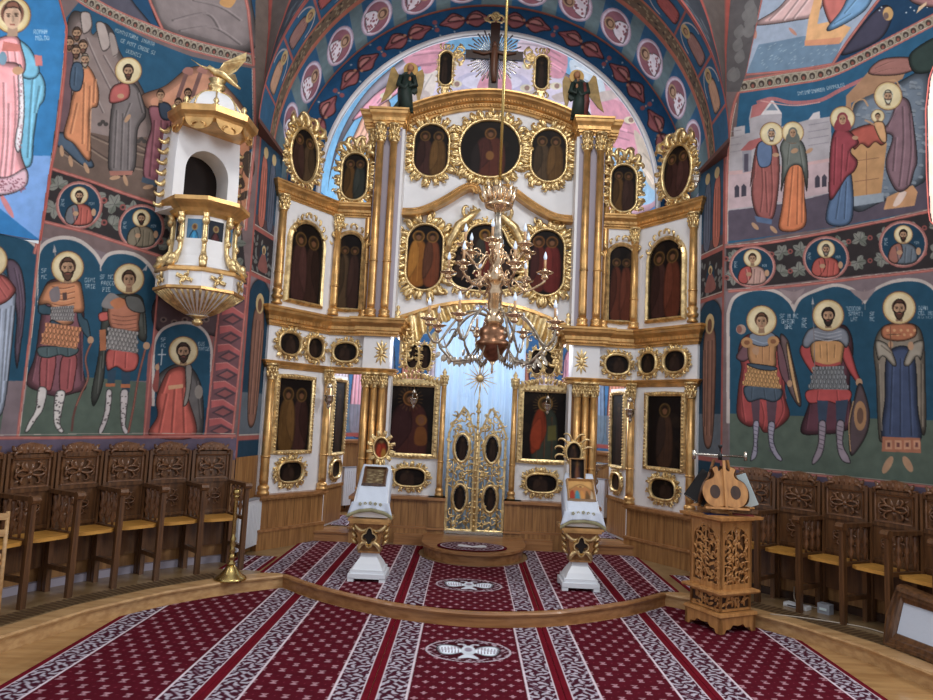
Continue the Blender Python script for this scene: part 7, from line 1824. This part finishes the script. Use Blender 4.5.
def build_lectern():
    cx, cy = 2.23, 6.47; ph = math.atan2(-cy, -cx)   # a corner towards the viewer
    L = thing('lectern', 'carved light wood lectern with openwork sides and lyre-shaped revolving book rest', 'lectern', (cx, cy, 0.012))
    def sq(mb, prof): mb.lathe(prof, 4, (cx, cy), sm=False, ph=ph)
    m = MB()
    r = .3; P = [(cx+r*math.cos(ph+PI/2*k), cy+r*math.sin(ph+PI/2*k)) for k in range(4)]
    for k in range(4):
        a, b = np.array(P[k]), np.array(P[(k+1) % 4]); t = (b-a)/np.hypot(*(b-a)); n = np.array([t[1], -t[0]]); Ls = np.hypot(*(b-a))
        T = lambda u, d, z, a=a, t=t, n=n: (a[0]+t[0]*u+n[0]*d, a[1]+t[1]*u+n[1]*d, z)
        mm = MB(T); pr = [(0, .16), (0, .012), (.05, .012), (.07, .045), (.12, .05), (.15, .08), (Ls/2, .07), (Ls-.15, .08), (Ls-.12, .05), (Ls-.07, .045), (Ls-.05, .012), (Ls, .012), (Ls, .16)]
        mm.prism(pr, -.03, 0); mm.build('skirt_board', LECT, L)
    sq(m, [(.315, .15), (.32, .155), (.31, .18), (.2, .185)]); m.build('base', LECT, L)
    m = MB(); sq(m, [(.24, .18), (.24, .34), (.2, .35)]); m.build('neck', DARKW, L)
    m = MB(); sq(m, [(.2, .335), (.33, .34), (.34, .355), (.33, .37), (.28, .375)]); m.build('lower_shelf', LECT, L)
    m = MB(); sq(m, [(.235, .37), (.235, .97), (.1, .97)]); m.build('inner_core', WALNUT, L)
    m = MB(); sq(m, [(.26, .96), (.29, .975), (.36, .985), (.365, 1.01), (.3, 1.015)]); m.build('top_shelf', LECT, L)
    for lo, hi, r in ((.19, .335, .26), (.37, .97, .265)):
        P = [(cx+r*math.cos(ph+PI/2*k), cy+r*math.sin(ph+PI/2*k)) for k in range(4)]
        for k in range(4):
            a, b = np.array(P[k]), np.array(P[(k+1) % 4]); t = (b-a)/np.hypot(*(b-a)); n = np.array([t[1], -t[0]]); Ls = np.hypot(*(b-a))
            T = lambda u, d, z, a=a, t=t, n=n: (a[0]+t[0]*u+n[0]*d, a[1]+t[1]*u+n[1]*d, z)
            m = MB(T); 
            if hi > .5:
                o = resample([(0, lo), (Ls, lo), (Ls, hi), (0, hi)], 60)[0]; i_ = resample([(.045, lo+.05), (Ls-.045, lo+.05)]+[(Ls/2+(Ls/2-.045)*math.cos(PI*q/10), hi-.06-(Ls/2-.045)*.9+(Ls/2-.045)*.9*math.sin(PI*q/10)) for q in range(11)], 60)[0]
                d0 = np.argmin(np.hypot(*(i_-np.array([.045, lo+.05])).T)); i_ = np.roll(i_, -d0, 0)
                m.ring([tuple(p) for p in o], [tuple(p) for p in i_], -.02, .0)
            else: m.box(0, Ls, -.02, 0, lo, lo+.02); m.box(0, Ls, -.02, 0, hi-.02, hi); m.box(0, .02, -.02, 0, lo, hi); m.box(Ls-.02, Ls, -.02, 0, lo, hi)
            f = m.build('side_frame', LECT, L)
            m = MB(T); rr = random.Random(k); zz = np.arange(lo+.035, hi-.03, .04)
            for j, z in enumerate(zz):
                if z > hi-.12 and hi > .5: xs = (Ls*.38, Ls*.62)
                else: xs = (Ls*.2, Ls*.4, Ls*.6, Ls*.8)
                for i, x in enumerate(xs): curl(m, x, z, PI/2+rr.uniform(-1, 1)+(-.6, 0, .6)[i % 3], .1, .011, 1 if (i+j) % 2 else -1, -.014, 4.4, n=5); leaf(m, x, z, rr.uniform(0, 6.2), .07, .014, -.012)
            m.tube([(Ls/2, -.01, lo+.02), (Ls/2, -.01, hi-.03)], .009, 5)
            m.build('openwork_carving', LECT, f)
    # revolving lyre rest
    m = MB(); m.lathe([(.09, 1.012), (.1, 1.03), (.05, 1.05), (.03, 1.08), (.035, 1.12)], 14, (cx, cy)); m.build('pivot', LECT, L)
    for k, (al, col) in enumerate(((ph+.25, LECT), (ph+.25+PI*2/3, WALNUT), (ph+.25-PI*2/3, WALNUT))):
        n = np.array([math.cos(al), math.sin(al)]); t = np.array([-n[1], n[0]])
        T = lambda u, d, z, n=n, t=t: (cx+n[0]*(.05+d+(1.46-z)*.28)+t[0]*u, cy+n[1]*(.05+d+(1.46-z)*.28)+t[1]*u, z)
        out = catmull([(0, 1.1), (.1, 1.09), (.17, 1.13), (.2, 1.22), (.17, 1.3), (.1, 1.34), (.085, 1.38), (.1, 1.42), (.06, 1.44), (.045, 1.4), (0, 1.43), (-.045, 1.4), (-.06, 1.44), (-.1, 1.42), (-.085, 1.38), (-.1, 1.34), (-.17, 1.3), (-.2, 1.22), (-.17, 1.13), (-.1, 1.09)])
        m = MB(T); m.prism([tuple(p) for p in out], 0, .018); bd = m.build('lyre_board', col, L)
        m = MB(T)
        for s in (-1, 1):
          m = MB(T); m.prism([(s*.09+.045*math.cos(q), 1.22+.06*math.sin(q)) for q in np.linspace(0, 2*PI, 16, endpoint=False)], .018, .021)
          m.build('dark_inlay', DARKW, bd)
        m = MB(T); m.box(-.012, .012, .018, .04, 1.08, 1.5); m.box(-.19, .19, .0, .06, 1.075, 1.09); m.build('ledge', LECT, bd)
    # what lies and hangs on it
    def on(u, v, z): return (cx+u, cy+v, z)
    m = MB(); m.lathe([(.02, 1.50), (.02, 1.55), (.008, 1.56), (.008, 1.6), (.02, 1.62), (.02, 1.64)], 8, (cx-.02, cy-.02)); m.build('top_finial', BLACKP, L)
    lt = thing('reading_lamp', 'silver crossbar reading lamp fixed over the lectern', 'lamp', (cx, cy, 1.5))
    m = MB(); m.tube([(cx-.27, cy-.05, 1.545), (cx+.24, cy+.05, 1.535)], .012, 6); m.build('bar', SILVER, lt)
    for q in (-.27, .24): m = MB(); m.tube([(cx+q, cy+.18*q, 1.50), (cx+q, cy+.18*q, 1.58)], .016, 8); m.build('lamp_head', SILVER, lt)
    def book(label, c, ux, uz, w, h, th, m1, m2=None, name='book'):
        c = np.array(c, float); ux = np.array(ux, float); ux /= np.linalg.norm(ux); uz = np.array(uz, float); uz -= ux*(uz@ux); uz /= np.linalg.norm(uz); n = np.cross(uz, ux)
        b = thing(name, label, 'book', tuple(c), None); T = lambda u, d, z: tuple(c+ux*u+n*d+uz*z)
        m = MB(T); m.box(-w/2, w/2, 0, .004, 0, h); m.box(-w/2, w/2, th-.004, th, 0, h); m.box(-w/2, -w/2+.004, 0, th, 0, h); m.build('cover', m1, b)
        m = MB(T); m.box(-w/2+.006, w/2-.004, .005, th-.005, .004, h-.004); m.build('pages', m2 or PAPER, b); return b
    n2 = np.array([math.cos(ph+.25+PI*2/3), math.sin(ph+.25+PI*2/3)])
    book('open service book with pale printed pages on the right side of the lectern', on(.25, -.02, 1.08), (.7, -.4, .32), (-.42, .1, .8), .17, .3, .03, PAPER)
    bpy.data.objects['book']['category'] = 'book'
    book('black covered book leaning on the left side of the lectern rest', on(-.24, .04, 1.12), (.65, -.4, -.42), (.5, .12, .7), .2, .3, .04, BLACK)
    book('blue book lying on the top shelf of the lectern', on(-.08, -.16, 1.018), (1, .1, 0), (0, .5, .0), .2, .13, .03, BLUEB)
    book('red book lying at the right of the top shelf of the lectern', on(.16, -.12, 1.018), (1, -.3, 0), (0, .5, .0), .18, .12, .03, REDB)

def build_bits():
    # brass floor candlestick
    x, y = -2.36, 6.84; t = thing('floor_candlestick', 'tall turned brass floor candlestick at the end of the left stalls', 'candlestick', (x, y, ZS))
    m = MB(); m.lathe([(.15, 0), (.155, .012), (.14, .03), (.1, .055), (.07, .09), (.05, .12), (.03, .14)], 24, (x, y), z0=ZS); m.build('base', BRASSY, t)
    m = MB(); pr = [(.03, .13), (.045, .155), (.02, .175), (.035, .2), (.03, .23), (.018, .25), (.035, .275), (.02, .3), (.032, .33), (.02, .36), (.03, .385), (.016, .41), (.02, .44), (.016, .75), (.02, .78), (.03, .8)]
    m.lathe(pr, 14, (x, y), z0=ZS); m.build('stem', BRASSY, t)
    m = MB(); m.lathe([(.02, .79), (.035, .81), (.036, .85), (.03, .86), (.025, .83)], 14, (x, y), z0=ZS); m.build('socket', BRASSY, t)
    # radiators
    p0 = np.array([-2.689, 7.706]); p1 = np.array([-2.60, 8.36]); tv = (p1-p0)/np.hypot(*(p1-p0)); n = np.array([tv[1], -tv[0]])
    def radiator(T, w, z0, z1, label):
        o = thing('radiator', label, 'radiator', T(0, 0, z0), 'white panel radiators')
        m = MB(T); m.box(0, w, .03, .1, z0, z1)
        for k in range(int(w/.04)): m.box(.02+k*.04, .034+k*.04, .1, .104, z0+.04, z1-.05)
        m.build('panel', ENAMEL, o); m = MB(T); m.box(-.005, w+.005, .025, .106, z1, z1+.015); m.build('top_grille', GREYP, o)
        m = MB(T); m.tube([(w*.1, .06, z0), (w*.1, .06, z0-.05)], .012, 6); m.lathe([(.02, 0), (.02, .05)], 8, (w+.01, .06), z0=z1-.08); m.build('valve', BLACKP, o)
    radiator(lambda u, d, z: (p0[0]+tv[0]*u+n[0]*d, p0[1]+tv[1]*u+n[1]*d, z), .6, .2, .72, 'white panel radiator between the left choir stalls and the icon screen')
    for s in (-1, 1):
        th = R_(60 if s < 0 else 58); Rr = 2.3
        T = lambda u, d, z, s=s, th=th: (s*((Rr-d)*math.cos(th)-(u-.3)*math.sin(th)), 9.5+(Rr-d)*math.sin(th)+(u-.3)*math.cos(th), z)
        th = R_(30); Rr = 2.33
        radiator(lambda u, d, z, s=s: (s*((2.33-d)*math.cos(R_(38))-(u-.35)*math.sin(R_(38))), 9.5+(2.33-d)*math.sin(R_(38))+(u-.35)*math.cos(R_(38)), z), .75, .36, .92, 'white radiator seen through the %s side doorway' % ('left' if s < 0 else 'right'))
    # brass and white candle stand inside the right doorway
    x, y = 1.72, 10.0; t = thing('candle_stand', 'turned silver candle stand with shallow bowl inside the right doorway', 'candle stand', (x, y, .262))
    m = MB(); m.lathe([(.14, 0), (.13, .03), (.05, .06), (.03, .1)], 16, (x, y), z0=.262); m.build('base', SILVER, t)
    m = MB(); m.lathe([(.03, .1)]+[(.03+.018*math.sin(k*1.6), .1+.035*k) for k in range(1, 22)], 12, (x, y), z0=.262); m.build('stem', SILVER, t)
    m = MB(); m.lathe([(.03, .84), (.12, .87), (.19, .93), (.2, .95), (.17, .94), (.05, .9)], 20, (x, y), z0=.262); m.build('bowl', SILVER, t)
    # small icons on the wainscot rail inside the left doorway
    for k in range(3):
        th = R_(180-46-5.2*k); q = lambda u, d, z, th=th: ((2.36-d)*math.cos(th)+u*math.sin(th), 9.5+(2.36-d)*math.sin(th)-u*math.cos(th), z)
        put_icon('small_icon', '%s small icon on the sanctuary rail seen through the left doorway' % ['leftmost', 'middle', 'rightmost'][k], q, c_rect(-.075, .075, 1.37, 1.58), 'single', 30+k, style='plain', rim=.012, thick=.012, gold=REDB, group='small icons on the sanctuary rail', cat='icon')
    # folding chair at the left edge
    x, y = -3.40, 5.12; t = thing('folding_chair', 'pale wooden folding chair, only its edge showing at the left', 'folding chair', (x, y, ZS))
    c_, s_ = math.cos(.6), math.sin(.6); T = lambda u, d, z: (x+u*c_-d*s_-.12, y+u*s_+d*c_+.1, ZS+z)
    m = MB(T)
    for u in (-.36, 0): m = MB(T); m.tube([(u, .0, 0), (u, .03, .4), (u, .1, .8)], .016, 6); m.build('leg', OAKL, t)
    for u in (-.33, -.03): m = MB(T); m.tube([(u, .38, 0), (u, .2, .3), (u, .0, .5)], .014, 6); m.build('leg', OAKL, t)
    for z in (.1, .22, .62, .74): m = MB(T); m.box(-.36, 0, .0+z*.1, .015+z*.1, z, z+.05 if z > .5 else z+.02); m.build('slat', OAKL, t)
    m = MB(T); m.box(-.35, -.01, .02, .36, .42, .44); m.build('seat', LECT, t)
    # leaning framed panel at the right edge
    t = thing('framed_panel', 'pale panel in a wide moulded wooden frame leaning below the right stalls', 'framed panel', (3.36, 5.62, ZS))
    a = np.array([3.34, 5.86]); b = np.array([3.53, 5.08]); tv2 = (b-a)/np.hypot(*(b-a)); nn = np.array([-tv2[1], tv2[0]])*-1
    T = lambda u, d, z: (a[0]+tv2[0]*u+nn[0]*(d-(z)*.3)+.0, a[1]+tv2[1]*u+nn[1]*(d-z*.3), ZS+z)
    m = MB(T); moulding(m, c_rect(.12, .68, .1, .34), [(0, .0), (.0, .02), (.03, .03), (.035, .05), (.06, .05), (.065, .07), (.09, .065), (.1, .03), (.1, -.03)]); m.build('frame', WALNUT, t)
    m = MB(T); m.box(.11, .69, -.03, .008, .09, .35); m.build('panel', CLOTH, t)
    # small things under the right stalls
    def small(name, label, cat, th, r, z, dims, m, grp=None):
        X, Y = r*math.cos(th), CYW+r*math.sin(th); o = thing(name, label, cat, (X, Y, z), grp, 0)
        c, s = -math.sin(th), math.cos(th); T = lambda u, d, zz: (X+c*u+math.cos(th)*d, Y+s*u+math.sin(th)*d, z+zz)
        mb = MB(T); w, d, h = dims; mb.box(-w/2, w/2, -d/2, d/2, 0, h); mb.box(-w/2+.01, w/2-.01, -d/2-.004, d/2, h*.3, h*.7); mb.build('case', m, o)
        mb = MB(T); mb.box(-w*.3, w*.3, -d/2-.008, -d/2, h*.35, h*.6); mb.build('face', PAPER if m is GREYP else BLACKP, o)
    small('white_box', 'flat white box on the floor under the stall right of the lectern', 'box', R_(38.5), 3.95, ZS, (.22, .1, .035), ENAMEL)
    small('power_adapter', 'small bluish power unit on the floor under the second stall right of the lectern', 'power unit', R_(35), 4.0, ZS, (.11, .08, .09), GREYP)
    small('wall_socket', 'white wall socket with blue plate under the left stalls', 'socket', R_(180-22.2), 4.24, .42, (.08, .03, .1), ENAMEL)
    # cables
    def cable(label, pts, r=.006):
        m = MB(); q = np.array(pts, float); out = []
        for i in range(len(q)-1):
            for u in np.arange(5)/5:
                g = lambda j: q[min(max(j, 0), len(q)-1)]; A, B_, C_, D_ = g(i-1), g(i), g(i+1), g(i+2); out.append(.5*((2*B_)+(-A+C_)*u+(2*A-5*B_+4*C_-D_)*u*u+(-A+3*B_-3*C_+D_)*u**3))
        out.append(q[-1]); m.tube(out, r, 5); o = m.build('cable', CABLE); tag(o, label, 'cable', 'cables on the right platform')
    zc = ZS+.008
    cable('white cable looping on the floor under the stalls right of the lectern', [(3.2, 7.1, zc+.12), (3.15, 6.95, zc+.01), (3.3, 6.8, zc), (3.45, 6.9, zc), (3.4, 7.05, zc+.1)])
    cable('thin cable running along the right platform edge below the stalls', [(2.7, 6.5, zc), (2.9, 6.45, zc), (3.15, 6.35, zc), (3.4, 6.2, zc), (3.55, 5.9, zc), (3.7, 5.75, zc)], .005)
def build_camera():
    cam = bpy.data.cameras.new('camera'); o = bpy.data.objects.new('camera', cam); COL.objects.link(o)
    cam.sensor_width = 36; cam.sensor_fit = 'HORIZONTAL'; cam.lens = F_PX/933*36; cam.clip_start = .05
    from mathutils import Matrix, Vector
    # axes: right, up, back of the unrolled camera
    fw = Vector((_sy*_cp*1.0, _cy*_cp, _sp)); right = Vector((_cy, -_sy, 0)); 
    fw = Vector((_cp*_sy, _cp*_cy, _sp)); up = right.cross(fw)
    cr, sr = math.cos(ROLL), math.sin(ROLL)
    r2 = right*cr+up*sr; u2 = up*cr-right*sr
    M = Matrix((( r2.x, u2.x, -fw.x, CAMX), (r2.y, u2.y, -fw.y, 0), (r2.z, u2.z, -fw.z, CAMZ), (0, 0, 0, 1)))
    o.matrix_world = M; bpy.context.scene.camera = o
def area(name, loc, rot, sx, sy, W, col=(1, 1, 1)):
    l = bpy.data.lights.new(name, 'AREA'); l.shape = 'RECTANGLE'; l.size = sx; l.size_y = sy; l.energy = W; l.color = col
    o = bpy.data.objects.new(name, l); COL.objects.link(o); o.location = loc; o.rotation_euler = rot; return o
def build_light():
    w = bpy.data.worlds.new('world'); bpy.context.scene.world = w; w.use_nodes = True
    w.node_tree.nodes['Background'].inputs[0].default_value = (.9, .93, 1, 1); w.node_tree.nodes['Background'].inputs[1].default_value = .62
    area('window_light', (-5.6, 4.2, 4.9), (0, -PI/2+.15, 0), 2.6, 1.8, 70, (.9, .95, 1))
    area('window_light', (5.6, 4.0, 4.9), (0, PI/2-.25, 0), 2.6, 1.8, 260, (.97, .98, 1))
    area('sanctuary_fill_light', (0, 9.75, 4.3), (PI*.62+PI/2-PI*.62+R_(65), 0, 0), 3.6, .5, 34, (.95, .97, 1))  # added light, hidden behind the icon screen, to brighten the conch
    area('sanctuary_fill_light', (0, 11.2, 3.4), (R_(-80), 0, 0), 2.5, 1.5, 130, (.9, .95, 1))  # unseen back light, added so that the curtain glows
    area('front_fill_light', (.8, 2.0, 8.6), (R_(52), 0, 0), 2.2, 1.2, 170, (1, .97, .92))  # fill light added in front to brighten the screen and its gilding
    sc = bpy.context.scene
    sc.view_settings.view_transform = 'Standard'; sc.view_settings.look = 'None'; sc.view_settings.gamma = 1; sc.view_settings.exposure = .2
wr, qr = wall_right(); wl, ql = wall_left()
build_reveal(1, wr, qr); build_reveal(-1, wl, ql)
build_vault(); build_sanctuary(); build_floor(); build_carpets()
build_iconostasis(); build_icons()
build_stalls(); build_chandelier(); build_pulpit(); build_stands(); build_lectern(); build_bits()
build_camera(); build_light()
